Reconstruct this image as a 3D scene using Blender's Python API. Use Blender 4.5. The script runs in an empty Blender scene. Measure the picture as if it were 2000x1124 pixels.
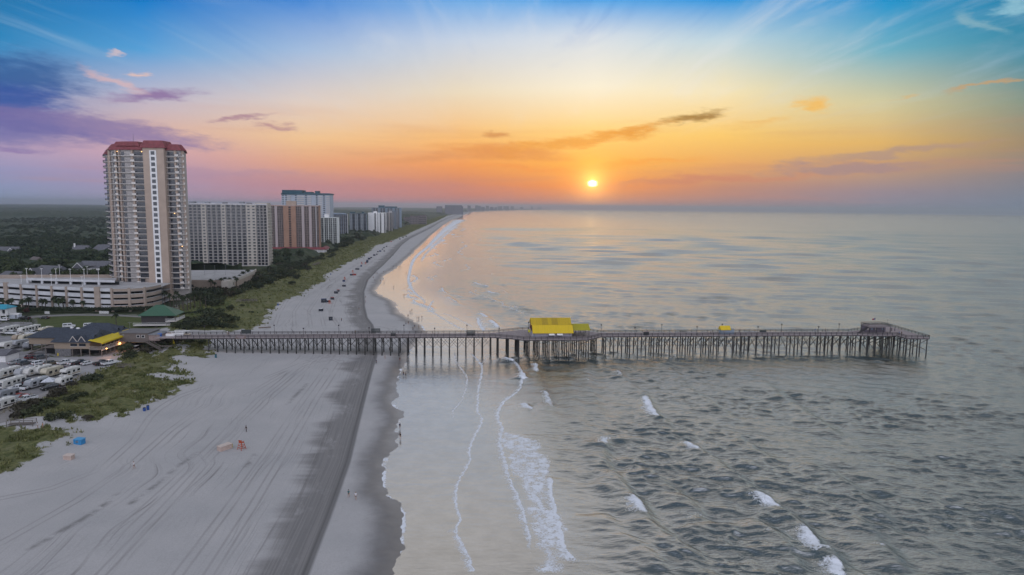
import bpy, bmesh, math, random
import numpy as np
from mathutils import Vector, Matrix

random.seed(7)
rng = np.random.default_rng(11)
scene = bpy.context.scene
col = scene.collection
PI = math.pi

# ------------------------------------------------------------------ camera
CAM_H = 62.0
FPX, CX, CY = 1333.0, 1000.0, 562.0            # focal length and centre in pixels of the 2000 px wide photograph
PITCH = math.atan((562.0 - 403.6) / FPX)
ROLL = math.radians(0.60)
_cp, _sp = math.cos(PITCH), math.sin(PITCH)
_cr, _sr = math.cos(ROLL), math.sin(ROLL)
cam_data = bpy.data.cameras.new("camera")
cam = bpy.data.objects.new("camera", cam_data)
col.objects.link(cam)
cam_data.sensor_width = 36.0
cam_data.lens = FPX / 2000.0 * 36.0
cam_data.clip_start = 1.0
cam_data.clip_end = 80000.0
_R = Vector((1, 0, 0)); _U = Vector((0, _sp, _cp)); _F = Vector((0, _cp, -_sp))
_right = _R * _cr + _U * _sr
_up = _U * _cr - _R * _sr
m4 = Matrix.Identity(4)
for i in range(3):
    m4[i][0] = _right[i]; m4[i][1] = _up[i]; m4[i][2] = -_F[i]
m4[2][3] = CAM_H
cam.matrix_world = m4
scene.camera = cam
EARTH = 7.4e6                                   # earth radius with refraction

def ray(px, py):
    u, v = px - CX, py - CY
    d = _right * (u / FPX) - _up * (v / FPX) + _F
    return d

def azel(px, py):
    d = ray(px, py).normalized()
    return math.degrees(math.atan2(d.x, d.y)), math.degrees(math.asin(d.z))

def lin(c):
    out = []
    for v in c[:3]:
        v = v / 255.0
        out.append(v / 12.92 if v <= 0.04045 else ((v + 0.055) / 1.055) ** 2.4)
    return tuple(out)

# ------------------------------------------------------------------ node helper
class NT:
    def __init__(self, tree):
        self.t = tree; self.n = tree.nodes; self.l = tree.links
    def new(self, kind, **kw):
        nd = self.n.new(kind)
        for k, v in kw.items():
            setattr(nd, k, v)
        return nd
    def put(self, sock, v):
        if isinstance(v, bpy.types.NodeSocket):
            self.l.new(v, sock)
        elif v is not None:
            if sock.type == 'RGBA' and not isinstance(v, (int, float)) and len(v) == 3:
                v = (*v, 1.0)
            sock.default_value = v
    def math(self, op, a, b=None, c=None, clamp=False):
        nd = self.new('ShaderNodeMath', operation=op); nd.use_clamp = clamp
        for i, v in enumerate((a, b, c)):
            self.put(nd.inputs[i], v)
        return nd.outputs[0]
    def vmath(self, op, a, b=None, scale=None):
        nd = self.new('ShaderNodeVectorMath', operation=op)
        self.put(nd.inputs[0], a)
        if b is not None: self.put(nd.inputs[1], b)
        if scale is not None: self.put(nd.inputs['Scale'], scale)
        return nd.outputs['Value'] if op in ('LENGTH', 'DOT_PRODUCT', 'DISTANCE') else nd.outputs['Vector']
    def mapr(self, v, a, b, c=0.0, d=1.0, interp='LINEAR'):
        nd = self.new('ShaderNodeMapRange', interpolation_type=interp)
        for i, x in enumerate((v, a, b, c, d)):
            self.put(nd.inputs[i], x)
        return nd.outputs[0]
    def mix(self, f, a, b, blend='MIX'):
        nd = self.new('ShaderNodeMix', data_type='RGBA', blend_type=blend)
        self.put(nd.inputs['Factor'], f)
        self.put(nd.inputs[6], a); self.put(nd.inputs[7], b)
        return nd.outputs[2]
    def mixf(self, f, a, b):
        nd = self.new('ShaderNodeMix', data_type='FLOAT')
        self.put(nd.inputs['Factor'], f)
        self.put(nd.inputs[2], a); self.put(nd.inputs[3], b)
        return nd.outputs[0]
    def noise(self, vec, scale=1.0, detail=3.0, rough=0.55, out='Fac', dist=0.0):
        nd = self.new('ShaderNodeTexNoise')
        if vec is not None: self.put(nd.inputs['Vector'], vec)
        nd.inputs['Scale'].default_value = scale
        nd.inputs['Detail'].default_value = detail
        nd.inputs['Roughness'].default_value = rough
        nd.inputs['Distortion'].default_value = dist
        return nd.outputs[out]
    def comb(self, x, y, z=0.0):
        nd = self.new('ShaderNodeCombineXYZ')
        for i, v in enumerate((x, y, z)):
            self.put(nd.inputs[i], v)
        return nd.outputs[0]
    def sep(self, v):
        nd = self.new('ShaderNodeSeparateXYZ'); self.put(nd.inputs[0], v)
        return nd.outputs
    def ramp(self, f, stops, interp='LINEAR'):
        nd = self.new('ShaderNodeValToRGB'); cr = nd.color_ramp; cr.interpolation = interp
        self.put(nd.inputs[0], f)
        while len(cr.elements) < len(stops):
            cr.elements.new(0.5)
        for e, (p, c) in zip(cr.elements, stops):
            e.position = p; e.color = (*c, 1.0) if len(c) == 3 else c
        return nd.outputs[0]
    def attr(self, name):
        nd = self.new('ShaderNodeAttribute', attribute_name=name)
        return nd.outputs['Fac']

# ------------------------------------------------------------------ sky (world)
world = bpy.data.worlds.new("World")
scene.world = world
world.use_nodes = True
W = NT(world.node_tree)
W.n.clear()
_tc = W.new('ShaderNodeTexCoord')
_dir = W.vmath('NORMALIZE', _tc.outputs['Generated'])
_dx, _dy, _dz = W.sep(_dir)
_az = W.math('DEGREES', W.math('ARCTAN2', _dx, _dy)) if False else W.math('MULTIPLY', W.math('ARCTAN2', _dx, _dy), 180 / PI)
_el = W.math('MULTIPLY', W.math('ARCSINE', _dz), 180 / PI)
SUN_AZ, SUN_EL = azel(1157, 357)
SKY_COLS = {   # sRGB read off the open sky: column px -> [(row px, colour)]
    -900: [(0, (22, 92, 140)), (150, (70, 122, 165)), (300, (120, 130, 165)), (395, (128, 140, 168))],
    0:    [(0, (2, 112, 168)), (90, (45, 135, 190)), (200, (130, 150, 195)), (285, (182, 160, 188)), (340, (146, 150, 190)), (398, (138, 156, 186))],
    300:  [(0, (0, 122, 200)), (100, (88, 160, 215)), (190, (190, 185, 203)), (250, (216, 180, 172)), (300, (206, 165, 178)), (345, (172, 150, 180)), (400, (160, 150, 178))],
    600:  [(0, (75, 140, 215)), (100, (165, 190, 222)), (200, (226, 208, 196)), (270, (242, 198, 148)), (320, (228, 164, 128)), (365, (198, 140, 142)), (405, (186, 134, 150))],
    900:  [(0, (110, 172, 230)), (80, (200, 212, 228)), (180, (236, 220, 192)), (265, (251, 194, 118)), (320, (244, 158, 86)), (365, (214, 134, 102)), (406, (186, 124, 126))],
    1150: [(0, (75, 165, 232)), (70, (215, 224, 232)), (170, (250, 240, 214)), (255, (255, 214, 128)), (315, (255, 182, 72)), (365, (246, 146, 62)), (408, (190, 128, 112))],
    1400: [(0, (20, 150, 222)), (80, (190, 214, 224)), (180, (247, 230, 184)), (265, (253, 204, 108)), (320, (238, 172, 98)), (365, (200, 140, 112)), (410, (160, 132, 136))],
    1700: [(0, (0, 146, 205)), (100, (110, 176, 196)), (200, (212, 204, 160)), (280, (228, 182, 104)), (330, (196, 154, 118)), (375, (156, 138, 146)), (415, (132, 136, 156))],
    2000: [(0, (0, 122, 164)), (100, (44, 134, 162)), (200, (128, 146, 132)), (280, (160, 138, 108)), (340, (136, 130, 134)), (418, (112, 130, 152))],
    2900: [(0, (12, 96, 142)), (200, (90, 124, 140)), (400, (110, 126, 148))],
}
ZENITH = (0.07, 0.105, 0.14)
SKY_LOW, SKY_SPAN = -3.0, 63.0
def _f(el): return (el - SKY_LOW) / SKY_SPAN
_prev = None; _skyc = None
for px in sorted(SKY_COLS):
    stops = []
    pxc = min(max(px, 0), 2000)
    for py, c in reversed(SKY_COLS[px]):
        stops.append((_f(azel(pxc, py)[1]), lin(c)))
    topc = stops[-1][1]
    mid = 1.0 - min(1.0, abs(px - 1000) / 1100.0)          # a pale veil stands above the sunrise, out of the picture
    up = tuple(a * mid + b * (1 - mid) for a, b in zip((0.72, 0.68, 0.63), (0.50, 0.49, 0.47)))
    stops.append((_f(20.5), tuple(0.25 * a + 0.75 * b for a, b in zip(topc, up))))
    stops.append((_f(27.0), up))
    stops.append((_f(35.0), tuple(0.45 * a + 0.55 * b for a, b in zip(up, ZENITH))))
    stops.append((_f(48.0), ZENITH))
    stops.append((1.0, ZENITH))
    rc = W.ramp(W.mapr(_el, SKY_LOW, SKY_LOW + SKY_SPAN), stops)
    a = math.degrees(math.atan((px - 1000) / FPX)) if 0 <= px <= 2000 else (-75 if px < 0 else 75)
    if _skyc is None:
        _skyc = rc
    else:
        _skyc = W.mix(W.mapr(_az, _prev, a), _skyc, rc)
    _prev = a

# veils of cirrus: noise on a high flat layer, so the streaks run together towards the horizon by themselves
_zc = W.math('MAXIMUM', _dz, 0.035)
_plane = W.comb(W.math('DIVIDE', _dx, _zc), W.math('DIVIDE', _dy, _zc), 0.0)
_rot = W.new('ShaderNodeMapping'); W.put(_rot.inputs['Vector'], _plane)
_rot.inputs['Rotation'].default_value = (0, 0, math.radians(14))
_rot.inputs['Scale'].default_value = (1.0, 0.12, 1.0)
_n1 = W.noise(_rot.outputs[0], 1.15, 8, 0.62, dist=1.4)
_rot2 = W.new('ShaderNodeMapping'); W.put(_rot2.inputs['Vector'], _plane)
_rot2.inputs['Rotation'].default_value = (0, 0, math.radians(-32))
_rot2.inputs['Scale'].default_value = (0.9, 0.16, 1.0)
_n2 = W.noise(_rot2.outputs[0], 1.1, 8, 0.62, dist=1.6)
_n12 = W.math('MAXIMUM', _n1, _n2)
_veil = W.mapr(_n12, 0.50, 0.78, 0.0, 1.0, 'SMOOTHSTEP')
_hi = W.mapr(_el, 5.0, 12.0)
_veil = W.math('MULTIPLY', W.math('MULTIPLY', _veil, _hi), 0.46)
_sunside = W.mapr(W.math('ABSOLUTE', W.math('SUBTRACT', _az, SUN_AZ - 2)), 8, 34)
_veilcol = W.mix(_sunside, lin((240, 238, 236)), lin((158, 188, 214)))
_skyc = W.mix(_veil, _skyc, _veilcol)
_gap = W.math('MULTIPLY', W.mapr(_n12, 0.50, 0.36, 0.0, 1.0, 'SMOOTHSTEP'), W.mapr(_el, 9.5, 15.0))
_skyc = W.mix(W.math('MULTIPLY', _gap, 0.30), _skyc, lin((10, 120, 205)))
# thin low bars of haze cloud
_band = W.noise(W.comb(W.math('MULTIPLY', _az, 0.045), W.math('MULTIPLY', _el, 0.75), 3.0), 1.0, 5, 0.6)
_bandf = W.math('MULTIPLY', W.mapr(_band, 0.5, 0.72, 0, 1, 'SMOOTHSTEP'), W.mapr(_el, 9.0, 4.0))
_skyc = W.mix(W.math('MULTIPLY', _bandf, 0.30), _skyc, lin((206, 138, 112)))

# single clouds: soft ellipses in azimuth / elevation with ragged, noise-warped edges
_cn = W.new('ShaderNodeTexNoise'); W.put(_cn.inputs['Vector'], W.comb(W.math('MULTIPLY', _az, 0.22), W.math('MULTIPLY', _el, 0.75), 0.0))
_cn.inputs['Scale'].default_value = 1.0; _cn.inputs['Detail'].default_value = 6; _cn.inputs['Roughness'].default_value = 0.62
_cw = W.vmath('SUBTRACT', _cn.outputs['Color'], (0.5, 0.5, 0.5))
_ae0 = W.comb(_az, _el, 0.0)
_ae = W.vmath('ADD', _ae0, W.vmath('MULTIPLY', _cw, (5.5, 2.2, 0.0)))
_fine = W.noise(W.comb(W.math('MULTIPLY', _az, 0.7), W.math('MULTIPLY', W.math('ADD', _el, W.math('MULTIPLY', _az, .06)), 2.8), 7.0), 1.0, 7, 0.66)
CLOUDS = [  # px, py, half-length, half-height, tilt (down to the right), colour, strength, softness
    (40, 152, 120, 42, 3, (46, 90, 150), .9, .7), (-30, 200, 150, 40, 0, (52, 84, 158), .9, .5),
    (150, 246, 250, 25, 7, (132, 116, 164), .85, .45), (-20, 248, 200, 34, 5, (104, 104, 164), .75, .6),
    (300, 189, 84, 12, -3, (142, 114, 160), .95, .6), (222, 160, 50, 9, 24, (222, 182, 180), .7, .7),
    (470, 232, 60, 5, -5, (176, 138, 150), .9, .6), (535, 246, 30, 6, 6, (186, 144, 146), .85, .6),
    (240, 106, 14, 4, 12, (226, 196, 190), .7, .8), (276, 151, 12, 5, -8, (240, 196, 176), .8, .8),
    (20, 289, 40, 4, 6, (140, 116, 168), .7, .7), (420, 335, 190, 9, 2, (172, 138, 162), .45, .9),
    (962, 266, 24, 6, 6, (214, 146, 84), .85, .7), (985, 296, 110, 11, 5, (228, 146, 78), .8, .7),
    (1130, 276, 140, 11, -9, (236, 158, 66), .85, .6), (1245, 252, 55, 9, -12, (232, 156, 64), .85, .7),
    (1355, 229, 58, 10, -9, (160, 120, 58), .95, .6), (840, 306, 90, 9, -4, (226, 150, 92), .6, .8),
    (1595, 205, 36, 12, 4, (246, 188, 88), .85, .7), (1940, 168, 80, 4, -12, (196, 158, 112), .85, .7),
    (1730, 300, 190, 7, -6, (176, 146, 134), .75, .7), (1660, 326, 160, 9, -2, (166, 138, 140), .8, .6),
    (1370, 352, 200, 7, -3, (206, 132, 106), .7, .8), (1480, 240, 50, 5, -8, (240, 186, 100), .5, .8),
    (1910, 40, 36, 10, 20, (150, 186, 196), .6, .9), (1990, 8, 26, 14, 0, (160, 206, 220), .7, .8),
    (1760, 190, 30, 3, -14, (216, 180, 120), .6, .8), (640, 360, 300, 10, 2, (186, 134, 144), .35, .9),
    (1240, 318, 120, 6, -4, (250, 158, 60), .5, .9), (1040, 330, 90, 5, 2, (244, 146, 70), .5, .9),
]
for px, py, hx, hy, tilt, c, st, soft in CLOUDS:
    a0, e0 = azel(px, py)
    a1, e1 = azel(px + hx * math.cos(math.radians(tilt)), py + hx * math.sin(math.radians(tilt)))
    _, e2 = azel(px, py - hy)
    la = math.hypot(a1 - a0, e1 - e0); th = math.atan2(e1 - e0, a1 - a0)
    mp = W.new('ShaderNodeMapping', vector_type='TEXTURE')
    W.put(mp.inputs['Vector'], _ae)
    mp.inputs['Location'].default_value = (a0, e0, 0)
    mp.inputs['Rotation'].default_value = (0, 0, th)
    mp.inputs['Scale'].default_value = (la, abs(e2 - e0), 1)
    r = W.vmath('LENGTH', mp.outputs[0])
    r = W.math('ADD', r, W.math('MULTIPLY', W.math('SUBTRACT', _fine, 0.5), 1.3))
    f = W.mapr(r, 1.12 + soft * 0.7, 0.92 - soft, 0.0, st * 0.95, 'SMOOTHSTEP')
    _skyc = W.mix(f, _skyc, lin(c))

# the sun's disc, half sunk in haze, and its aureole
sun_dir = Vector((math.sin(math.radians(SUN_AZ)) * math.cos(math.radians(SUN_EL)), math.cos(math.radians(SUN_AZ)) * math.cos(math.radians(SUN_EL)), math.sin(math.radians(SUN_EL))))
_sd = W.vmath('DISTANCE', _dir, tuple(sun_dir))
_sdeg = W.math('MULTIPLY', _sd, 180 / PI)
_sx = W.math('SUBTRACT', _az, SUN_AZ); _sy = W.math('MULTIPLY', W.math('SUBTRACT', _el, SUN_EL), 1.35)
_sw = W.math('MULTIPLY', W.math('SUBTRACT', W.noise(W.comb(W.math('MULTIPLY', _az, .25), W.math('MULTIPLY', _el, 3.2), 1.0), 1.0, 3), 0.5), 0.55)
_srag = W.math('ADD', W.vmath('LENGTH', W.comb(_sx, _sy, 0)), _sw)
_glow1 = W.math('POWER', 2.718, W.math('MULTIPLY', _sdeg, -1 / 0.75))
_glow2 = W.math('POWER', 2.718, W.math('MULTIPLY', _sdeg, -1 / 5.5))
_add = W.vmath('SCALE', (1.0, 0.62, 0.16), scale=W.math('MULTIPLY', _glow1, 1.5))
_add = W.vmath('ADD', _add, W.vmath('SCALE', (0.62, 0.26, 0.04), scale=W.math('MULTIPLY', _glow2, 0.30)))
_disc = W.mapr(_srag, 0.48, 0.14, 0.0, 1.0, 'SMOOTHSTEP')
_add = W.vmath('ADD', _add, W.vmath('SCALE', (2.6, 2.2, 1.5), scale=_disc))
_back = W.mapr(_dy, 0.25, -0.55, 0.0, 1.0, 'SMOOTHSTEP')      # unseen sky opposite the sunrise, brightened to light the sand
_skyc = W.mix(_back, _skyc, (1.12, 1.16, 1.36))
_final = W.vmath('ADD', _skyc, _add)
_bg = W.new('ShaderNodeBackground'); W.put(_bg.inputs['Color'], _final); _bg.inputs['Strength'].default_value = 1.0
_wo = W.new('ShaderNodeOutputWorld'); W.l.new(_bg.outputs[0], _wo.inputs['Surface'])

# ------------------------------------------------------------------ sun lamp, exposure
sl = bpy.data.lights.new("sun", 'SUN'); sl.energy = 0.42; sl.angle = math.radians(84); sl.color = (1.0, 0.90, 0.80)
sun = bpy.data.objects.new("sun", sl); col.objects.link(sun)
sun.rotation_euler = (-sun_dir).to_track_quat('-Z', 'Y').to_euler()
vs = scene.view_settings
scene.display_settings.display_device = 'sRGB'
vs.view_transform = 'Standard'; vs.look = 'None'; vs.exposure = 0.0; vs.gamma = 1.0; vs.use_curve_mapping = False
scene.cycles.use_denoising = True
scene.cycles.max_bounces = 6; scene.cycles.diffuse_bounces = 2; scene.cycles.glossy_bounces = 3; scene.cycles.transparent_max_bounces = 6
scene.cycles.volume_bounces = 0
scene.cycles.sample_clamp_indirect = 6.0
# ------------------------------------------------------------------ where things stand
def G(px, py, z=0.0):
    """point of the level plane z (following the earth's curve) seen at a pixel of the photograph"""
    d = ray(px, py); zz = z
    p = None
    for _ in range(12):
        t = (zz - CAM_H) / d.z if d.z < -1e-5 else 30000
        t = min(t, 30000)
        p = Vector((d.x * t, d.y * t, zz))
        zz = z - (p.x * p.x + p.y * p.y) / (2 * EARTH)
    return p

def D(px, py, Y):
    """point at depth Y seen at a pixel"""
    d = ray(px, py); t = Y / d.y
    return Vector((d.x * t, Y, CAM_H + d.z * t))

def drop(x, y): return (x * x + y * y) / (2 * EARTH)

# ------------------------------------------------------------------ mesh building
class MB:
    def __init__(self):
        self.v = []; self.f = []; self.m = []; self.M = None
    def add(self, vs, fs, mi=0):
        o = len(self.v)
        if self.M is not None:
            vs = [tuple(self.M @ Vector(p)) for p in vs]
        self.v.extend([tuple(p) for p in vs])
        self.f.extend([tuple(i + o for i in f) for f in fs])
        self.m.extend([mi] * len(fs))
        return self
    def box(self, x0, y0, z0, x1, y1, z1, mi=0):
        vs = [(x0, y0, z0), (x1, y0, z0), (x1, y1, z0), (x0, y1, z0), (x0, y0, z1), (x1, y0, z1), (x1, y1, z1), (x0, y1, z1)]
        return self.add(vs, [(0, 3, 2, 1), (4, 5, 6, 7), (0, 1, 5, 4), (1, 2, 6, 5), (2, 3, 7, 6), (3, 0, 4, 7)], mi)
    def prism(self, poly, z0, z1, mi=0):
        n = len(poly)
        vs = [(x, y, z0) for x, y in poly] + [(x, y, z1) for x, y in poly]
        fs = [tuple(range(n - 1, -1, -1)), tuple(range(n, 2 * n))] + [(i, (i + 1) % n, n + (i + 1) % n, n + i) for i in range(n)]
        return self.add(vs, fs, mi)
    def ring(self, poly, z0, z1, mi=0, closed=True):
        n = len(poly)
        vs = [(x, y, z0) for x, y in poly] + [(x, y, z1) for x, y in poly]
        return self.add(vs, [(i, (i + 1) % n, n + (i + 1) % n, n + i) for i in range(n if closed else n - 1)], mi)
    def loft(self, loops, mi=0, cap=True):
        n = len(loops[0]); vs = [p for L in loops for p in L]; fs = []
        for k in range(len(loops) - 1):
            for i in range(n):
                a, b = k * n + i, k * n + (i + 1) % n
                fs.append((a, b, b + n, a + n))
        if cap:
            fs.append(tuple(range(n - 1, -1, -1))); fs.append(tuple(range((len(loops) - 1) * n, len(loops) * n)))
        return self.add(vs, fs, mi)
    def tube(self, p0, p1, r0, r1=None, n=8, mi=0):
        p0, p1 = Vector(p0), Vector(p1); r1 = r0 if r1 is None else r1
        a = (p1 - p0).normalized(); u = a.orthogonal().normalized(); w = a.cross(u)
        L0 = [tuple(p0 + (u * math.cos(2 * PI * i / n) + w * math.sin(2 * PI * i / n)) * r0) for i in range(n)]
        L1 = [tuple(p1 + (u * math.cos(2 * PI * i / n) + w * math.sin(2 * PI * i / n)) * r1) for i in range(n)]
        return self.loft([L0, L1], mi)
    def bar(self, p0, p1, w, h, mi=0):
        """square bar between two points, w sideways and h upwards"""
        p0, p1 = Vector(p0), Vector(p1); a = (p1 - p0).normalized()
        s = a.cross(Vector((0, 0, 1)))
        s = Vector((1, 0, 0)) if s.length < 1e-4 else s.normalized()
        u = s.cross(a).normalized()
        def L(p): return [tuple(p + s * (sx * w / 2) + u * (sy * h / 2)) for sx, sy in ((-1, -1), (1, -1), (1, 1), (-1, 1))]
        return self.loft([L(p0), L(p1)], mi)
    def quad(self, a, b, c, d, mi=0): return self.add([a, b, c, d], [(0, 1, 2, 3)], mi)
    def tri(self, a, b, c, mi=0): return self.add([a, b, c], [(0, 1, 2)], mi)
    def slab_poly(self, pts, th, mi=0):
        """plane polygon of 3D points given a thickness straight down"""
        n = len(pts); vs = [tuple(p) for p in pts] + [(p[0], p[1], p[2] - th) for p in pts]
        return self.add(vs, [tuple(range(n)), tuple(range(2 * n - 1, n - 1, -1))] + [(i, n + i, n + (i + 1) % n, (i + 1) % n) for i in range(n)], mi)
    def merge(self, o, dx=0, dy=0, dz=0):
        k = len(self.v)
        self.v.extend([(x + dx, y + dy, z + dz) for x, y, z in o.v]); self.f.extend([tuple(i + k for i in f) for f in o.f]); self.m.extend(o.m)
        return self
    def mesh(self, name, mats, smooth=False):
        me = bpy.data.meshes.new(name)
        me.from_pydata(self.v, [], self.f); 
        if not isinstance(mats, (list, tuple)): mats = [mats]
        for m in mats: me.materials.append(m)
        if len(mats) > 1: me.polygons.foreach_set('material_index', self.m)
        if smooth: me.polygons.foreach_set('use_smooth', [True] * len(self.f))
        me.update()
        return me
    def build(self, name, mats, parent=None, smooth=False):
        return link(name, self.mesh(name, mats, smooth), parent)

KIDS = {}
def link(name, me, parent=None, loc=None):
    o = bpy.data.objects.new(name, me); col.objects.link(o)
    if parent is not None:
        o.parent = parent; KIDS.setdefault(parent.name, []).append(o)
    if loc is not None: o.location = loc
    return o

def np_mesh(name, V, F, mats, smooth=True, attrs=None):
    me = bpy.data.meshes.new(name)
    nv, nf, k = len(V), len(F), F.shape[1]
    me.vertices.add(nv); me.vertices.foreach_set('co', np.ascontiguousarray(V, dtype=np.float32).ravel())
    me.loops.add(nf * k); me.loops.foreach_set('vertex_index', np.ascontiguousarray(F, dtype=np.int32).ravel())
    me.polygons.add(nf); me.polygons.foreach_set('loop_start', np.arange(0, nf * k, k, dtype=np.int32))
    me.polygons.foreach_set('use_smooth', np.full(nf, smooth, dtype=bool))
    me.update(calc_edges=True)
    for m in (mats if isinstance(mats, (list, tuple)) else [mats]): me.materials.append(m)
    for a, vals in (attrs or {}).items():
        at = me.attributes.new(a, 'FLOAT', 'POINT'); at.data.foreach_set('value', np.ascontiguousarray(vals, dtype=np.float32))
    return me

def tag(o, label, cat, group=None):
    o['label'] = label; o['category'] = cat
    if group: o['group'] = group
    return o

def kind(o, k):
    o['kind'] = k
    return o

def thing(name, label, cat, loc=(0, 0, 0), rz=0.0, group=None):
    o = bpy.data.objects.new(name, None); col.objects.link(o)
    o.empty_display_size = 1; o.location = loc; o.rotation_euler = (0, 0, rz)
    return tag(o, label, cat, group)

def kids(o): return KIDS.get(o.name, [])

def copy_tree(o, loc=None, rz=None, label=None, parent=None, scale=None):
    c = o.copy(); col.objects.link(c)
    if parent is not None:
        c.parent = parent; KIDS.setdefault(parent.name, []).append(c)
    if loc is not None: c.location = loc
    if rz is not None: c.rotation_euler = (0, 0, rz)
    if label: c['label'] = label
    if scale is not None: c.scale = scale
    for ch in kids(o): copy_tree(ch, parent=c)
    return c

def many(parts, name, mats, parent, limit=100):
    """parts (MB list, nearest first) as meshes of their own up to the limit, the rest as one"""
    out = []
    for p in parts[:limit]: out.append(p.build(name, mats, parent))
    if len(parts) > limit:
        r = MB()
        for p in parts[limit:]: r.merge(p)
        out.append(kind(r.build(name, mats, parent), 'stuff'))
    return out

# ------------------------------------------------------------------ materials
MATS = {}
def mat(name, c, rough=0.7, metal=0.0, var=0.12, scale=1.5, bump=0.0, bscale=8.0, spec=0.4, c2=None, emit=None, estr=0.0, stretch=None):
    if name in MATS: return MATS[name]
    m = bpy.data.materials.new(name); m.use_nodes = True
    T = NT(m.node_tree); b = T.n['Principled BSDF']
    tc = T.new('ShaderNodeTexCoord').outputs['Object']
    if stretch:
        mp = T.new('ShaderNodeMapping'); T.put(mp.inputs['Vector'], tc); mp.inputs['Scale'].default_value = stretch; tc = mp.outputs[0]
    n = T.noise(tc, scale, 5, 0.6)
    c2 = c2 or tuple(v * (1 - 2 * var) for v in c)
    T.put(b.inputs['Base Color'], T.mix(T.mapr(n, 0.32, 0.68), c2, tuple(min(1, v * (1 + var)) for v in c)))
    b.inputs['Roughness'].default_value = rough; b.inputs['Metallic'].default_value = metal
    b.inputs['Specular IOR Level'].default_value = spec
    if emit:
        b.inputs['Emission Color'].default_value = (*emit, 1); b.inputs['Emission Strength'].default_value = estr
    if bump:
        bn = T.new('ShaderNodeBump'); bn.inputs['Strength'].default_value = bump; bn.inputs['Distance'].default_value = 0.05
        T.put(bn.inputs['Height'], T.noise(tc, bscale, 4, 0.6)); T.l.new(bn.outputs[0], b.inputs['Normal'])
    MATS[name] = m
    return m
# ------------------------------------------------------------------ coast lines (traced on the ground) and ground heights
def world_line(pts, z):
    return np.array([(p.x, p.y) for p in (G(a, b, z) for a, b in pts)])

FILM = world_line([(720, 1240), (756, 1124), (766, 1098), (783, 1073), (789, 1032), (789, 1003), (774, 982), (756, 968), (750, 949), (752, 908), (768, 866),
    (780, 825), (780, 804), (768, 788), (774, 742), (790, 710), (801, 685), (815, 668), (831, 650), (826, 638), (804, 626), (780, 612), (770, 590), (744, 578), (732, 568), (742, 556),
    (750, 538), (768, 528), (780, 519), (792, 508), (806, 496), (812, 488), (824, 478), (840, 462), (854, 450), (866, 440), (884, 429)], 0.0)
# round the bay, in front of the far hotels: (photo column, distance)
FAR_SHORE = np.array([(math.tan(math.radians(azel(px, 406)[0])) * Y, Y) for px, Y in ((893, 3600), (905, 4700), (921, 7600), (942, 9300), (950, 9700), (958, 10200), (967, 10900), (975, 11500), (985, 12300), (998, 13000), (1008, 14000), (1026, 16200), (1045, 18100), (1062, 19700), (1080, 23000), (1084, 31000))])
FILM = np.vstack([FILM, FAR_SHORE])
BERM = world_line([(540, 1240), (590, 1124), (640, 1000), (680, 890), (708, 780), (724, 720), (734, 690), (733, 660), (727, 632), (716, 618), (711, 596), (710, 566),
    (718, 544), (736, 526), (748, 516), (772, 492), (784, 478), (800, 466), (816, 458), (840, 446), (860, 434), (874, 427)], 1.8)
BERM = np.vstack([BERM, FAR_SHORE - [40, 0]])
VEG = world_line([(-420, 1124), (-80, 958), (0, 942), (60, 908), (90, 878), (146, 853), (133, 832), (240, 814), (320, 786), (380, 746), (352, 728), (412, 700), (416, 684), (452, 668), (498, 642), (520, 628),
    (532, 606), (550, 590), (580, 578), (600, 564), (614, 555), (640, 544), (630, 538), (658, 523), (686, 509), (708, 500), (736, 478), (758, 471), (772, 466), (790, 459),
    (820, 444), (850, 432), (868, 425)], 2.2)
VEG = np.vstack([VEG, FAR_SHORE - [70, 0]])

def sdist(P, L):
    """signed distance to a polyline (positive on its left = landward) and the distance along it"""
    best = np.full(len(P), 1e18); sgn = np.zeros(len(P)); al = np.zeros(len(P)); acc = 0.0
    for i in range(len(L) - 1):
        a, b = L[i], L[i + 1]; ab = b - a; l2 = float(ab @ ab); l = math.sqrt(l2)
        ap = P - a
        t = np.clip((ap @ ab) / l2, 0, 1)
        q = ap - t[:, None] * ab
        d2 = (q * q).sum(1)
        m = d2 < best
        best[m] = d2[m]
        cr = ab[0] * ap[:, 1] - ab[1] * ap[:, 0]
        sgn[m] = np.where(cr[m] >= 0, 1.0, -1.0); al[m] = acc + t[m] * l
        acc += l
    return np.sqrt(best) * sgn, al

def vnoise(x, y, seed=0):
    xi = np.floor(x).astype(np.int64); yi = np.floor(y).astype(np.int64)
    fx = x - xi; fy = y - yi
    fx = fx * fx * fx * (fx * (fx * 6 - 15) + 10); fy = fy * fy * fy * (fy * (fy * 6 - 15) + 10)
    def h(a, b):
        n = (a * 374761393 + b * 668265263 + seed * 974634777) & 0x7fffffff
        n = ((n ^ (n >> 13)) * 1274126177) & 0x7fffffff
        return ((n ^ (n >> 16)) & 0xffff) / 65535.0
    return (h(xi, yi) * (1 - fx) + h(xi + 1, yi) * fx) * (1 - fy) + (h(xi, yi + 1) * (1 - fx) + h(xi + 1, yi + 1) * fx) * fy

def fbm(x, y, o=4, seed=0):
    s = 0; a = 1.0; t = 0
    for k in range(o):
        s = s + a * vnoise(x * 2 ** k + 17.3 * k, y * 2 ** k + 9.1 * k, seed + k); t += a; a *= 0.5
    return s / t

def sstep(x, a, b):
    t = np.clip((x - a) / (b - a), 0, 1)
    return t * t * (3 - 2 * t)

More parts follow.
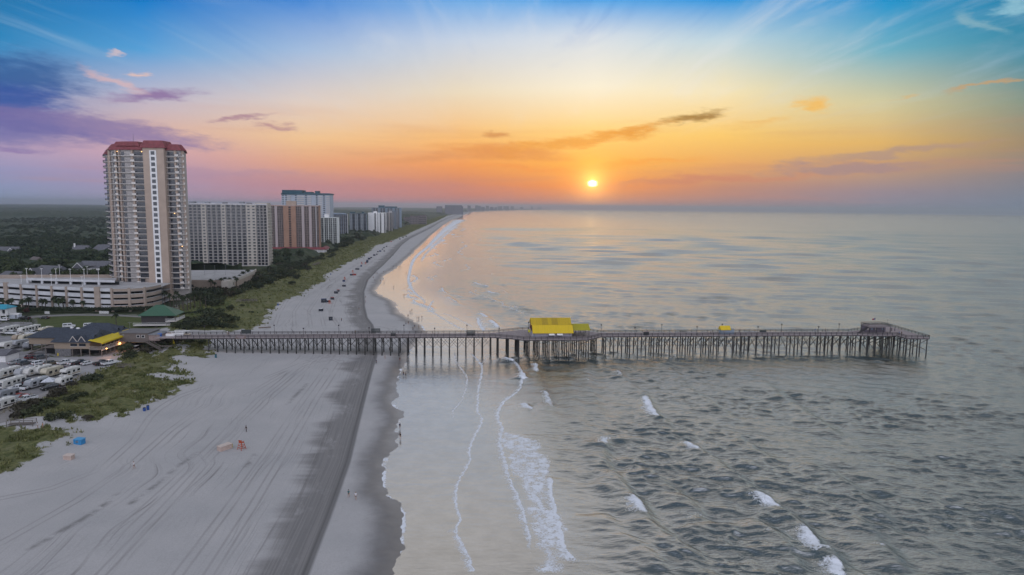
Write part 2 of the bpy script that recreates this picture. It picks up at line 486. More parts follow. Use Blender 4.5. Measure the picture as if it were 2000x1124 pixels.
def polydist(P, poly):
    """signed distance to a polygon, positive inside"""
    L = np.vstack([poly, poly[:1]])
    d = np.abs(sdist(P, L)[0])
    ins = np.zeros(len(P), bool)
    j = len(poly) - 1
    for i in range(len(poly)):
        xi, yi = poly[i]; xj, yj = poly[j]
        c = ((yi > P[:, 1]) != (yj > P[:, 1])) & (P[:, 0] < (xj - xi) * (P[:, 1] - yi) / (yj - yi + 1e-12) + xi)
        ins ^= c; j = i
    return np.where(ins, d, -d)

LAND_Z = 3.0
GRASS_POLYS = [world_line(p, 2.6) for p in (
    [(-420, 900), (-60, 838), (0, 836), (60, 838), (110, 842), (146, 852), (132, 862), (112, 864), (95, 868), (80, 880), (60, 900), (35, 918), (0, 930), (-80, 952), (-420, 1060)],
    [(16, 823), (37, 815), (69, 788), (99, 772), (128, 759), (160, 743), (192, 728), (227, 713), (238, 705), (234, 692), (267, 687), (288, 672), (300, 692), (318, 700), (345, 715), (335, 722),
     (366, 731), (330, 736), (300, 739), (345, 742), (381, 744), (360, 757), (320, 778), (267, 800), (240, 811), (187, 819), (147, 822), (133, 829), (67, 828)],
    [(362, 692), (366, 681), (385, 677), (408, 683), (414, 694), (400, 700), (376, 699)],
    [(278, 676), (310, 662), (400, 661), (410, 674), (396, 679), (330, 680), (310, 690)],
    [(300, 690), (340, 682), (362, 690), (350, 700), (330, 706)],
)]
DUNE_FAR = world_line([(330, 650), (345, 600), (380, 588), (450, 572), (500, 548), (545, 515), (600, 493), (660, 476), (710, 466), (760, 452), (820, 434), (862, 422),
    (878, 420), (850, 433), (820, 446), (790, 460), (760, 472), (736, 479), (708, 501), (686, 510), (660, 525), (632, 538), (640, 545), (616, 556), (585, 577), (550, 591), (532, 607), (520, 629), (500, 643), (450, 652)], 2.6)
LAWN = world_line([(66, 652), (70, 628), (60, 617), (170, 613), (300, 617), (352, 604), (400, 584), (455, 590), (440, 606), (362, 622), (352, 640), (240, 648)], 3.0)
FLAT = world_line([(-500, 700), (-200, 560), (330, 585), (300, 650), (250, 690), (228, 712), (130, 752), (60, 790), (-20, 832), (-300, 900)], 3.0)

def ground(P):
    """height of the ground at points (n, 2), with the distances it is made from"""
    dF, sF = sdist(P, FILM); dV, sV = sdist(P, VEG)
    x, y = P[:, 0], P[:, 1]
    zb = np.where(dF > 0, 2.2 * (1 - np.exp(-np.maximum(dF, 0) / 42.0)), np.maximum(-4.0, dF * 0.02))
    bank = (vnoise(x / 9, y / 9, 5) - .5) * 0.13 + (vnoise(x / 3.1, y / 3.1, 6) - .5) * 0.07 + (vnoise(x / 1.2, y / 1.2, 7) - .5) * 0.03
    zb = zb + bank * (sstep(dF, -6, 3) * (1 - .6 * sstep(dF, 10, 30)))
    up = sstep(dV, -9, 8)
    flat = sstep(polydist(P, FLAT), -9, 0)
    near = sstep(np.hypot(x, y), 1600, 500)
    bump = ((fbm(x / 14, y / 14, 4, 21) - 0.42) * 3.4 + (fbm(x / 4, y / 4, 2, 33) - 0.5) * 0.5) * sstep(dV, -4, 9) * sstep(dV, 75, 35) * (1 - flat) * near
    z = zb * (1 - up) + LAND_Z * up + np.maximum(bump, -0.8)
    return z, dF, dV

def gz(x, y):
    return float(ground(np.array([[x, y]]))[0][0])

def GP(px, py):
    """point of the modelled ground seen at a pixel of the photograph"""
    p = G(px, py, 2.0)
    for _ in range(6):
        p = G(px, py, gz(p.x, p.y))
    return p

def polar(az0, az1, ncol, r_rows):
    az = np.radians(np.linspace(az0, az1, ncol))
    A, R = np.meshgrid(az, r_rows)
    P = np.stack([np.sin(A) * R, np.cos(A) * R], -1).reshape(-1, 2)
    nr = len(r_rows)
    i = np.arange(nr * ncol).reshape(nr, ncol)
    F = np.stack([i[:-1, :-1], i[:-1, 1:], i[1:, 1:], i[1:, :-1]], -1).reshape(-1, 4)
    return P, F

rows = np.concatenate([np.geomspace(30, 88, 14)[:-1], 1 / np.linspace(1 / 88, 1 / 6000, 560), np.geomspace(6500, 29000, 24)])
Pg, Fg = polar(-72, 30, 640, rows)
Zg, dFg, dVg = ground(Pg)
dBg, sBg = sdist(Pg, BERM)
xg, yg = Pg[:, 0], Pg[:, 1]
_ne = (fbm(xg / 3.2, yg / 3.2, 4, 50) - 0.5)
TRACKS = [[(-60, 985), (100, 952), (200, 913), (262, 858), (292, 815), (310, 800), (352, 775), (410, 752)], [(60, 1124), (225, 1040), (330, 945), (420, 860), (500, 780), (580, 716), (640, 688)],
    [(190, 1124), (300, 1010), (392, 910), (440, 858), (520, 780), (600, 714)], [(340, 1124), (440, 992), (520, 880), (580, 792), (636, 716)], [(400, 1124), (490, 985), (560, 870), (620, 770), (668, 700)], [(0, 1060), (150, 975), (262, 900), (330, 840), (400, 790)],
    [(536, 638), (545, 612), (560, 588), (592, 570), (650, 540)], [(607, 640), (603, 606), (625, 574), (668, 540), (722, 506)], [(634, 640), (625, 606), (648, 570), (690, 536), (735, 504)], [(664, 638), (645, 612), (655, 582), (690, 548), (735, 510)],
    [(693, 636), (676, 606), (684, 572), (708, 540), (744, 508)], [(575, 640), (574, 608), (592, 584), (640, 552), (705, 510)], [(655, 642), (690, 633), (745, 629), (774, 634), (760, 642), (720, 646), (680, 645)], [(690, 645), (740, 634), (782, 641), (750, 647), (700, 647)],
    [(600, 700), (650, 690), (700, 688), (726, 694), (722, 712), (700, 740)], [(520, 735), (600, 702), (670, 690), (708, 700), (700, 730), (676, 770)], [(480, 770), (580, 712), (650, 698), (690, 712), (668, 760)]]
dT = np.full(len(Pg), 99.0); nearm = (np.hypot(xg, yg) < 1000) & (dFg > 0)
idx = np.where(nearm)[0]
for tk in TRACKS: dT[idx] = np.minimum(dT[idx], np.abs(sdist(Pg[idx], world_line(tk, 2.0))[0]))
dS = np.full(len(Pg), 99.0)
for tk in ([(255, 980), (310, 940), (350, 905), (385, 880)], [(60, 1068), (180, 1000), (230, 962)], [(480, 905), (500, 880)], [(690, 598), (684, 612), (688, 618)], [(676, 610), (690, 590)], [(560, 785), (600, 745)]): dS[idx] = np.minimum(dS[idx], np.abs(sdist(Pg[idx], world_line(tk, 2.0))[0]))
veg = np.zeros(len(Pg))
for k, gp in enumerate(GRASS_POLYS):
    sd = polydist(Pg, gp)
    veg = np.maximum(veg, sstep(sd + _ne * 9.0, -2.2, 2.4))
sdf = polydist(Pg, DUNE_FAR)
vfar = sstep(sdf + _ne * 10.0, -2.0, 2.5)
veg = np.maximum(veg, vfar)
lawn = sstep(polydist(Pg, LAWN) + _ne * 3, -1.0, 1.0)
wood = sstep(dVg, 40, 60)
wood = np.maximum(wood, sstep(np.hypot(xg, yg), 700, 1200) * sstep(dVg, 3, 12))
wood = wood * (1 - vfar) * (1 - lawn)
cut = dFg > -260
V3 = np.column_stack([Pg, Zg - (xg ** 2 + yg ** 2) / (2 * EARTH)])
keep = cut[Fg].any(1)

def ground_material():
    m = bpy.data.materials.new("beach_ground"); m.use_nodes = True
    T = NT(m.node_tree); b = T.n['Principled BSDF']
    P = T.new('ShaderNodeNewGeometry').outputs['Position']
    x, y, z = T.sep(P)
    dF, dB, sB, vg, lw, wd = (T.attr(a) for a in ('dF', 'dB', 'sB', 'veg', 'lawn', 'wood'))
    grain = T.noise(P, 3.5, 5, 0.7); big = T.noise(P, 0.06, 4, 0.6); mid = T.noise(P, 0.45, 4, 0.6)
    dry = T.mix(T.mapr(big, 0.3, 0.7), (0.395, 0.39, 0.392), (0.47, 0.455, 0.452))
    dry = T.mix(T.mapr(grain, 0.35, 0.7, 0, 0.35), dry, (0.24, 0.225, 0.22))
    dry = T.mix(T.mapr(T.noise(P, 1.1, 3, 0.6), 0.62, 0.75, 0, .25), dry, (0.25, 0.235, 0.225))
    # wheel ruts and raked streaks that run along the shore
    wob = T.math('MULTIPLY', T.math('SUBTRACT', T.noise(T.comb(T.math('MULTIPLY', sB, 0.018), T.math('MULTIPLY', dB, .02), 0), 1.0, 2), 0.5), 26.0)
    dW = T.math('ADD', dB, T.math('MULTIPLY', wob, T.mapr(dB, 6, 40)))
    st1 = T.noise(T.comb(T.math('MULTIPLY', dW, 0.62), T.math('MULTIPLY', sB, 0.006), 2), 1.0, 3, 0.7)
    st2 = T.noise(T.comb(T.math('MULTIPLY', dW, 2.3), T.math('MULTIPLY', sB, 0.02), 5), 1.0, 2, 0.6)
    brk = T.noise(T.comb(T.math('MULTIPLY', dW, 0.06), T.math('MULTIPLY', sB, 0.035), 9), 1.0, 3, 0.6)
    inland = T.math('MULTIPLY', T.mapr(dB, 0.0, 2.0), T.mapr(dB, 75, 45))
    s1 = T.math('MULTIPLY', T.mapr(st1, 0.56, 0.70), T.mapr(brk, 0.42, 0.6))
    s2 = T.math('MULTIPLY', T.mapr(st2, 0.60, 0.70), T.mapr(brk, 0.35, 0.55))
    rut = T.math('MULTIPLY', T.math('MAXIMUM', T.math('MULTIPLY', s1, 0.75), T.math('MULTIPLY', s2, 0.5)), inland)
    dry = T.mix(rut, dry, (0.185, 0.175, 0.170))
    pale = T.math('MULTIPLY', T.math('MULTIPLY', T.mapr(st2, 0.40, 0.33), T.mapr(brk, .45, .6)), inland)
    dry = T.mix(T.math('MULTIPLY', pale, .35), dry, (0.50, 0.47, 0.45))
    # the dark raked band along the berm, patchy on its landward side
    edge = T.math('ADD', 11.0, T.math('MULTIPLY', T.math('SUBTRACT', T.noise(T.comb(T.math('MULTIPLY', sB, 0.05), 0, 1), 1.0, 4, .65), 0.5), 26.0))
    band = T.math('MULTIPLY', T.mapr(dB, 0.0, 0.35), T.mapr(T.math('SUBTRACT', edge, dB), -1.0, 5.0, 0, 1, 'SMOOTHSTEP'))
    patch = T.mapr(T.noise(T.comb(T.math('MULTIPLY', dB, 0.14), T.math('MULTIPLY', sB, 0.05), 4), 1.0, 5, .7), 0.28, 0.46)
    bandm = T.math('MULTIPLY', band, T.mixf(T.mapr(dB, 1.0, 4.5), 0.9, T.math('MULTIPLY', patch, .85)))
    bandc = T.mix(T.mapr(st2, 0.42, 0.62), (0.135, 0.13, 0.128), (0.195, 0.185, 0.18))
    dry = T.mix(T.math('MULTIPLY', bandm, 0.92), dry, bandc)
    cutl = T.math('MULTIPLY', T.mapr(T.math('ABSOLUTE', dB), 0.9, 0.35), 0.75)
    dry = T.mix(cutl, dry, (0.10, 0.097, 0.096))
    # paired wheel tracks of the beach vehicles
    dT = T.attr('dT')
    trk = T.mapr(T.math('ABSOLUTE', T.math('SUBTRACT', dT, 0.85)), 0.34, 0.14)
    dry = T.mix(T.math('MULTIPLY', trk, T.mapr(T.noise(P, .05, 3), .35, .6, .08, .55)), dry, (0.25, 0.238, 0.232))
    smear = T.math('MULTIPLY', T.mapr(T.attr('dS'), 1.1, .2), T.mapr(T.noise(P, .35, 4, .7), .38, .6))
    dry = T.mix(T.math('MULTIPLY', smear, .75), dry, (0.17, 0.165, 0.16))
    # footprints on the smooth strip by the water
    fp = T.math('MULTIPLY', T.mapr(T.noise(P, 2.6, 2, 0.5), 0.68, 0.76), T.math('MULTIPLY', T.mapr(dB, 0.0, -0.6), T.mapr(T.noise(T.comb(T.math('MULTIPLY', dB, .5), T.math('MULTIPLY', sB, .01), 3), 1, 2), .5, .62)))
    dry = T.mix(T.math('MULTIPLY', fp, .55), dry, (0.17, 0.165, 0.16))
    # wet sand towards the water
    wn = T.math('ADD', dF, T.math('MULTIPLY', T.math('SUBTRACT', T.noise(P, 0.10, 4, 0.6), 0.5), 7.0))
    wet = T.mapr(wn, 8.5, 1.5, 0, 1, 'SMOOTHSTEP')
    wetc = T.mix(T.mapr(mid, .3, .7), (0.105, 0.10, 0.105), (0.135, 0.13, 0.13))
    sand = T.mix(wet, dry, wetc)
    # dune grass ground, mown lawn, leaf litter under the woods
    gn = T.noise(P, 0.9, 5, 0.7)
    grass = T.mix(T.mapr(gn, 0.35, 0.65), (0.065, 0.078, 0.028), (0.17, 0.17, 0.075))
    grass = T.mix(T.mapr(T.noise(P, 0.16, 3, 0.6), 0.52, 0.66, 0, .55), grass, (0.19, 0.175, 0.10))
    vgn = T.mapr(T.math('ADD', vg, T.math('MULTIPLY', T.math('SUBTRACT', T.noise(P, 0.55, 6, 0.75), 0.5), 2.3)), 0.47, 0.70)
    c = T.mix(vgn, sand, grass)
    lawnc = T.mix(T.mapr(T.noise(P, 0.25, 5, 0.7), 0.3, 0.7), (0.055, 0.075, 0.022), (0.10, 0.115, 0.045))
    c = T.mix(lw, c, lawnc)
    woodc = T.mix(T.mapr(gn, 0.35, 0.65), (0.025, 0.035, 0.018), (0.06, 0.07, 0.035))
    c = T.mix(wd, c, woodc)
    T.put(b.inputs['Base Color'], c)
    T.put(b.inputs['Roughness'], T.mixf(wet, 0.95, T.mapr(wn, 6.0, 0.0, 0.62, 0.28)))
    T.put(b.inputs['Specular IOR Level'], T.mixf(wet, 0.15, 0.5))
    hgt = T.math('ADD', T.math('MULTIPLY', grain, 0.5), T.math('MULTIPLY', rut, -1.4))
    hgt = T.math('ADD', hgt, T.math('MULTIPLY', mid, 1.0))
    bn = T.new('ShaderNodeBump'); T.put(bn.inputs['Strength'], T.mixf(wet, 0.55, 0.08)); bn.inputs['Distance'].default_value = 0.10
    T.put(bn.inputs['Height'], hgt); T.l.new(bn.outputs[0], b.inputs['Normal'])
    return m

beach = link('beach', np_mesh('beach', V3, Fg[keep], ground_material(), True,
    {'dF': dFg, 'dB': dBg, 'sB': sBg, 'dT': dT, 'dS': dS, 'veg': veg, 'lawn': lawn, 'wood': wood}))
kind(beach, 'structure')
# ------------------------------------------------------------------ sea
srows = np.concatenate([np.geomspace(40, 92, 18)[:-1], 1 / np.linspace(1 / 92, 1 / 9000, 980), np.geomspace(9300, 29500, 26)])
Ps, Fs = polar(-34, 54, 900, srows)
dFs, sFs = sdist(Ps, FILM)
ok = (dFs < 3.0)
keep = ok[Fs].any(1)
sFk = None; use = np.unique(Fs[keep]); remap = np.full(len(Ps), -1); remap[use] = np.arange(len(use))
Fs = remap[Fs[keep]]; Ps = Ps[use]; sFk = sFs[use]; off = -dFs[use]                 # off: metres seaward of the water's edge
xs, ys = Ps[:, 0], Ps[:, 1]; rs = np.hypot(xs, ys)
gap = np.maximum(rs * rs * (1 / 92) / 980, rs * math.radians(88) / 900)
Zs = np.zeros(len(Ps)); Xd = np.zeros(len(Ps)); Yd = np.zeros(len(Ps))
env = 0.03 * sstep(off, 0, 8) + 0.12 * sstep(off, 22, 42) + 0.85 * sstep(off, 30, 66)
env = env * (0.58 + 0.72 * sstep(fbm(xs / 55 + ys / 130, ys / 30, 3, 44), .30, .68)) * (1 + 0.2 * sstep(rs, 150, 100))
wr = np.random.default_rng(5)
comps = []
for lam in np.geomspace(1.5, 11.0, 90):
    th = math.radians(wr.normal(257, 15) if wr.random() < .82 else wr.normal(215, 14))                           # towards the shore and the camera
    comps.append((lam * wr.uniform(.94, 1.06), th, lam ** 0.72 * wr.uniform(0.6, 1.4), wr.uniform(0, 2 * PI)))
e = math.sqrt(sum(a * a for _, _, a, _ in comps) / 2)
for lam, th, a, ph in comps:
    a = a / e * 0.165
    k = 2 * PI / lam
    lod = sstep(lam / gap, 1.6, 3.2)
    amp = a * env * lod
    arg = k * (xs * math.cos(th) + ys * math.sin(th)) + ph
    s, c = np.sin(arg), np.cos(arg)
    Zs += amp * s; Xd += 0.62 * amp * c * math.cos(th); Yd += 0.62 * amp * c * math.sin(th)

for lam in np.geomspace(14.0, 320.0, 80):                          # the longer sea that shows farther out
    th = math.radians(wr.normal(258, 13)); k = 2 * PI / lam; ph = wr.uniform(0, 2 * PI)
    amp = min(0.030 * lam / (2 * PI), 0.32) * wr.uniform(.5, 1.3) * sstep(off, 60, 160) * sstep(lam / gap, 1.5, 2.8) * sstep(lam / gap, 17, 8)
    Zs += amp * np.sin(k * (xs * math.cos(th) + ys * math.sin(th)) + ph)

foam = np.zeros(len(Ps)); milky = np.zeros(len(Ps))
nz1 = fbm(xs / 1.6, ys / 1.6, 4, 71); nz2 = fbm(xs / 6.0, ys / 6.0, 3, 81)
def seaward(pts, sub=6):
    """polyline smoothed a little; (offset towards the sea, distance along, length) from it for every sea point"""
    L = world_line(pts, 0.0); out = []
    for i in range(len(L) - 1):
        p0, p1, p2, p3 = L[max(i - 1, 0)], L[i], L[i + 1], L[min(i + 2, len(L) - 1)]
        for t in np.arange(sub) / sub:
            out.append(0.5 * ((2 * p1) + (p2 - p0) * t + (2 * p0 - 5 * p1 + 4 * p2 - p3) * t * t + (3 * p1 - p0 - 3 * p2 + p3) * t ** 3))
    L = np.array(out + [L[-1]])
    ln = float(np.hypot(*np.diff(L, axis=0).T).sum())
    sel = np.where((xs > L[:, 0].min() - 30) & (xs < L[:, 0].max() + 30) & (ys > L[:, 1].min() - 30) & (ys < L[:, 1].max() + 30))[0]
    d, al = sdist(Ps[sel], L)
    return sel, -d, al / ln, ln

# swash fronts: thin foam lines with a film behind them
FRONTS = [
    ([(888, 685), (890, 705), (911, 738), (902, 780), (884, 805), (892, 829)], 0.4, 0.8, 0.05),
    ([(911, 683), (940, 714), (935, 759), (933, 800), (940, 825), (917, 875), (919, 900), (894, 945), (890, 978), (898, 1015), (892, 1032), (898, 1073), (910, 1130)], 0.7, 0.9, 0.10),
    ([(890, 1032), (900, 1060), (915, 1090), (930, 1124)], 2.2, 0.8, 0.06),
    ([(1000, 700), (1018, 726), (1016, 759), (983, 788), (973, 815), (981, 838), (977, 867), (989, 908), (997, 941), (1018, 986), (1032, 1040), (1037, 1065), (1030, 1130)], 1.8, 0.85, 0.28),
    ([(1076, 928), (1080, 974), (1096, 1032), (1104, 1073), (1138, 1110)], 3.2, .95, 0.30),
    ([(940, 714), (950, 700), (962, 690), (990, 684)], 1.0, .6, .06),
    ([(833, 655), (880, 634), (840, 618), (816, 606), (830, 590), (810, 572), (800, 555), (800, 536), (812, 504), (840, 480), (860, 460), (880, 444), (905, 428)], 1.6, .9, .10),
    ([(912, 648), (880, 632), (848, 612), (836, 604), (850, 584)], 1.6, .75, .10),
    ([(925, 640), (890, 622), (862, 610)], 1.4, .7, .1),
    ([(945, 648), (936, 634), (932, 620)], 3.0, .9, .15),
    ([(822, 520), (830, 500), (850, 480), (872, 458), (893, 440)], 2.4, .7, .12),
]
for pts, w, st, hgt in FRONTS:
    sel, d, t, ln = seaward(pts)
    dj = d + (nz1[sel] - .5) * 0.9
    tap = sstep(t, 0, .06) * sstep(t, 1, .9)
    ww = np.maximum(w, gap[sel] * 0.3)
    f = np.where(dj > 0, np.exp(-np.maximum(dj, 0) / (ww * (0.5 + 1.2 * nz2[sel]))), np.exp(-(dj / (0.22 + .5 * gap[sel])) ** 2)) * st * tap
    foam[sel] = np.maximum(foam[sel], f)
    Zs[sel] += 0.4 * hgt * tap * np.where(d > 0, np.exp(-(d / (4 * w)) ** 2), np.exp(-(d / .5) ** 2))
# the water's own edge
fe = np.exp(-np.maximum(off - .15, 0) / 0.45) * 0.85 * sstep(nz2, .30, .55) * sstep(rs, 700, 300)
foam = np.maximum(foam, fe)
# broken water behind the main front
for poly, st in (([(973, 815), (985, 840), (1050, 862), (1086, 905), (1078, 950), (1090, 1010), (1112, 1080), (1120, 1130), (1030, 1130), (1037, 1065), (1018, 986), (989, 908), (977, 867)], 0.70),
                 ([(983, 790), (1000, 775), (1050, 790), (1060, 812), (990, 812)], 0.30),
                 ([(1265, 1020), (1300, 1000), (1400, 990), (1440, 1002), (1380, 1022), (1300, 1032)], .34),
                 ([(930, 720), (1010, 735), (1010, 765), (980, 790), (935, 790)], .22),
                 ([(892, 1030), (960, 1060), (1000, 1130), (910, 1130)], .25),
                 ([(1190, 868), (1260, 878), (1240, 890), (1195, 885)], .25)):
    sd = polydist(Ps, world_line(poly, 0.0))
    f = sstep(sd + (nz2 - .5) * 6, -1.0, 2.5) * st
    foam = np.maximum(foam, f * (0.55 + 0.9 * nz1)); milky = np.maximum(milky, f)
# swell crests: line, height, foamy stretches (along 0..1, strength)
CRESTS = [
    ([(1199, 718), (1220, 747), (1253, 770), (1269, 800), (1294, 828), (1325, 856)], .55, [(.10, .18, .6), (.52, .80, 1.0)]),
    ([(1182, 852), (1174, 885), (1180, 915), (1211, 953), (1245, 990), (1265, 1027), (1306, 1056), (1348, 1089), (1385, 1125)], .75, [(.0, .13, .8), (.36, .42, .5), (.56, .68, 1.0)]),
    ([(1335, 862), (1364, 885), (1405, 912), (1463, 957), (1500, 986), (1533, 1007), (1567, 1036), (1591, 1069), (1620, 1085), (1640, 1130)], .80, [(.0, .13, 1.0), (.50, .62, 1.0), (.73, .88, 1.0), (.90, 1.0, 1.0)]),
    ([(1112, 740), (1118, 770), (1127, 800), (1131, 836)], .40, []),
    ([(1310, 880), (1280, 890), (1230, 900), (1195, 905)], .3, []),
    ([(1160, 960), (1200, 935), (1250, 915)], .35, []),
    ([(1170, 1000), (1200, 1040), (1260, 1080), (1300, 1124)], .5, []),
    ([(1430, 850), (1470, 880), (1520, 905)], .4, []), ([(1230, 905), (1290, 945), (1340, 985), (1370, 1030)], .5, []), ([(1460, 1010), (1520, 1060), (1560, 1124)], .6, [(.3, .38, .5)]), ([(1560, 900), (1640, 940), (1700, 990), (1740, 1050)], .5, []), ([(1660, 1010), (1720, 1070), (1760, 1124)], .6, [(.5, .6, .6)]),
    ([(1250, 830), (1300, 850), (1350, 845)], .4, []), ([(1140, 700), (1150, 760), (1170, 820)], .45, [(.4, .5, .4)]), ([(1040, 690), (1050, 740), (1072, 790), (1080, 840)], .5, [(.2, .35, .8), (.6, .8, .7)]), ([(1290, 700), (1330, 750), (1400, 800), (1450, 830)], .4, []), ([(1480, 740), (1560, 800), (1650, 860)], .4, []),
    ([(1330, 1040), (1390, 1030), (1450, 1045)], .45, []),
    ([(862, 560), (868, 576), (888, 590), (902, 598)], .45, [(.1, .35, .8), (.6, .9, .7)]),
    ([(925, 553), (940, 558), (955, 560)], .6, [(.0, 1.0, 1.0)]), ([(952, 570), (962, 574), (972, 573)], .6, [(.0, 1.0, 1.0)]),
    ([(932, 612), (945, 618), (960, 630), (972, 640)], .6, [(.0, .4, 1.0), (.6, 1.0, 1.0)]),
    ([(1000, 600), (1020, 604), (1045, 602)], .5, [(.1, .4, .7)]), ([(900, 500), (915, 505), (925, 503)], .6, [(.2, .8, .6)]),
    ([(984, 700), (992, 703), (1002, 706)], .5, [(.0, 1.0, 1.0)]), ([(1018, 732), (1020, 738), (1024, 742)], .5, [(.0, 1.0, 1.0)]), ([(1020, 790), (1028, 798), (1040, 800)], .4, [(.0, 1.0, .9)]),
    ([(1150, 688), (1158, 691), (1168, 690)], .5, [(.2, .9, .6)]),
]
for pts, h, spans in CRESTS:
    sel, d, t, ln = seaward(pts)
    g = gap[sel]
    tap = sstep(t, 0, .12) * sstep(t, 1, .88)
    hh = h * (1.15 + .6 * nz2[sel])
    prof = np.where(d > 0, np.exp(-(d / 4.6) ** 2), np.exp(-(d / (1.9 + .6 * g)) ** 2)) - 0.45 * np.exp(-((d + 3.8) / 2.4) ** 2)
    Zs[sel] += hh * tap * prof
    for a, b, st in spans:
        m = sstep(t, a - .02, a + .03) * sstep(t, b + .03, b - .03)
        dj = d + (nz1[sel] - .5) * 1.2
        f = m * st * np.where(dj > -.5, np.exp(-np.maximum(dj, 0) / (2.3 * (0.4 + 1.4 * nz2[sel]))), np.exp(-((dj + .5) / .9) ** 2))
        foam[sel] = np.maximum(foam[sel], f)
        Zs[sel] += 0.25 * m * st * (nz1[sel] - .3) * np.exp(-(d / 1.5) ** 2)
# breaker lines that follow the far shore
for k, (o0, w0) in enumerate(((24, 1.2), (44, 1.6), (68, 1.8), (98, 1.6))):
    oc = o0 + (vnoise(sFk / 60, sFk * 0 + k * 7.3, 101 + k) - .5) * 22 + (vnoise(sFk / 14, sFk * 0 + k * 3.1, 131 + k) - .5) * 8
    gate = sstep(vnoise(sFk / 42, sFk * 0 + 11 * k, 151 + k), .40 + .06 * k, .58 + .06 * k)
    dj = off - oc; ww = np.maximum(w0, gap * .35)
    f = gate * np.where(dj > 0, np.exp(-np.maximum(dj, 0) / ww), np.exp(-(dj / (.5 + .3 * gap)) ** 2)) * sstep(rs, 330, 380) * sstep(rs, 3200, 1800)
    foam = np.maximum(foam, f * (.9 - .1 * k)); Zs += .4 * gate * np.exp(-(dj / 2.2) ** 2) * sstep(rs, 330, 380) * sstep(rs, 1500, 900)
# stray whitecaps far out
caps = sstep(fbm(xs / 30, ys / 12, 3, 91), .70, .80) * sstep(rs, 330, 420) * sstep(rs, 1500, 900) * sstep(off, 60, 120) * sstep(nz2, .45, .6)
foam = np.maximum(foam, caps * .35)
calm = sstep(off, 60, 14)
Vs = np.column_stack([xs + Xd, ys + Yd, Zs - (xs ** 2 + ys ** 2) / (2 * EARTH)])

def sea_material():
    m = bpy.data.materials.new("sea_water"); m.use_nodes = True
    T = NT(m.node_tree); b = T.n['Principled BSDF']
    P = T.new('ShaderNodeNewGeometry').outputs['Position']
    fo, ca, mk = T.attr('foam'), T.attr('calm'), T.attr('milky')
    mp = T.new('ShaderNodeMapping'); T.put(mp.inputs['Vector'], P)
    mp.inputs['Rotation'].default_value = (0, 0, math.radians(-8)); mp.inputs['Scale'].default_value = (0.32, 1.0, 1.0)
    n1 = T.noise(mp.outputs[0], 0.85, 5, 0.6, dist=0.4)
    n2 = T.noise(P, 3.2, 3, 0.6)
    n3 = T.noise(mp.outputs[0], 0.11, 4, 0.55)
    n4 = T.noise(mp.outputs[0], 2.0, 4, 0.65)
    wave = T.math('ADD', T.math('ADD', T.math('MULTIPLY', n1, 1.0), T.math('MULTIPLY', n4, 0.55)), T.math('ADD', T.math('MULTIPLY', n2, 0.10), T.math('MULTIPLY', n3, 1.6)))
    n5 = T.noise(mp.outputs[0], 0.06, 5, 0.65)
    wave = T.math('ADD', wave, T.math('MULTIPLY', n5, T.math('MULTIPLY', T.attr('open'), 70.0)))
    bn = T.new('ShaderNodeBump'); bn.inputs['Distance'].default_value = 0.55
    T.put(bn.inputs['Strength'], T.mixf(ca, 0.36, 0.10)); T.put(bn.inputs['Height'], wave)
    deep = T.mix(T.mapr(T.noise(P, 0.02, 3), .35, .65), (0.022, 0.036, 0.036), (0.040, 0.054, 0.050))
    shallow = T.mix(T.mapr(T.noise(P, .22, 5, .65), .35, .65), (0.19, 0.187, 0.182), (0.28, 0.272, 0.262))
    c = T.mix(T.math('MULTIPLY', ca, .9), deep, shallow)
    c = T.mix(T.math('MULTIPLY', mk, .5), c, (0.33, 0.32, 0.31))
    fn = T.noise(P, 2.4, 5, 0.72); fl = T.noise(P, 0.8, 3, 0.6)
    lace = T.math('ADD', T.math('MULTIPLY', T.math('SUBTRACT', fn, .5), 1.5), T.math('MULTIPLY', T.math('SUBTRACT', fl, .5), .8))
    ff = T.mapr(T.math('ADD', fo, T.math('MULTIPLY', lace, T.mapr(fo, 0, .5))), 0.46, 0.80, 0, 1)
    ff = T.math('MAXIMUM', ff, T.mapr(fo, 0.75, 1.1, 0, .7))
    c = T.mix(ff, c, (0.74, 0.77, 0.82))
    T.put(b.inputs['Base Color'], c)
    T.put(b.inputs['Roughness'], T.mixf(ff, T.math('ADD', T.mixf(ca, 0.14, 0.06), T.attr('open')), 0.9))
    T.put(b.inputs['IOR'], T.mixf(ca, 3.7, 3.1))
    T.put(b.inputs['Specular IOR Level'], T.mixf(ff, 0.5, 0.05))
    T.put(b.inputs['Specular Tint'], T.mix(ca, (1.0, 1.0, 1.0), (1.0, .985, .96)))
    T.l.new(bn.outputs[0], b.inputs['Normal'])
    return m

sea = kind(link('sea', np_mesh('sea', Vs, Fs, sea_material(), True, {'foam': foam, 'calm': calm, 'milky': milky, 'open': 0.10 * sstep(off, 120, 1300)})), 'structure')

# the air between here and the far shore
hz = MB().box(-30000, -300, -75, 30000, 31000, 128)
def haze_material():
    m = bpy.data.materials.new("haze"); m.use_nodes = True
    T = NT(m.node_tree); T.n.clear()
    v = T.new('ShaderNodeVolumePrincipled'); v.inputs['Color'].default_value = (0.74, 0.83, 0.95, 1)
    v.inputs['Density'].default_value = 0.00008; v.inputs['Anisotropy'].default_value = 0.65
    o = T.new('ShaderNodeOutputMaterial'); T.l.new(v.outputs[0], o.inputs['Volume'])
    return m
haze = kind(hz.build('haze', haze_material()), 'stuff')
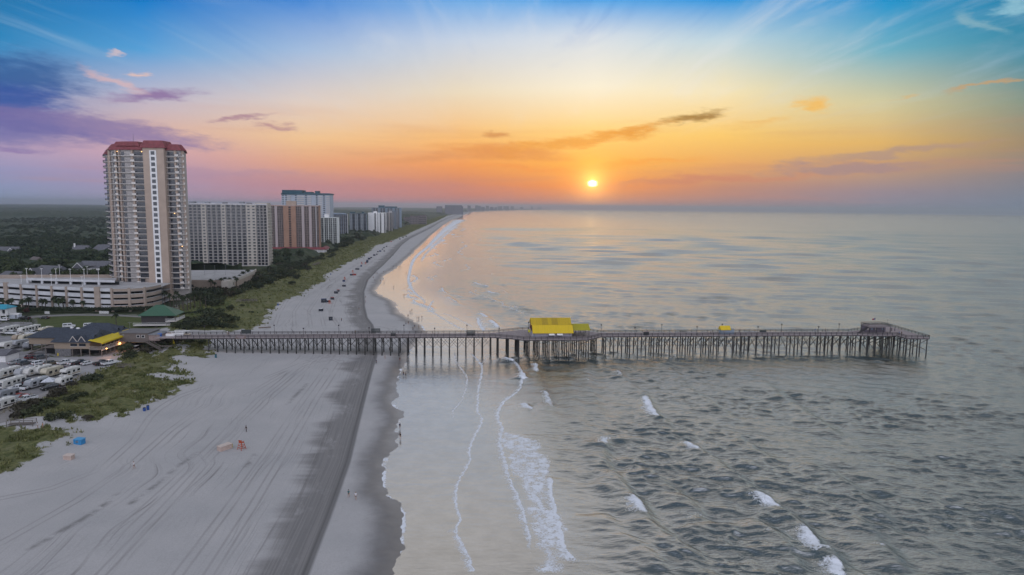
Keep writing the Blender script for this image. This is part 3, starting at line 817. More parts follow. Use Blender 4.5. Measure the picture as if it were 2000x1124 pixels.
# ------------------------------------------------------------------ building materials
M_CREAM = mat('cream_stucco', (0.46, 0.42, 0.37), .85, var=.06, scale=.25)
M_BEIGE = mat('beige_stucco', (0.40, 0.31, 0.25), .85, var=.07, scale=.2, bump=.3)
M_PALE = mat('pale_wall', (0.50, 0.49, 0.50), .85, var=.06, scale=.3)
M_WHITE = mat('white_paint', (0.72, 0.71, 0.70), .6, var=.05, scale=.6)
M_SLAB = mat('balcony_concrete', (0.60, 0.56, 0.52), .8, var=.06, scale=.4)
M_RAIL = mat('rail_metal', (0.13, 0.13, 0.15), .5, .3, var=.05)
M_GLASS = mat('window_glass', (0.035, 0.04, 0.05), .12, 0.0, var=.3, scale=.22, spec=.8)
M_GLASS2 = mat('curtained_glass', (0.17, 0.135, 0.12), .3, 0.0, var=.35, scale=.3, spec=.6)
M_REDROOF = mat('red_roof', (0.20, 0.048, 0.056), .75, var=.12, scale=.5, bump=.4)
M_BROWN = mat('brown_stucco', (0.34, 0.20, 0.14), .85, var=.07, scale=.2)
M_TEAL = mat('teal_roof', (0.03, 0.085, 0.115), .6, var=.12, scale=.4)
M_GREY = mat('grey_roof_plant', (0.22, 0.23, 0.25), .8, var=.1)
M_DARK = mat('shade_and_dark_plant', (0.02, 0.02, 0.022), .9, var=.2)  # near-black that paints shade into openings and undercrofts; also dark rooftop plant
M_CONC = mat('garage_concrete', (0.55, 0.555, 0.57), .85, var=.08, scale=.15, bump=.2)
M_TAN = mat('tan_precast', (0.36, 0.29, 0.24), .85, var=.07, scale=.3)
M_DECK = mat('roof_deck_concrete', (0.38, 0.37, 0.37), .9, var=.10, scale=.12)
M_BLUEW = mat('blue_grey_wall', (0.22, 0.27, 0.33), .8, var=.07, scale=.2)
M_WARM = mat('lit_lamp', (0.9, 0.6, 0.3), .5, var=.05, emit=(1.0, 0.55, 0.2), estr=4.0)

def rail_mb(pts, h=1.05, step=0.55, z=0.0):
    """balcony railing along a plan polyline: top and bottom rails and pickets"""
    b = MB()
    for (x0, y0), (x1, y1) in zip(pts[:-1], pts[1:]):
        b.bar((x0, y0, z + h), (x1, y1, z + h), .09, .09); b.bar((x0, y0, z + .12), (x1, y1, z + .12), .05, .08)
        l = math.hypot(x1 - x0, y1 - y0); n = max(1, int(l / step))
        for i in range(n + 1):
            t = i / n; x, y = x0 + (x1 - x0) * t, y0 + (y1 - y0) * t
            b.box(x - .035, y - .03, z + .12, x + .035, y + .03, z + h)
    return b

def offs(pts, d):
    """offset a plan polyline to its right-hand side (towards the camera for a left-to-right front)"""
    out = []
    for i, p in enumerate(pts):
        a = Vector(pts[max(i - 1, 0)]); b = Vector(pts[min(i + 1, len(pts) - 1)])
        t = (b - a).normalized(); out.append((p[0] + t.y * d, p[1] - t.x * d))
    return out

# ------------------------------------------------------------------ the tall red-roofed tower
def red_tower():
    t = thing('apartment_tower', 'tallest tower, tan with a red roof and curved balcony rows, at the garage end', 'tower', (-220, 412, LAND_Z))
    ox, oy = -220, 412
    Z0 = -LAND_Z
    L = lambda pts: [(x - ox, y - oy) for x, y in pts]
    bay = L([(-241.0 + 21.8 * s, 415.0 - 2.6 * s - 2.3 * math.sin(PI * min(1, s * 1.08))) for s in np.linspace(0, 1, 13)])
    left = L([(-252.0, 428), (-248.8, 422.0), (-242.8, 415.6)])
    right = L([(-206.3, 412.2), (-203, 412.2), (-199.5, 412.6), (-197.2, 414.0)])
    top = 93.0
    back = L([(-206.0, 436), (-222, 442), (-252, 441)])
    core = left + bay + L([(-206.5, 412.2)]) + right[1:] + back
    w = MB(); w.prism(core, 12.2 + Z0, top + Z0)
    low = L([(-206.3, 412.4), (-197.4, 414.1), (-206.2, 435.8), (-222, 441.5), (-246, 440.5), (-246, 424), (-236, 418), (-219, 416)])
    w.prism(low, 0, 12.3 + Z0)
    w.build('wall', mat('tower_recess_wall', (0.43, 0.40, 0.38), .85, var=.08, scale=.3), t)
    s = MB(); s.box(-218.6 - ox, 408.6 - oy, 0, -206.2 - ox, 413.0 - oy, 94.2 + Z0)
    slab = s.build('stair_shaft', M_BEIGE, t)
    st = MB(); st.box(-214.6 - ox, 408.42 - oy, 7.5 + Z0, -210.6 - ox, 408.7 - oy, 92.6 + Z0)
    st.build('window_surround', M_WHITE, slab)
    cs = MB()
    for x0, x1, y in ((-244.6, -243.3, 417.2), (-242.7, -241.4, 414.4)):
        cs.box(x0 - ox, y - oy, 13 + Z0, x1 - ox, y + 1.5 - oy, 94 + Z0)
    cs.build('corner_pier', M_BEIGE, t)
    NF = 25; wins = []; 
    for i in range(NF):
        z = 91.1 - 3.3 * i + Z0
        b = MB(); b.box(-213.7 - ox, 408.30 - oy, z - 1.05, -211.5 - ox, 408.44 - oy, z + 1.05); wins.append(b)
    # bay windows, doors
    def panel(line, a, c, z0, z1, out=.06):
        n = len(line) - 1; b = MB(); k = 4
        P = []
        for j in range(k + 1):
            s = (a + (c - a) * j / k) * n; i0 = min(int(s), n - 1); f = s - i0
            P.append((line[i0][0] * (1 - f) + line[i0 + 1][0] * f, line[i0][1] * (1 - f) + line[i0 + 1][1] * f))
        Q = offs(P, out); 
        b.ring(Q + offs(P, -.1)[::-1], z0, z1)
        return b
    for i in range(NF):
        zb = 91.1 - 3.3 * i - 1.65 + Z0
        for a, c in ((.06, .16), (.36, .45), (.72, .96), (.22, .27)): wins.append(panel(bay, a, c, zb + .15, zb + 2.5))
        for a, c in ((.05, .42), (.60, .70)): wins.append(panel(right, a, c, zb + .15, zb + 2.5))
        wins.append(panel(left, .3, .75, zb + .15, zb + 2.4))
    many(wins, 'window', M_GLASS, t, 100)
    pil = MB()
    for line, aa in ((bay, (.19, .305, .68)), (right, (.52, .97))):
        n = len(line) - 1
        for a in aa:
            s = a * n; i0 = min(int(s), n - 1); f = s - i0
            x = line[i0][0] * (1 - f) + line[i0 + 1][0] * f; y = line[i0][1] * (1 - f) + line[i0 + 1][1] * f
            pil.box(x - .55, y - 1.0, 12.5 + Z0, x + .55, y + .4, 93 + Z0)
    pil.build('pilaster', M_BEIGE, t)
    fronts = {'bay': offs(bay, 1.5), 'right': offs(right, 1.6), 'left': offs(left, 1.3)}
    lines = {'bay': bay, 'right': right, 'left': left}
    meshes = {}
    for k, fr in fronts.items():
        b = MB(); poly = fr + lines[k][::-1]
        b.prism(poly, -.14, .14)
        # solid parapet blocks
        n = len(fr) - 1
        for a, c in {'bay': ((.17, .26), (.64, .74)), 'right': ((.50, .68), (.93, 1.0)), 'left': ((.0, .12),)}[k]:
            P = [fr[min(int(round(a * n)), n)], fr[min(max(int(round(c * n)), int(round(a * n)) + 1), n)]]
            P = [(np.interp(a * n, range(n + 1), [p[0] for p in fr]), np.interp(a * n, range(n + 1), [p[1] for p in fr])),
                 (np.interp(c * n, range(n + 1), [p[0] for p in fr]), np.interp(c * n, range(n + 1), [p[1] for p in fr]))]
            Q = offs(P, .06); R = offs(P, -.18)
            b.prism([Q[0], Q[1], R[1], R[0]], -.14, 1.15)
        meshes[k] = (b.mesh('balcony', M_SLAB), rail_mb(offs(fr, -.07), z=.14).mesh('railing', M_RAIL))
    dvd = MB()
    for k in ('bay', 'right', 'left'):
        for i in range(NF):
            z = 91.1 - 3.3 * i - 1.65 + Z0
            o = link('balcony', meshes[k][0], t, (0, 0, z)); link('railing', meshes[k][1], o)
    # open storey over the garage deck
    cb = MB()
    for x in (-238, -231, -224.5, -219.6): cb.box(x - .5 - ox, 413.6 - oy, 8 + Z0, x + .5 - ox, 414.6 - oy, 12.3 + Z0)
    cb.build('column', M_BEIGE, t)
    # stepped red mansard roof
    def mansard(mb, poly, z0, z1, inset, over=.9):
        n = len(poly); cx = sum(p[0] for p in poly) / n; cy = sum(p[1] for p in poly) / n
        def sc(d): return [(x + (cx - x) / max(1e-6, math.hypot(x - cx, y - cy)) * d, y + (cy - y) / max(1e-6, math.hypot(x - cx, y - cy)) * d) for x, y in poly]
        A, B = sc(-over), sc(inset)
        mb.loft([[(x, y, z0) for x, y in A], [(x, y, z0 + .35) for x, y in A], [(x, y, z1) for x, y in B]])
    r = MB(); main = L([(-244.0, 417), (-241.0, 413.8), (-232, 411.0), (-224, 410.6), (-206, 411), (-198, 412), (-196.6, 415), (-206, 436), (-222, 441), (-246, 440)])
    mansard(r, main, 92.9 + Z0, 96.6 + Z0, 2.2)
    mansard(r, L([(-219.6, 408.2), (-205.4, 408.2), (-205.4, 420), (-219.6, 420)]), 94.0 + Z0, 98.4 + Z0, 2.0, .5)
    mansard(r, L([(-239.0, 414.2), (-232, 411.4), (-222, 411), (-222, 430), (-239, 430)]), 95.2 + Z0, 98.0 + Z0, 1.6, .3)
    mansard(r, L([(-253.6, 429), (-249.2, 421.5), (-243.4, 415.2), (-240, 420), (-244, 436)]), 90.4 + Z0, 93.6 + Z0, 1.5, .6)
    r.build('roof', M_REDROOF, t)
    m = MB(); m.tube((-232 - ox, 424 - oy, 97 + Z0), (-232 - ox, 424 - oy, 104 + Z0), .12, .05); m.build('antenna', M_RAIL, t)
    lights = []
    for (ln, a, i) in (('bay', .33, 0), ('bay', .92, 0), ('bay', .21, 4), ('right', .6, 11), ('right', .9, 17), ('bay', .2, 6), ('bay', .22, 10)):
        n = len(lines[ln]) - 1; s = a * n; i0 = min(int(s), n - 1); p = lines[ln][i0]
        b = MB(); z = 91.1 - 3.3 * i + .9 + Z0; b.box(p[0] - .18, p[1] - .5, z - .15, p[0] + .18, p[1] - .25, z + .2); lights.append(b)
    many(lights, 'balcony_light', M_WARM, t)
    return t
red_tower()

# ------------------------------------------------------------------ slab blocks with balcony bays
def block(name, label, x0, y0, x1, y1, depth, z0, nf, fh, secs, wall, end=None, slabm=None, rails=True, parapet=1.2, pen=(), plinth=0.0, glass=None, cat='building', roofm=None, wlimit=100, blimit=100, group=None):
    """secs: list of (kind, relative width[, windows per storey[, material]]) from left to right along the front"""
    rz = math.atan2(y1 - y0, x1 - x0); W_ = math.hypot(x1 - x0, y1 - y0)
    t = thing(name, label, cat, (x0, y0, z0 - drop(x0, y0)), rz, group)
    H = plinth + nf * fh
    tot = sum(s[1] for s in secs); u = 0.0; slabm = slabm or M_SLAB; glass = glass or M_GLASS
    core = MB(); core.box(0, 1.5, 0, W_, depth, H + parapet)
    if plinth: core.box(0.02, .05, 0, W_ - .02, 1.52, plinth)
    core.box(0.02, .04, H - .02, W_ - .02, 1.52, H + parapet * .55)
    core.build('wall', wall, t)
    e = MB(); e.box(-.3, -.1, 0, .0, depth + .1, H + parapet * .8); e.box(W_, -.1, 0, W_ + .3, depth + .1, H + parapet * .8)
    e.build('end_wall', end or wall, t)
    wins, glz, bal = [], [], []
    piers = {}
    for s in secs:
        kindn, wd = s[0], s[1] / tot * W_; n = s[2] if len(s) > 2 else 1; pm = s[3] if len(s) > 3 and s[3] else wall
        a, b = u, u + wd
        if kindn in ('wall', 'pil'):
            pr = piers.setdefault(len(piers), (pm, MB()))[1]
            pr.box(a + .003, -.15 if kindn == 'pil' else 0.0, 0, b - .003, 1.49, H + .3)
            if kindn == 'wall' and n:
                for f in range(nf):
                    for k in range(n):
                        c = a + wd * (k + .5) / n; hw = min(1.1, wd / n * .27); zf = plinth + f * fh
                        g = MB(); g.box(c - hw, -.07, zf + .9, c + hw, .06, zf + 2.2); wins.append(g)
        elif kindn == 'strip':
            pr = piers.setdefault(len(piers), (pm, MB()))[1]
            pr.box(a + .003, 0.25, 0, b - .003, 1.49, H + .3)
            for f in range(nf):
                zf = plinth + f * fh; g = MB(); g.box(a + .3, .1, zf + .5, b - .3, .3, zf + fh - .5); wins.append(g)
        else:
            for f in range(nf):
                zf = plinth + f * fh
                for k in range(n):
                    p, q = a + wd * k / n, a + wd * (k + 1) / n
                    g = MB(); g.box(p + .18 * (q - p), 1.40, zf + .15, p + .80 * (q - p), 1.56, zf + fh - .42); glz.append(g)
                sl = MB(); sl.box(a + .01, -.02, zf - .12, b - .01, 1.48, zf + .12)
                for k in range(1, n): sl.box(a + wd * k / n - .10, .12, zf + .12, a + wd * k / n + .10, 1.48, zf + fh - .13)
                bal.append((sl, rail_mb([(a + .05, .04), (b - .05, .04)], 1.0, .6, zf + .12) if rails else None))
        u = b
    for k, (pm, mb) in piers.items(): mb.build('facade_pier', pm, t)
    many(wins, 'window', glass, t, wlimit)
    many(glz, 'balcony_door', M_GLASS2 if rails == 2 else glass, t, wlimit)
    for sl, r in bal[:blimit]:
        o = sl.build('balcony', slabm, t)
        if r: r.build('railing', M_RAIL, o)
    if len(bal) > blimit:
        a, c = MB(), MB()
        for sl, r in bal[blimit:]:
            a.merge(sl)
            if r: c.merge(r)
        o = kind(a.build('balcony', slabm, t), 'stuff')
        if c.v: c.build('railing', M_RAIL, o)
    for k, (pa, pb, pd0, pd1, ph, pmt) in enumerate(pen):
        b = MB(); b.box(pa * W_, pd0 * depth, H + parapet * .5, pb * W_, pd1 * depth, H + parapet + ph); b.build('rooftop_plant', pmt, t)
    if roofm:
        b = MB(); b.box(-.9, -.9, H + parapet + .01, W_ + .9, depth + .9, H + parapet + .5); b.build('roof', roofm, t)
    return t

B2 = block('apartment_block', 'long cream block with white-railed balcony bays, right of the tall red-roofed tower', -303, 640, -232.5, 650, 16, LAND_Z, 20, 2.86,
      [('balc', 132, 3), ('wall', 50, 1, M_CREAM), ('balc', 153, 3), ('wall', 45, 1, M_CREAM), ('balc', 210, 4), ('wall', 52, 1, M_CREAM), ('wall', 50, 1, M_CREAM), ('balc', 110, 3), ('pil', 8, 0, M_CREAM)],
      M_PALE, M_CREAM, M_SLAB, pen=((.0, .06, .2, .8, 1.5, M_GREY), (.2, .25, .2, .6, 1.0, M_GREY), (.42, .47, .2, .6, .8, M_DARK), (.63, .69, .2, .6, 1.6, M_GREY), (.72, .78, .3, .6, .7, M_DARK), (.84, 1.0, .1, .9, .9, M_CREAM)), plinth=0.6)
# balconies that stick out at its sea end
r = []
for f in range(20):
    b = MB(); zf = .6 + f * 2.86; W2 = math.hypot(70.5, 10)
    b.box(W2 + .32, 2, zf - .1, W2 + 1.6, 13, zf + 1.05); r.append(b)
many(r, 'end_balcony', M_CREAM, B2)

M_PILP = mat('rose_grey_pilaster', (0.42, 0.355, 0.35), .85, var=.06)
B3 = block('hotel_block', 'brown and pink hotel slab standing on a red-roofed podium', -296, 838, -239.5, 847, 17, LAND_Z + 5, 18, 2.86,
      [('balc', 40, 2), ('pil', 23, 0, M_PILP), ('balc', 57, 3), ('wall', 50, 0, M_BROWN), ('strip', 25, 1, M_BROWN), ('wall', 45, 0, M_BROWN), ('balc', 55, 3), ('pil', 25, 0, M_PILP), ('balc', 45, 2), ('pil', 25, 0, M_PILP), ('balc', 40, 2), ('pil', 6, 0, M_PALE), ('balc', 24, 1)],
      mat('pink_stucco', (0.38, 0.28, 0.25), .85, var=.06, scale=.2), M_BROWN, mat('pinkish_concrete', (0.38, 0.31, 0.29), .85, var=.06), rails=2, pen=((.32, .52, .2, .6, 5.2, M_BEIGE),))
pod = MB(); pod.box(-2, -7, -5, 66, 0.0, -1.2); pod.box(60, 0.01, -5, 66, 30, -1.2); pod.build('podium', M_PALE, B3)
pr = MB()
pr.loft([[(-3, -8, -1.2), (67, -8, -1.2), (67, 31, -1.2), (58, 31, -1.2), (58, -.2, -1.2), (-3, -.2, -1.2)], [(-3, -4.6, 1.4), (63.6, -4.6, 1.4), (63.6, 31, 1.4), (61, 31, 1.4), (61, -1.2, 1.4), (-3, -1.2, 1.4)]])
pr.build('podium_roof', M_REDROOF, B3)
pc = MB()
for i in range(9): pc.box(2 + i * 7.6, -7.4, -5, 2.7 + i * 7.6, -7.01, -1.2)
pc.build('column', M_WHITE, B3)

# round white tower behind with a teal cap
def round_tower():
    a = D(549, 440, 1010); b = D(643, 440, 1010)
    t = thing('teal_capped_tower', 'white curved tower with a teal roof cap rising behind the brown hotel', 'tower', (a.x, a.y, LAND_Z))
    W_ = b.x - a.x; N = 15
    fr = [(W_ * s, 6 * (2 * s - 1) ** 2 - 1) for s in np.linspace(0, 1, N)]
    H = 73.0
    c = MB(); c.prism(fr + [(W_, 26), (0, 26)], 0, H); c.build('wall', mat('white_tower_wall', (0.40, 0.44, 0.50), .8, var=.05), t)
    wins, bal = [], []
    for f in range(23):
        z = 3 + f * 3.05
        for i in range(N - 1):
            (xa, ya), (xb, yb) = fr[i], fr[i + 1]
            if i in (0, 1, 4, 7, 10, 12):
                g = MB(); g.prism([(xa * .75 + xb * .25, ya * .75 + yb * .25 - .12), (xa * .25 + xb * .75, ya * .25 + yb * .75 - .12), (xa * .25 + xb * .75, ya * .25 + yb * .75 + .1), (xa * .75 + xb * .25, ya * .75 + yb * .25 + .1)], z + .6, z + 2.2); wins.append((f, g))
            elif i in (2, 5, 6, 8, 11, 13):
                g = MB(); g.prism(offs([fr[i], fr[i + 1]], 1.3) + [fr[i + 1], fr[i]], z - .1, z + 1.0); bal.append((f, g))
    wins.sort(key=lambda p: -p[0]); bal.sort(key=lambda p: -p[0])
    many([g for _, g in wins], 'window', M_GLASS, t); many([g for _, g in bal], 'balcony', M_SLAB, t)
    r = MB(); o1 = offs(fr, 1.2); 
    r.loft([[(x, y, H) for x, y in o1 + [(W_ + 1, 27), (-1, 27)]], [(x, y, H + 1.6) for x, y in o1 + [(W_ + 1, 27), (-1, 27)]], [(x, y, H + 2.4) for x, y in offs(fr, -1.5) + [(W_ - 2, 25), (2, 25)]]])
    r.box(2, 2, H + 2.2, W_ * .44, 22, H + 6.6); r.box(W_ * .48, 5, H + 2.2, W_ * .62, 20, H + 4.2); r.box(W_ * .7, 5, H + 2.2, W_ * .77, 15, H + 5.6)
    r.build('roof', M_TEAL, t)
    m = MB(); m.tube((W_ * .25, 8, H + 6.6), (W_ * .25, 8, H + 9.5), .15); m.build('antenna', M_RAIL, t)
round_tower()

def px_block(name, label, xl, xr, ytop, Y, secs, nf, wall, end, depth=18, pen=(), slabm=None, ry=6, rails=False, z0=LAND_Z, roofm=None, glass=None, cat='building', group=None, plinth=0.0):
    a, b = D(xl, ytop, Y), D(xr, ytop, Y + ry)
    H = a.z - z0 + drop(a.x, a.y)
    return block(name, label, a.x, a.y, b.x, b.y, depth, z0, nf, (H - .8) / nf, secs, wall, end, slabm, rails=rails, parapet=.8, pen=pen, roofm=roofm, glass=glass, cat=cat, group=group, plinth=plinth)
M_W2 = mat('greenish_white', (0.50, 0.52, 0.50), .8, var=.05)
px_block('white_slab_block', 'slim off-white block with thin vertical piers, right beside the brown hotel', 626, 662, 425, 985,
         [('balc', 10, 1), ('pil', 2), ('balc', 12, 2), ('pil', 2), ('balc', 12, 2), ('pil', 2), ('balc', 12, 2), ('pil', 2), ('wall', 6, 0)], 15, M_W2, M_W2, depth=14, pen=((.2, .45, .3, .7, 4.5, M_WHITE),), slabm=M_W2)
px_block('banded_block', 'blue-grey block with pale banded end balconies behind the slim off-white block', 642, 678, 418, 1250,
         [('balc', 1, 3), ('balc', 1, 3), ('balc', 1, 3)], 17, M_BLUEW, M_PALE, depth=26, pen=((.1, .9, .3, .7, 1.5, M_BLUEW),), slabm=M_PALE)
px_block('grey_block', 'dull grey block with a blue-green roof edge, between banded and white blocks', 683, 716, 417, 1420,
         [('wall', 1, 1), ('balc', 2, 1), ('wall', 1, 1), ('balc', 2, 1), ('wall', 1, 1), ('balc', 2, 1)], 14, mat('dull_wall', (0.27, 0.29, 0.31), .8), M_BLUEW, depth=30, pen=((.0, .3, .2, .8, 2.5, M_TEAL), (.7, .85, .2, .8, 3.0, M_TEAL)), slabm=M_BLUEW, roofm=M_TEAL)
px_block('white_ribbed_block', 'bright white block with two dark window columns, beyond the grey block', 719, 753, 416, 1450,
         [('wall', 10, 0), ('balc', 3, 1), ('wall', 6, 1), ('balc', 3, 1), ('wall', 4, 0), ('balc', 3, 1)], 16, M_WHITE, M_WHITE, depth=30, slabm=M_WHITE, pen=((.3, .5, .2, .6, 3, M_WHITE),))
px_block('tan_block', 'narrow tan block tucked against the sea side of the bright white block', 755, 766, 416, 1560, [('balc', 1, 1), ('pil', .2), ('balc', 1, 1)], 15, mat('tan_wall', (0.36, 0.33, 0.31), .8), M_PALE, depth=30)
px_block('blue_glass_block', 'blue-grey block with pale balcony stripes beside the narrow tan block', 766, 777, 412, 1680, [('balc', 1, 2), ('pil', .2), ('balc', 1, 2)], 17, M_BLUEW, M_PALE, depth=30, slabm=M_PALE)
px_block('teal_topped_tower', 'tall blue tower with two dark teal roof blocks, farthest of the near cluster', 728, 784, 406, 1800, [('balc', 1, 2), ('pil', .3), ('balc', 1, 2), ('pil', .3), ('balc', 1, 2), ('pil', .3), ('balc', 1, 2), ('pil', .3)], 22, M_BLUEW, M_BLUEW, depth=30, ry=20, slabm=M_PALE,
         pen=((.22, .42, .2, .8, 6, M_TEAL), (.45, .86, .2, .8, 3.5, M_TEAL)))
# low resort complex farther on
for i, (xl, xr, yt, lab) in enumerate(((788, 800, 424, 'low brown resort wing nearest the blue tower'), (800, 818, 421.5, 'middle gabled wing of the low brown resort'), (818, 832, 420.5, 'seaward wing of the low brown resort'))):
    a, b = D(xl, yt, 2150), D(xr, yt, 2150)
    t = thing('resort_wing', lab, 'building', (a.x, a.y, LAND_Z - drop(a.x, a.y)), 0, 'low brown resort wings')
    w_, H = b.x - a.x, a.z - LAND_Z + drop(a.x, a.y)
    m = MB(); m.box(0, 0, 0, w_ - .5, 22, H - 4); m.build('wall', mat('resort_wall', (0.20, 0.17, 0.17), .85), t)
    m = MB(); n = 3
    for k in range(n):
        u0, u1 = w_ * k / n, w_ * (k + 1) / n - .4
        m.loft([[(u0, -1, H - 4), (u1, -1, H - 4), (u1, 23, H - 4), (u0, 23, H - 4)], [((u0 + u1) / 2 - .3, 1, H), ((u0 + u1) / 2 + .3, 1, H), ((u0 + u1) / 2 + .3, 21, H), ((u0 + u1) / 2 - .3, 21, H)]])
    m.build('roof', mat('resort_roof', (0.12, 0.09, 0.10), .85), t)
    wl = []
    for f in range(4):
        for k in range(6):
            g = MB(); u = w_ * (k + .5) / 6; g.box(u - 1.2, -.15, 2 + f * (H - 6) / 4, u + 1.2, .1, 2 + (f + .6) * (H - 6) / 4); wl.append(g)
    many(wl, 'window', M_GLASS, t)
# skyline round the bay, every building on its own
M_FAR = mat('far_building', (0.16, 0.16, 0.19), .85, var=.1, scale=.02)
FARS = [  # left px, right px, top px, distance, steps
    (852.5, 863, 403.6, 4600, 'squat dark block behind the left end of the big far hotel', [(0, .12, .0), (.12, .88, 1.2)]),
    (869, 902, 401.0, 4900, 'big dark hotel slab, largest building on the far shore', [(.02, .1, 1.0), (.9, 1.0, -8)]),
    (913, 919, 402, 6200, 'slim stepped tower alone just right of the big far hotel', [(0, .35, 4)]),
    (928, 939, 402.2, 7000, 'peaked block at the left end of the hazy hotel row', [(.05, .45, 5)]),
    (939.5, 947, 404.6, 7100, 'low hazy block against the right side of the peaked block', [(.2, .6, 2)]),
    (949, 955, 402.6, 7600, 'small hazy tower with a raised left corner in the hotel row', [(0, .4, 4)]),
    (957, 964, 404.6, 8200, 'low hazy hotel with a flat top between two small towers', [(.3, .7, 2)]),
    (965.5, 971, 405.2, 8600, 'lowest hazy hotel in the far row', [(.1, .5, 2)]),
    (972, 981, 403.4, 9200, 'wide hazy hotel with a notched roof on the far shore', [(.0, .2, 3), (.6, .8, 3)]),
    (983, 994, 403.2, 9800, 'long flat hazy hotel right of the notched one', [(.1, .3, 2)]),
    (997, 1004, 403.4, 10600, 'hazy tower pair at the right end of the hotel row', [(.1, .45, 5)]),
    (1016, 1022, 404.6, 12200, 'faint low block standing apart on the far point', [(.3, .7, 3)]),
    (1037, 1041, 404, 13600, 'faint thin tower on the far point', [(.0, .6, 3)]),
    (1051, 1053.6, 404.8, 14800, 'left one of two tiny towers near the tip of the point', [(.1, .9, 3)]),
    (1055, 1057.6, 404.4, 14800, 'right one of two tiny towers near the tip of the point', [(.1, .9, 3)]),
]
for xl, xr, yt, Y, lab, steps in FARS:
    if Y > 6000: Y *= 1.35
    a, b = D(xl, yt, Y), D(xr, yt, Y); gzl = LAND_Z - drop(a.x, a.y)
    t = thing('shore_hotel', lab, 'building', (a.x, a.y, gzl), 0, 'hotels on the far shore')
    W_, H = b.x - a.x, a.z - gzl; nf = max(5, int(H / 3.4))
    m = MB(); m.box(0, 0, 0, W_, 30, H); m.build('wall', M_FAR, t)
    m = MB()
    for s0, s1, dz in steps:
        if dz > 0: m.box(W_ * s0, 4, H - .5, W_ * s1, 24, H + dz)
        else: m.box(W_ * s1 + .2, 4, 0, W_ * s1 + W_ * .06, 24, H + dz)
    m.build('roof_block', M_FAR, t)
    bands = []
    for f in range(min(nf, 24)):
        g = MB(); z = H * (f + .3) / min(nf, 24); g.box(W_ * .04, -.9, z, W_ * .96, -.02, z + H / min(nf, 24) * .4); bands.append(g)
    many(bands, 'balcony_band', mat('far_band', (0.24, 0.23, 0.25), .8), t)
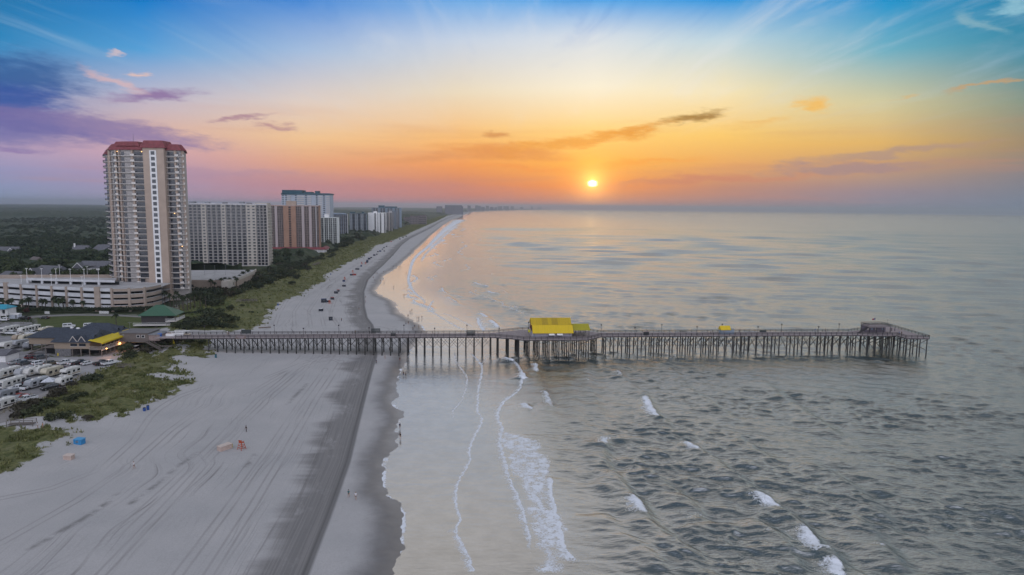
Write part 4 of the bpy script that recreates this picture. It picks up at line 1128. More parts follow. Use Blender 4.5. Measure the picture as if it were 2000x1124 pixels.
# ------------------------------------------------------------------ parking garage in front of the tower
def parking_garage():
    ox, oy = -250, 385
    t = thing('parking_garage', 'long curved white parking garage with dark open storeys below the tall tower', 'garage', (ox, oy, LAND_Z))
    fac = [(-330, 398), (-303, 389), (-290, 384.3), (-271.5, 378), (-254, 373.2), (-237, 369), (-224.6, 366.6), (-215, 365.6), (-207, 367.6), (-202, 372), (-200.6, 380), (-201, 388)]
    fac = [(x - ox, y - oy) for x, y in fac]
    def xs_at(px):
        """station on the front seen at a photo column"""
        best = None
        for i in range(len(fac) - 1):
            for s in np.linspace(0, 1, 40):
                x = fac[i][0] * (1 - s) + fac[i + 1][0] * s; y = fac[i][1] * (1 - s) + fac[i + 1][1] * s
                d = ray(px, 580); e = abs((x + ox) / (y + oy) - d.x / d.y)
                if best is None or e < best[0]: best = (e, x, y, i)
        return best[1], best[2], best[3]
    back = [(-205 - ox, 407 - oy), (-219 - ox, 410 - oy), (-246 - ox, 426 - oy), (-254 - ox, 431 - oy), (-306 - ox, 424 - oy), (-332 - ox, 420 - oy)]
    z0 = -LAND_Z
    xw, yw, iw = xs_at(219)
    left = [p for p in fac[:iw + 1]] + [(xw, yw)]; right = [(xw, yw)] + fac[iw + 1:]
    for zl, zh in ((14.1, 15.6), (10.6, 12.5), (7.4, 9.4), (4.3, 6.3)):
        for ln, m_ in ((left, M_CONC), (right, M_TAN)):
            b = MB(); A = offs(ln, .12); B = offs(ln, -.25)
            b.prism(A + B[::-1], zl + z0, zh + z0)
            o = b.build('spandrel', m_, t)
            c = MB(); c.prism(offs(ln, .2) + offs(ln, -.3)[::-1], zh + z0 - .001, zh + z0 + .14); c.build('coping', M_CONC, o)
    inner = offs(fac, -.4)
    for z in (14.1, 10.9, 7.7, 4.6):
        b = MB(); b.prism(inner + back, z + z0 - .35, z + z0); b.build('floor_slab' if z < 14 else 'roof_deck', M_DECK, t)
    b = MB(); b.prism(offs(fac, -9) + offs(fac, -9.4)[::-1], 0, 13.7 + z0); b.build('shade_backing', M_DARK, t)  # near-black backing that puts the shade into the open storeys
    for px, w in ((13.5, 1.9), (43, .75), (73, .75), (102, .75), (131, .75), (161, .75), (191, 2.1), (219, .75), (253, .8), (283, .8), (-16, .8)):
        x, y, i = xs_at(px)
        dx, dy = fac[i + 1][0] - fac[i][0], fac[i + 1][1] - fac[i][1]; a = math.atan2(dy, dx)
        b = MB(); b.M = Matrix.Translation((x, y, 0)) @ Matrix.Rotation(a, 4, 'Z')
        tall = w > 1.5
        b.box(-w / 2 * 1.6, -.55, 0, w / 2 * 1.6, .6, (16.4 if tall else 15.9) + z0); b.build('column', M_TAN, t)
    # back parapet, raised ramp with shade painted under it
    bp = back[1:]
    b = MB(); b.prism(offs(bp[::-1], .2) + offs(bp[::-1], -.1)[::-1], 14.1 + z0, 16.4 + z0); b.build('parapet', M_TAN, t)
    fr = [G(x, y, 16.6) for x, y in ((52, 545.5), (100, 547), (160, 548.5), (224, 550))]
    bk = [G(x, y, 16.6) for x, y in ((228, 543), (150, 542.2), (58, 542.6))]
    pts = [(p.x - ox, p.y - oy) for p in fr + bk]
    b = MB(); b.prism(pts, 16.0 + z0, 16.5 + z0); rd = b.build('ramp_deck', M_DECK, t)
    b = MB(); f2 = [(p.x - ox, p.y - oy) for p in fr]; b.prism(offs(f2, .1) + offs(f2, -.15)[::-1], 15.9 + z0, 17.2 + z0); b.build('ramp_parapet', M_CONC, rd)
    b = MB(); q = [(p.x - ox, p.y - oy + 4) for p in fr]; b.prism(q + offs(q, -.3)[::-1], 14.1 + z0, 16.0 + z0); b.build('ramp_shade', M_DARK, t)  # dark sheet painted as the shade below the ramp deck
    for x in (54, 82, 110, 138, 165, 193):
        p = G(x, 545.5 + (x - 52) * .026, 16.6); b = MB(); b.box(p.x - ox - .6, p.y - oy - .3, 14.1 + z0, p.x - ox + .6, p.y - oy + .5, 17.4 + z0); b.build('ramp_column', M_CONC, t)
    return t
parking_garage()

def deck_lamp(px, yb, yt, z, label):
    p = G(px, yb, z); h = D(px, yt, p.y).z - z
    t = thing('garage_lamp', label, 'lamp post', p, 0, 'lamp posts on the garage roof')
    b = MB(); b.tube((0, 0, 0), (0, 0, .9), .28); b.build('base', M_CONC, t)
    b = MB(); b.tube((0, 0, .9), (0, 0, h), .13, .09); b.build('pole', M_WHITE, t)
    b = MB(); b.box(-.7, -.18, h - .1, .7, .18, h + .12); b.build('lamp_head', M_WHITE, t)
_gl = ['leftmost', 'second from left', 'third from left', 'fourth from left', 'fifth from left', 'rightmost']
for i, x in enumerate((53, 82, 110, 138, 165, 193)):
    deck_lamp(x, 545 + i * .7, 525 + i * .3, 17.2, 'white lamp post, %s of six along the raised garage ramp' % _gl[i])
for x, yb, yt, l in ((42, 555, 538, 'leftmost of three at the deck front'), (101, 559, 536, 'middle of three at the deck front'), (161, 562, 541, 'rightmost of three at the deck front'), (117, 541, 518, 'by the parapet near the grey-roofed house'), (171, 541, 521, 'by the parapet near the white house')):
    deck_lamp(x, yb, yt, 14.2, 'white lamp post on the garage roof, ' + l)

# podium car park beside the second block
t = thing('low_car_park', 'low tan car park deck with a square corner block below the long cream block', 'garage', (0, 0, LAND_Z))
pp = [G(*p) for p in ((366, 549, 9.5), (436, 550, 9.5), (455, 549, 9.5), (494, 532, 9.5), (500, 527, 9.5), (360, 528, 9.5))]
b = MB(); b.prism([(p.x, p.y) for p in pp], 0, 6.2); b.build('wall', M_TAN, t)
b = MB(); b.prism([(p.x, p.y) for p in pp], 6.204, 6.35); b.build('roof_deck', M_DECK, t)
a, c = G(436, 551, 10.5), G(453, 550, 10.5)
b = MB(); b.box(a.x, a.y - 3, 0, c.x, c.y + 4, 8.3); b.build('corner_block', M_CREAM, t)
b = MB(); e = [(p.x, p.y) for p in pp[2:5]]; b.prism(offs(e, .3) + offs(e, -.2)[::-1], 5.2, 7.2); b.build('parapet', M_CREAM, t)
e = [(p.x, p.y) for p in pp[:2]]; b = MB(); b.prism(offs(e, .25) + offs(e, -.2)[::-1], 6.0, 7.2); b.build('front_parapet', M_TAN, t)
a, c = G(384, 560, 5.5), G(403, 560, 5.5)
for k, (x0, x1) in enumerate(((368, 378), (384, 404), (412, 432))):
    a, c = D(x0, 555, pp[0].y), D(x1, 555, pp[0].y); b = MB(); b.box(a.x, pp[0].y - .2, 2.2, c.x, pp[0].y + 1.2, 4.0); b.build('opening_shade', M_DARK, t)  # near-black block, the shade of each opening put into its colour
for k, x in enumerate((400, 420, 441)):
    p = G(x, 538, 9.6); deck = thing('car_park_lamp', ('left', 'middle', 'right')[k] + ' of three thin grey lamp posts on the low tan car park', 'lamp post', p, 0, 'lamp posts on the low car park')
    b = MB(); b.tube((0, 0, 0), (0, 0, 7), .11, .07); b.build('pole', M_GREY, deck); b = MB(); b.box(-.5, -.12, 6.9, .5, .12, 7.1); b.build('lamp_head', M_GREY, deck)

# ------------------------------------------------------------------ houses among the trees
M_ROOFG = mat('grey_shingles', (0.135, 0.135, 0.15), .9, var=.16, scale=1.2, bump=.5, bscale=3)
M_ROOFD = mat('dark_shingles', (0.045, 0.055, 0.075), .85, var=.16, scale=1.2, bump=.5, bscale=3)
M_SIDING = mat('pale_siding', (0.40, 0.43, 0.47), .8, var=.05, stretch=(1, 1, 8))
M_TANWALL = mat('tan_siding', (0.30, 0.235, 0.175), .85, var=.06, stretch=(1, 1, 6))
def gable(mb, x0, x1, y0, y1, z0, zr, axis='x', over=.5, hip=0.0):
    """ridge roof with closed ends; hip > 0 draws the ridge ends in"""
    if axis == 'x':
        ym = (y0 + y1) / 2
        A = [(x0 - over, y0 - over, z0), (x1 + over, y0 - over, z0), (x1 + over, y1 + over, z0), (x0 - over, y1 + over, z0)]
        R = [(x0 - over + hip, ym, zr), (x1 + over - hip, ym, zr)]
        mb.add(A + R + [(p[0], p[1], p[2] - .25) for p in A], [(0, 1, 5, 4), (2, 3, 4, 5), (1, 2, 5), (3, 0, 4), (6, 9, 8, 7), (0, 6, 7, 1), (1, 7, 8, 2), (2, 8, 9, 3), (3, 9, 6, 0)])
    else:
        xm = (x0 + x1) / 2
        A = [(x0 - over, y0 - over, z0), (x1 + over, y0 - over, z0), (x1 + over, y1 + over, z0), (x0 - over, y1 + over, z0)]
        R = [(xm, y0 - over + hip, zr), (xm, y1 + over - hip, zr)]
        mb.add(A + R + [(p[0], p[1], p[2] - .25) for p in A], [(0, 4, 5, 3), (1, 2, 5, 4), (0, 1, 4), (2, 3, 5), (6, 9, 8, 7), (0, 6, 7, 1), (1, 7, 8, 2), (2, 8, 9, 3), (3, 9, 6, 0)])
    return mb

def house(label, px, py, Y, w, d, h, hr, rz, wall, roof, axis='x', gab=None, chim=False, porch=False, wins=4, hip=0.0):
    p = D(px, py, Y)
    t = thing('house', label, 'house', (p.x, Y, LAND_Z - .2 - drop(p.x, Y)), rz, None)
    b = MB(); b.box(-w / 2, 0, 0, w / 2, d, h); b.build('wall', wall, t)
    r = gable(MB(), -w / 2, w / 2, 0, d, h, hr, axis, .7, hip)
    ro = r.build('roof', roof, t)
    if gab:
        gx, gw = gab
        g = MB(); g.box(gx - gw / 2, -3, 0, gx + gw / 2, -.01, h); g.tri((gx - gw / 2, -2.99, h), (gx + gw / 2, -2.99, h), (gx, -2.99, h + (hr - h) * .78)); g.build('gable_bay', wall, t)
        g = gable(MB(), gx - gw / 2, gx + gw / 2, -3, d * .55, h + .02, h + (hr - h) * .82, 'y', .55); g.build('gable_roof', roof, t)
        g = MB()
        for s in (-1, 1): g.bar((gx + s * (gw / 2 + .5), -3.62, h - .05), (gx, -3.62, h + (hr - h) * .82), .15, .4)
        g.build('gable_trim', M_WHITE, t)
    if chim: b = MB(); b.box(-w * .45, d * .3, h, -w * .45 + 1.3, d * .3 + 1.3, hr + 2.2); b.build('chimney', M_WHITE, ro)
    if porch:
        b = MB(); b.box(-w / 2, -2.6, 2.8, w / 2, -.01, 3.05)
        for k in range(6): b.box(-w / 2 + k * w / 5.3, -2.5, 0, -w / 2 + k * w / 5.3 + .25, -2.25, 5.6)
        b.build('porch', M_WHITE, t); rail_mb([(-w / 2, -2.5), (w / 2, -2.5)], z=3.05, step=.5).build('railing', M_WHITE, t)
    for k in range(wins):
        for zz in ((1.0, 4.0) if h > 5 else (1.0,)):
            x = -w / 2 + w * (k + .5) / wins; b = MB(); b.box(x - .55, -.09, zz, x + .55, .05, zz + 1.5); f = b.build('window', M_GLASS, t)
            b = MB(); b.box(x - .7, -.14, zz - .16, x + .7, -.02, zz - .01); b.build('sill', M_WHITE, f)
    return t
house('grey-roofed house with white gable trim right behind the garage roof', 82, 541, 492, 24, 17, 6, 12.5, -.25, M_SIDING, M_ROOFG, gab=(-6, 9), hip=3)
house('white two-storey house with a long grey roof and porch, left of the tall tower', 184, 522, 545, 22, 12, 7, 12, .12, M_WHITE, M_ROOFG, porch=True, gab=(-11, 7), wins=5)
house('low wing with a dark roof joined to the left of the white two-storey house', 148, 520, 548, 13, 11, 5, 9, .12, M_WHITE, M_ROOFG, wins=3)
house('small grey-roofed house with a white chimney deep in the dark wood', 154, 486, 735, 15, 11, 7, 12.5, .1, M_SIDING, M_ROOFG, chim=True)
house('wide grey roof half hidden in trees against the left edge of the tall tower', 198, 484, 745, 20, 14, 7, 13, .1, M_SIDING, M_ROOFG, hip=4)
house('grey roof with a white gable edge at the far left of the wood', 12, 482, 700, 18, 12, 7, 12.5, .2, M_SIDING, M_ROOFG, gab=(5, 6))
house('hip-roofed grey house at the left picture edge behind the garage', 10, 546, 470, 22, 14, 5, 10.5, -.2, M_SIDING, M_ROOFG, hip=5)
house('brownish roof mostly hidden in the trees above the grey-roofed house', 60, 520, 600, 13, 10, 6, 10.5, -.6, M_TANWALL, mat('brown_shingles', (0.15, 0.125, 0.12), .9, var=.15))
house('red-roofed garden house beside the brown hotel', 543, 506, 800, 10, 8, 3.5, 7, .0, M_WHITE, mat('bright_red_roof', (.38, .06, .05), .7), hip=3, wins=2)

# house with a teal roof at the left edge, and a white shed
p = G(6, 624, LAND_Z)
t = thing('beach_cottage', 'white raised cottage with a bright teal roof at the left edge', 'house', p, .1)
b = MB(); b.box(-9, 0, 2.2, 2.4, 7, 5.6); b.build('wall', M_WHITE, t)
gable(MB(), -9, 2.4, -1.5, 7, 5.6, 7.2, 'x', .4, 2).build('roof', mat('bright_teal_roof', (.03, .30, .42), .5, var=.08), t)
b = MB(); b.box(-9, -1.5, 2.0, 2.4, -.01, 2.2); b.build('porch_floor', M_WHITE, t)
for k in range(5): b = MB(); b.box(-8.9 + k * 2.78, -1.45, 0, -8.65 + k * 2.78, -1.2, 5.6); b.build('post', M_WHITE, t)
for k in range(3): b = MB(); b.box(-6 + k * 3, -.12, 2.7, -4.8 + k * 3, .05, 4.8); b.build('window', M_GLASS, t)
rail_mb([(-9, -1.4), (2.4, -1.4)], z=2.2, step=.5).build('railing', M_WHITE, t)
p = G(27, 623, LAND_Z); t = thing('storage_shed', 'white box-shaped shed on the grass right of the teal-roofed cottage', 'shed', p, .05)
b = MB(); b.box(-2.4, 0, 0, 2.4, 2.6, 2.3); b.build('wall', mat('shed_white', (.5, .54, .6), .7), t); gable(MB(), -2.4, 2.4, 0, 2.6, 2.3, 2.75, 'x', .12).build('roof', M_WHITE, t)
b = MB(); b.box(.6, -.05, .1, 1.6, .04, 2.0); b.build('door', M_GREY, t)
p = G(2, 708, LAND_Z); t = thing('low_shed', 'low white shed with a grey roof cut by the left edge of the photo', 'shed', p, 0)
b = MB(); b.box(-8, 0, 0, 1.7, 7, 2.7); b.build('wall', M_WHITE, t); gable(MB(), -8, 1.7, 0, 7, 2.7, 4.4, 'x', .5).build('roof', M_ROOFG, t)
b = MB(); b.box(-3, -.06, .1, -2, .04, 2.1); b.build('door', M_GREY, t)

# ------------------------------------------------------------------ green-roofed pavilion
def pavilion():
    t = thing('beach_pavilion', 'dark two-storey pavilion with a steep green roof and white railings', 'pavilion', (-169.2, 323, LAND_Z), .12)
    b = MB(); b.box(-8, 0, 2.0, 4, 9, 5.6); b.build('wall', mat('dark_timber_wall', (0.055, 0.05, 0.05), .9, var=.15, stretch=(4, 4, .5)), t)
    r = MB(); A = [(-9, -1.2, 5.5), (8.4, -1.2, 5.5), (8.4, 10.2, 5.5), (-9, 10.2, 5.5)]
    B = [(-2.6, 4.5, 9.9), (.8, 4.5, 9.9)]
    r.add(A + B + [(x, y, 5.25) for x, y, _ in A], [(0, 1, 5, 4), (2, 3, 4, 5), (1, 2, 5), (3, 0, 4), (6, 9, 8, 7), (0, 6, 7, 1), (1, 7, 8, 2), (2, 8, 9, 3), (3, 9, 6, 0)])
    r.build('roof', mat('green_metal_roof', (0.045, 0.115, 0.07), .55, var=.10, scale=3, stretch=(.3, 3, 1)), t)
    b = MB(); b.box(3.8, -2.4, 2.6, 8.6, 10, 2.85); b.build('upper_deck', M_SLAB, t)
    b = MB(); b.box(-10.5, -3.2, .9, 6.2, 0, 1.1); b.build('lower_deck', M_SLAB, t)
    for pts, z, h in (([(3.8, -2.3), (8.5, -2.3), (8.5, 9.9)], 2.85, 1.2), ([(-10.5, -3.1), (6.2, -3.1)], 1.1, 1.2)):
        o = rail_mb(pts, h, .35, z); o.build('railing', M_WHITE, t)
    for x, y in ((8.2, -2), (8.2, 4), (8.2, 9.6), (4.2, -2), (5, 9)):
        b = MB(); b.box(x - .12, y - .12, 0, x + .12, y + .12, 5.3); b.build('post', mat('dark_post', (.08, .07, .065), .9), t)
    for x in (-9.8, -5, 0, 5): b = MB(); b.box(x - .12, -3, 0, x + .12, -2.76, .9); b.build('stilt', MATS['dark_post'], t)
    b = MB(); b.box(-7.9, .4, 0, 3.9, 8.8, 2.0); b.build('undercroft_shade', M_DARK, t)  # dark fill, painted shade of the space below the floor
    return t
pavilion()

# ------------------------------------------------------------------ restaurant at the pier's foot
M_STONE = mat('grey_block_wall', (0.17, 0.165, 0.17), .9, var=.25, scale=2.2, bump=.6, bscale=4)
M_YELLOW = mat('yellow_canvas', (0.62, 0.47, 0.02), .6, var=.06, scale=1)
M_TIMBER = mat('grey_timber', (0.17, 0.145, 0.13), .9, var=.2, scale=2, stretch=(1, 1, 4))
M_BALC = mat('weathered_white', (0.48, 0.44, 0.40), .8, var=.1)
def restaurant():
    ox, oy = -175.6, 257.4
    t = thing('pier_restaurant', 'tan beach restaurant on posts with a dark hipped roof and yellow awning', 'restaurant', (ox, oy, LAND_Z))
    # right-hand main volume: x 0 .. 13.5, floor 2.9, eaves 5.7
    b = MB(); b.box(0, 0, 2.9, 13.6, 16, 5.7); b.build('wall', M_TANWALL, t)
    b = MB(); b.box(-15.5, 8.2, 2.9, -.01, 20, 5.7); b.build('wing_wall', M_TANWALL, t)
    b = MB(); b.box(.1, .15, 0, 6.2, 12, 2.9); b.build('ground_floor_wall', M_STONE, t)
    b = MB(); b.box(6.3, 6, 0, 13.4, 12, 2.9); b.build('main_undercroft_shade', M_DARK, t)  # black block set back as painted shade of the open undercroft
    b = MB(); b.box(-12, 12.5, 0, -.2, 19, 2.88); b.build('wing_undercroft_shade', M_DARK, t)  # same painted shade below the wing
    r = gable(MB(), 0, 13.6, 0, 16, 5.72, 9.2, 'x', .8, 1.0); r.build('roof', M_ROOFD, t)
    r = gable(MB(), -15.5, 6, 8.2, 20, 5.74, 8.6, 'x', .8, 5.0); r.build('wing_roof', M_ROOFD, t)
    r = gable(MB(), -3, 15, 14, 26, 5.8, 9.6, 'x', .6, 6.0); wr_ = r.build('back_roof', M_ROOFD, t)
    b = MB(); b.box(-2.6, 16.1, 0, 14.6, 25.6, 5.55); b.build('back_wall', M_TANWALL, t)
    for x in (7.6, 10.9):
        b = MB(); b.prism([(x - 1.25, -.05), (x + 1.25, -.05), (x + 1.25, 2.5), (x - 1.25, 2.5)], 5.4, 5.73)
        b.tri((x - 1.25, -.05, 5.73), (x + 1.25, -.05, 5.73), (x, -.05, 7.6)); d = b.build('dormer', M_TANWALL, t)
        gable(MB(), x - 1.25, x + 1.25, -.05, 4.6, 5.75, 7.8, 'y', .3).build('dormer_roof', M_ROOFD, d)
        b = MB(); b.add([(x - .8, -.14, 5.9), (x + .8, -.14, 5.9), (x, -.14, 7.0), (x - .8, -.06, 5.9), (x + .8, -.06, 5.9), (x, -.06, 7.0)], [(0, 1, 2), (3, 5, 4), (0, 3, 4, 1), (1, 4, 5, 2), (2, 5, 3, 0)]); b.build('dormer_window', M_GLASS, d)
        b = MB()
        for s in (-1, 1): b.bar((x + s * 1.5, -.42, 5.75), (x, -.42, 7.85), .1, .25)
        b.build('dormer_trim', M_BALC, d)
        b = MB(); b.box(x - 1.25, -.10, 3.9, x + 1.25, .05, 5.0); f = b.build('window', M_GLASS, t)
        b = MB(); b.box(x - 1.4, -.16, 3.74, x + 1.4, -.02, 3.9); b.build('sill', M_BALC, f)
    # gables on the seaward side
    for y0 in (1.2, 5.4, 17.0, 21.0):
        b = MB(); b.tri((13.66, y0, 5.7), (13.66, y0 + 3.4, 5.7), (13.66, y0 + 1.7, 8.0)); g = b.build('side_gable', M_TANWALL, t)
        r = MB(); A = [(11, y0 + 1.7, 8.05), (14.2, y0 + 1.7, 8.05), (14.2, y0 - .4, 5.6), (9, y0 - .4, 5.6), (14.2, y0 + 3.8, 5.6), (9, y0 + 3.8, 5.6)]
        r.add(A, [(0, 3, 2, 1), (0, 1, 4, 5)]); r.build('side_gable_roof', M_ROOFD, g)
        b = MB(); b.box(13.67, y0 + 1.3, 6.0, 13.75, y0 + 2.1, 6.9); b.build('gable_window', M_BALC, g)
    # seaward veranda with its awning
    b = MB(); b.box(13.62, -.4, 2.6, 18.4, 17.5, 2.85); b.build('veranda_floor', M_TIMBER, t)
    aw = MB(); aw.loft([[(13.7, -.8, 6.35), (18.8, -.8, 5.35), (18.8, 17.8, 5.35), (13.7, 17.8, 6.35)], [(13.7, -.8, 6.5), (18.8, -.8, 5.5), (18.8, 17.8, 5.5), (13.7, 17.8, 6.5)]])
    aw.box(18.82, -.8, 5.0, 18.9, 17.8, 5.5); a_ = aw.build('awning', M_YELLOW, t)
    b = MB(); b.loft([[(13.7, 20.0, 6.35), (17.4, 20.0, 5.7), (17.4, 24.6, 5.7), (13.7, 24.6, 6.35)], [(13.7, 20.0, 6.5), (17.4, 20.0, 5.85), (17.4, 24.6, 5.85), (13.7, 24.6, 6.5)]]); b.build('small_awning', M_YELLOW, t)
    rail_mb([(13.7, -.3), (18.3, -.3), (18.3, 17.4)], 1.0, .4, 2.85).build('railing', M_BALC, t)
    b = MB(); b.box(18.32, -.4, 2.3, 18.5, 17.5, 2.84); b.build('fascia', M_BALC, t)
    for k in range(7):
        y = -.2 + k * 2.85
        b = MB(); b.box(18.1, y, 0, 18.34, y + .24, 5.35); b.build('post', M_TIMBER, t)
    for x, y in ((6.6, .1), (9.9, .1), (13.2, .1), (13.3, 6), (-15, 8.6), (-11, 8.6), (-5, 8.6)):
        b = MB(); b.box(x, y, 0, x + .3, y + .3, 2.9); b.build('post', M_TIMBER, t)
    # outside stair and landing between the wings
    b = MB(); b.box(-6.4, 2.6, 2.5, -.02, 8.0, 2.75); b.build('landing', M_TIMBER, t)
    rail_mb([(-6.3, 2.7), (-.1, 2.7)], 1.0, .5, 2.75).build('landing_railing', M_TIMBER, t)
    b = MB(); n = 12
    for k in range(n): b.box(-12.4 + k * .5, 3.0, .1 + k * .2, -11.8 + k * .5, 4.5, .3 + k * .2)
    b.bar((-12.5, 2.9, .2), (-6.3, 2.9, 2.6), .1, .3); b.bar((-12.5, 4.6, .2), (-6.3, 4.6, 2.6), .1, .3); b.bar((-12.5, 2.9, 1.2), (-6.3, 2.9, 3.6), .08, .1)
    b.build('stairs', M_TIMBER, t)
    b = MB(); b.box(-6.2, 4.6, 0, -.1, 8.1, 2.48); b.build('stair_store', M_DARK, t)
    b = MB(); b.box(1.0, .02, .1, 1.4, .12, 1.2); b.build('sign_board', M_YELLOW, t)
    for x, y in ((-1.5, 13.5), (2.4, 11.2)):
        b = MB(); b.tube((x, y, 6.8), (x, y, 8.6), .55, .55, 10); b.tube((x, y, 8.6), (x, y, 9.2), .8, .5, 10); b.build('roof_vent', mat('vent_metal', (.55, .55, .56), .4, .6), t)
    return t
restaurant()
# two lit lamps under the veranda
for (px, py), lab in (((206.5, 680.5), 'orange lit lamp at the near corner post of the veranda'), ((233, 669.5), 'orange lit lamp at the far end post of the veranda')):
    p = D(px, py, 255.9 if px < 220 else 269.5)
    t = thing('veranda_lamp', lab, 'lamp', (p.x + .3, p.y, p.z - .3), 0, 'lit lamps under the veranda')
    b = MB(); b.tube((0, 0, .35), (0, 0, .6), .30, .10, 10); b.build('lamp_shade', M_RAIL, t)
    b = MB()
    b.loft([[(math.cos(a) * r_, math.sin(a) * r_, z_) for a in np.linspace(0, 2 * PI, 9)[:-1]] for z_, r_ in ((0, .1), (.1, .26), (.22, .28), (.345, .2))]); b.build('bulb', mat('orange_lamp', (1, .5, .2), .5, emit=(1.0, .32, .06), estr=7.0), t)
    pl = bpy.data.lights.new('veranda_lamp_light', 'POINT'); pl.energy = 260; pl.color = (1.0, .45, .15); pl.shadow_soft_size = .25
    lo = bpy.data.objects.new('veranda_lamp_light', pl); col.objects.link(lo); lo.parent = t; lo.location = (.55, -.55, .05)
# flat-roofed entrance hall between the restaurant and the pier
t = thing('pier_entrance_hall', 'flat-roofed grey-brown hall between the restaurant and the pier', 'building', (-158.6, 271, LAND_Z))
b = MB(); b.box(.5, 0, 3.6, 12, 9, 6.6); b.build('wall', mat('grey_brown_wall', (.17, .145, .13), .9, var=.1), t)
b = MB(); b.box(.2, -.4, 6.6, 12.3, 9.4, 6.9); b.build('roof', mat('flat_roof_grey', (.16, .155, .16), .9), t)
b = MB(); b.box(.6, .3, 0, 5, 9, 3.6); b.build('ground_floor_wall', M_STONE, t)
b = MB(); b.box(5.1, 3, 0, 12, 9, 3.59); b.build('passage_shade', M_DARK, t)  # solid near-black block, painted shade of the open passage
b = MB(); b.box(5.1, .1, 2.7, 9.8, .3, 3.1); b.build('sign_beam', mat('dull_yellow', (.33, .24, .04), .7), t)
for x in (7.4, 9.4): b = MB(); b.box(x, -.08, 4.9, x + 1.1, .06, 5.8); f = b.build('window', M_GLASS, t); c = MB(); c.box(x - .12, -.05, 4.78, x + 1.22, .03, 5.92); c.build('frame', M_WHITE, f)
b = MB(); b.box(1.6, -.07, 5.6, 2.3, .05, 6.2); b.build('vent', M_GREY, t)
rail_mb([(-1, -1.9), (12, -1.9)], 1.0, .6, 3.6).build('railing', M_TIMBER, t)
b = MB(); b.box(-1, -2, 3.3, 12, -.01, 3.59); b.build('walkway', M_TIMBER, t)
b = MB(); b.box(12.01, .2, 3.6, 16.5, 8, 6.0); b.build('ticket_hall', mat('pinkish_board', (.32, .25, .23), .9, var=.12), t)
b = MB(); b.box(11.9, -.2, 6.0, 16.8, 8.4, 6.25); b.build('ticket_hall_roof', M_GREY, t)
n = MB()
for k in range(14): n.box(12.6 + k * .42, -3.2, 3.3 - k * .22, 13.1 + k * .42, -1.6, 3.5 - k * .22)
n.bar((12.6, -3.25, 4.5), (18.6, -3.25, 1.4), .1, .12); n.bar((12.6, -1.55, 4.5), (18.6, -1.55, 1.4), .1, .12); n.build('stairs', M_TIMBER, t)
b = MB(); b.box(13.5, -1.5, 1.6, 22, -.1, 1.8); b.build('stair_landing', M_TIMBER, t)
# ------------------------------------------------------------------ fishing pier
M_PILE = mat('dark_pile_timber', (0.05, 0.048, 0.045), .9, var=.3, scale=1.5, stretch=(1, 1, .3))
M_PRAIL = mat('pier_rail_timber', (0.05, 0.044, 0.048), .9, var=.2, scale=1.2)
M_PDECK = mat('pier_deck_boards', (0.30, 0.255, 0.255), .9, var=.12, scale=.8, stretch=(3, .2, 1))
PX0, PY0, PANG = -143.0, 272.2, math.atan(0.0806)
DECK = 8.3
pier = thing('fishing_pier', 'long timber fishing pier on dark cross-braced piles running out to sea', 'pier', (PX0, PY0, 0), PANG)
PM = Matrix.Translation((PX0, PY0, 0)) @ Matrix.Rotation(PANG, 4, 'Z'); PI_ = PM.inverted()
def pl_(p): return PI_ @ Vector(p)
HW = 3.6
u_a = pl_(G(984, 655, DECK)).x; 
PL = (pl_((8.0, 281, 0)).x)
plat = [(u_a - 6, -HW), (u_a + 3, -HW - 3.5), (u_a + 7.5, -HW - 6.8), (u_a + 34, -HW - 6.8), (u_a + 41, -HW), (u_a + 41, HW), (u_a + 36, HW + 5.5), (u_a + 9, HW + 7.5), (u_a - 6, HW)]
UE = pl_((158, 297, 0)).x                                       # where the far platform starts
T0, T1 = UE + 9, UE + 20.0
tpl = [(T0, -11.0), (T1 - 1, -11.8), (T1, 19.5), (T0, 19.5)]
d = MB()
d.box(0, -HW, DECK - .3, u_a - 6, HW, DECK); d.prism(plat, DECK - .7, DECK); d.box(u_a + 41, -HW, DECK - .3, UE - 8, HW, DECK)
d.prism([(UE - 8, -HW), (UE - 2, -HW - 1.5), (T0, -HW - 1.5), (T0, HW + 3), (UE - 2, HW + 3), (UE - 8, HW)], DECK - .3, DECK); d.prism(tpl, DECK - .3, DECK)
d.build('deck', M_PDECK, pier)
def pier_rail(pts):
    b = MB()
    for (x0, y0), (x1, y1) in zip(pts[:-1], pts[1:]):
        l = math.hypot(x1 - x0, y1 - y0); n = max(1, round(l / 2.4))
        b.bar((x0, y0, DECK + 1.05), (x1, y1, DECK + 1.05), .30, .09)
        for z in (.38, .72): b.bar((x0, y0, DECK + z), (x1, y1, DECK + z), .06, .14)
        for i in range(n + 1):
            s = i / n; x, y = x0 + (x1 - x0) * s, y0 + (y1 - y0) * s; b.box(x - .08, y - .08, DECK - .45, x + .08, y + .08, DECK + 1.0)
        b.bar((x0, y0, DECK - .48), (x1, y1, DECK - .48), .18, .34)
    return b
for pts in ([(8, -HW), (60, -HW)], [(60, -HW), (u_a - 6, -HW)], [plat[0], plat[1], plat[2], plat[3], plat[4]], [plat[5], plat[6], plat[7], plat[8]],
            [(u_a + 41, -HW), (u_a + 80, -HW)], [(u_a + 80, -HW), (UE - 8, -HW)], [(0, HW), (60, HW)], [(60, HW), (u_a - 6, HW)], [(u_a + 41, HW), (u_a + 80, HW)], [(u_a + 80, HW), (UE - 8, HW)],
            [(UE - 8, -HW), (UE - 2, -HW - 1.5), (T0, -HW - 1.5), (T0, -11), (T1 - 1, -11.8), (T1, 19.5), (T0, 19.5), (T0, HW + 3)], [(T0, HW + 3), (UE - 2, HW + 3), (UE - 8, HW)]):
    pier_rail(pts).build('railing', M_PRAIL, pier)
piles, braces, beams = [], [], []
def base_z(u, v):
    w = PM @ Vector((u, v, 0)); return min(gz(w.x, w.y), 6) - .8
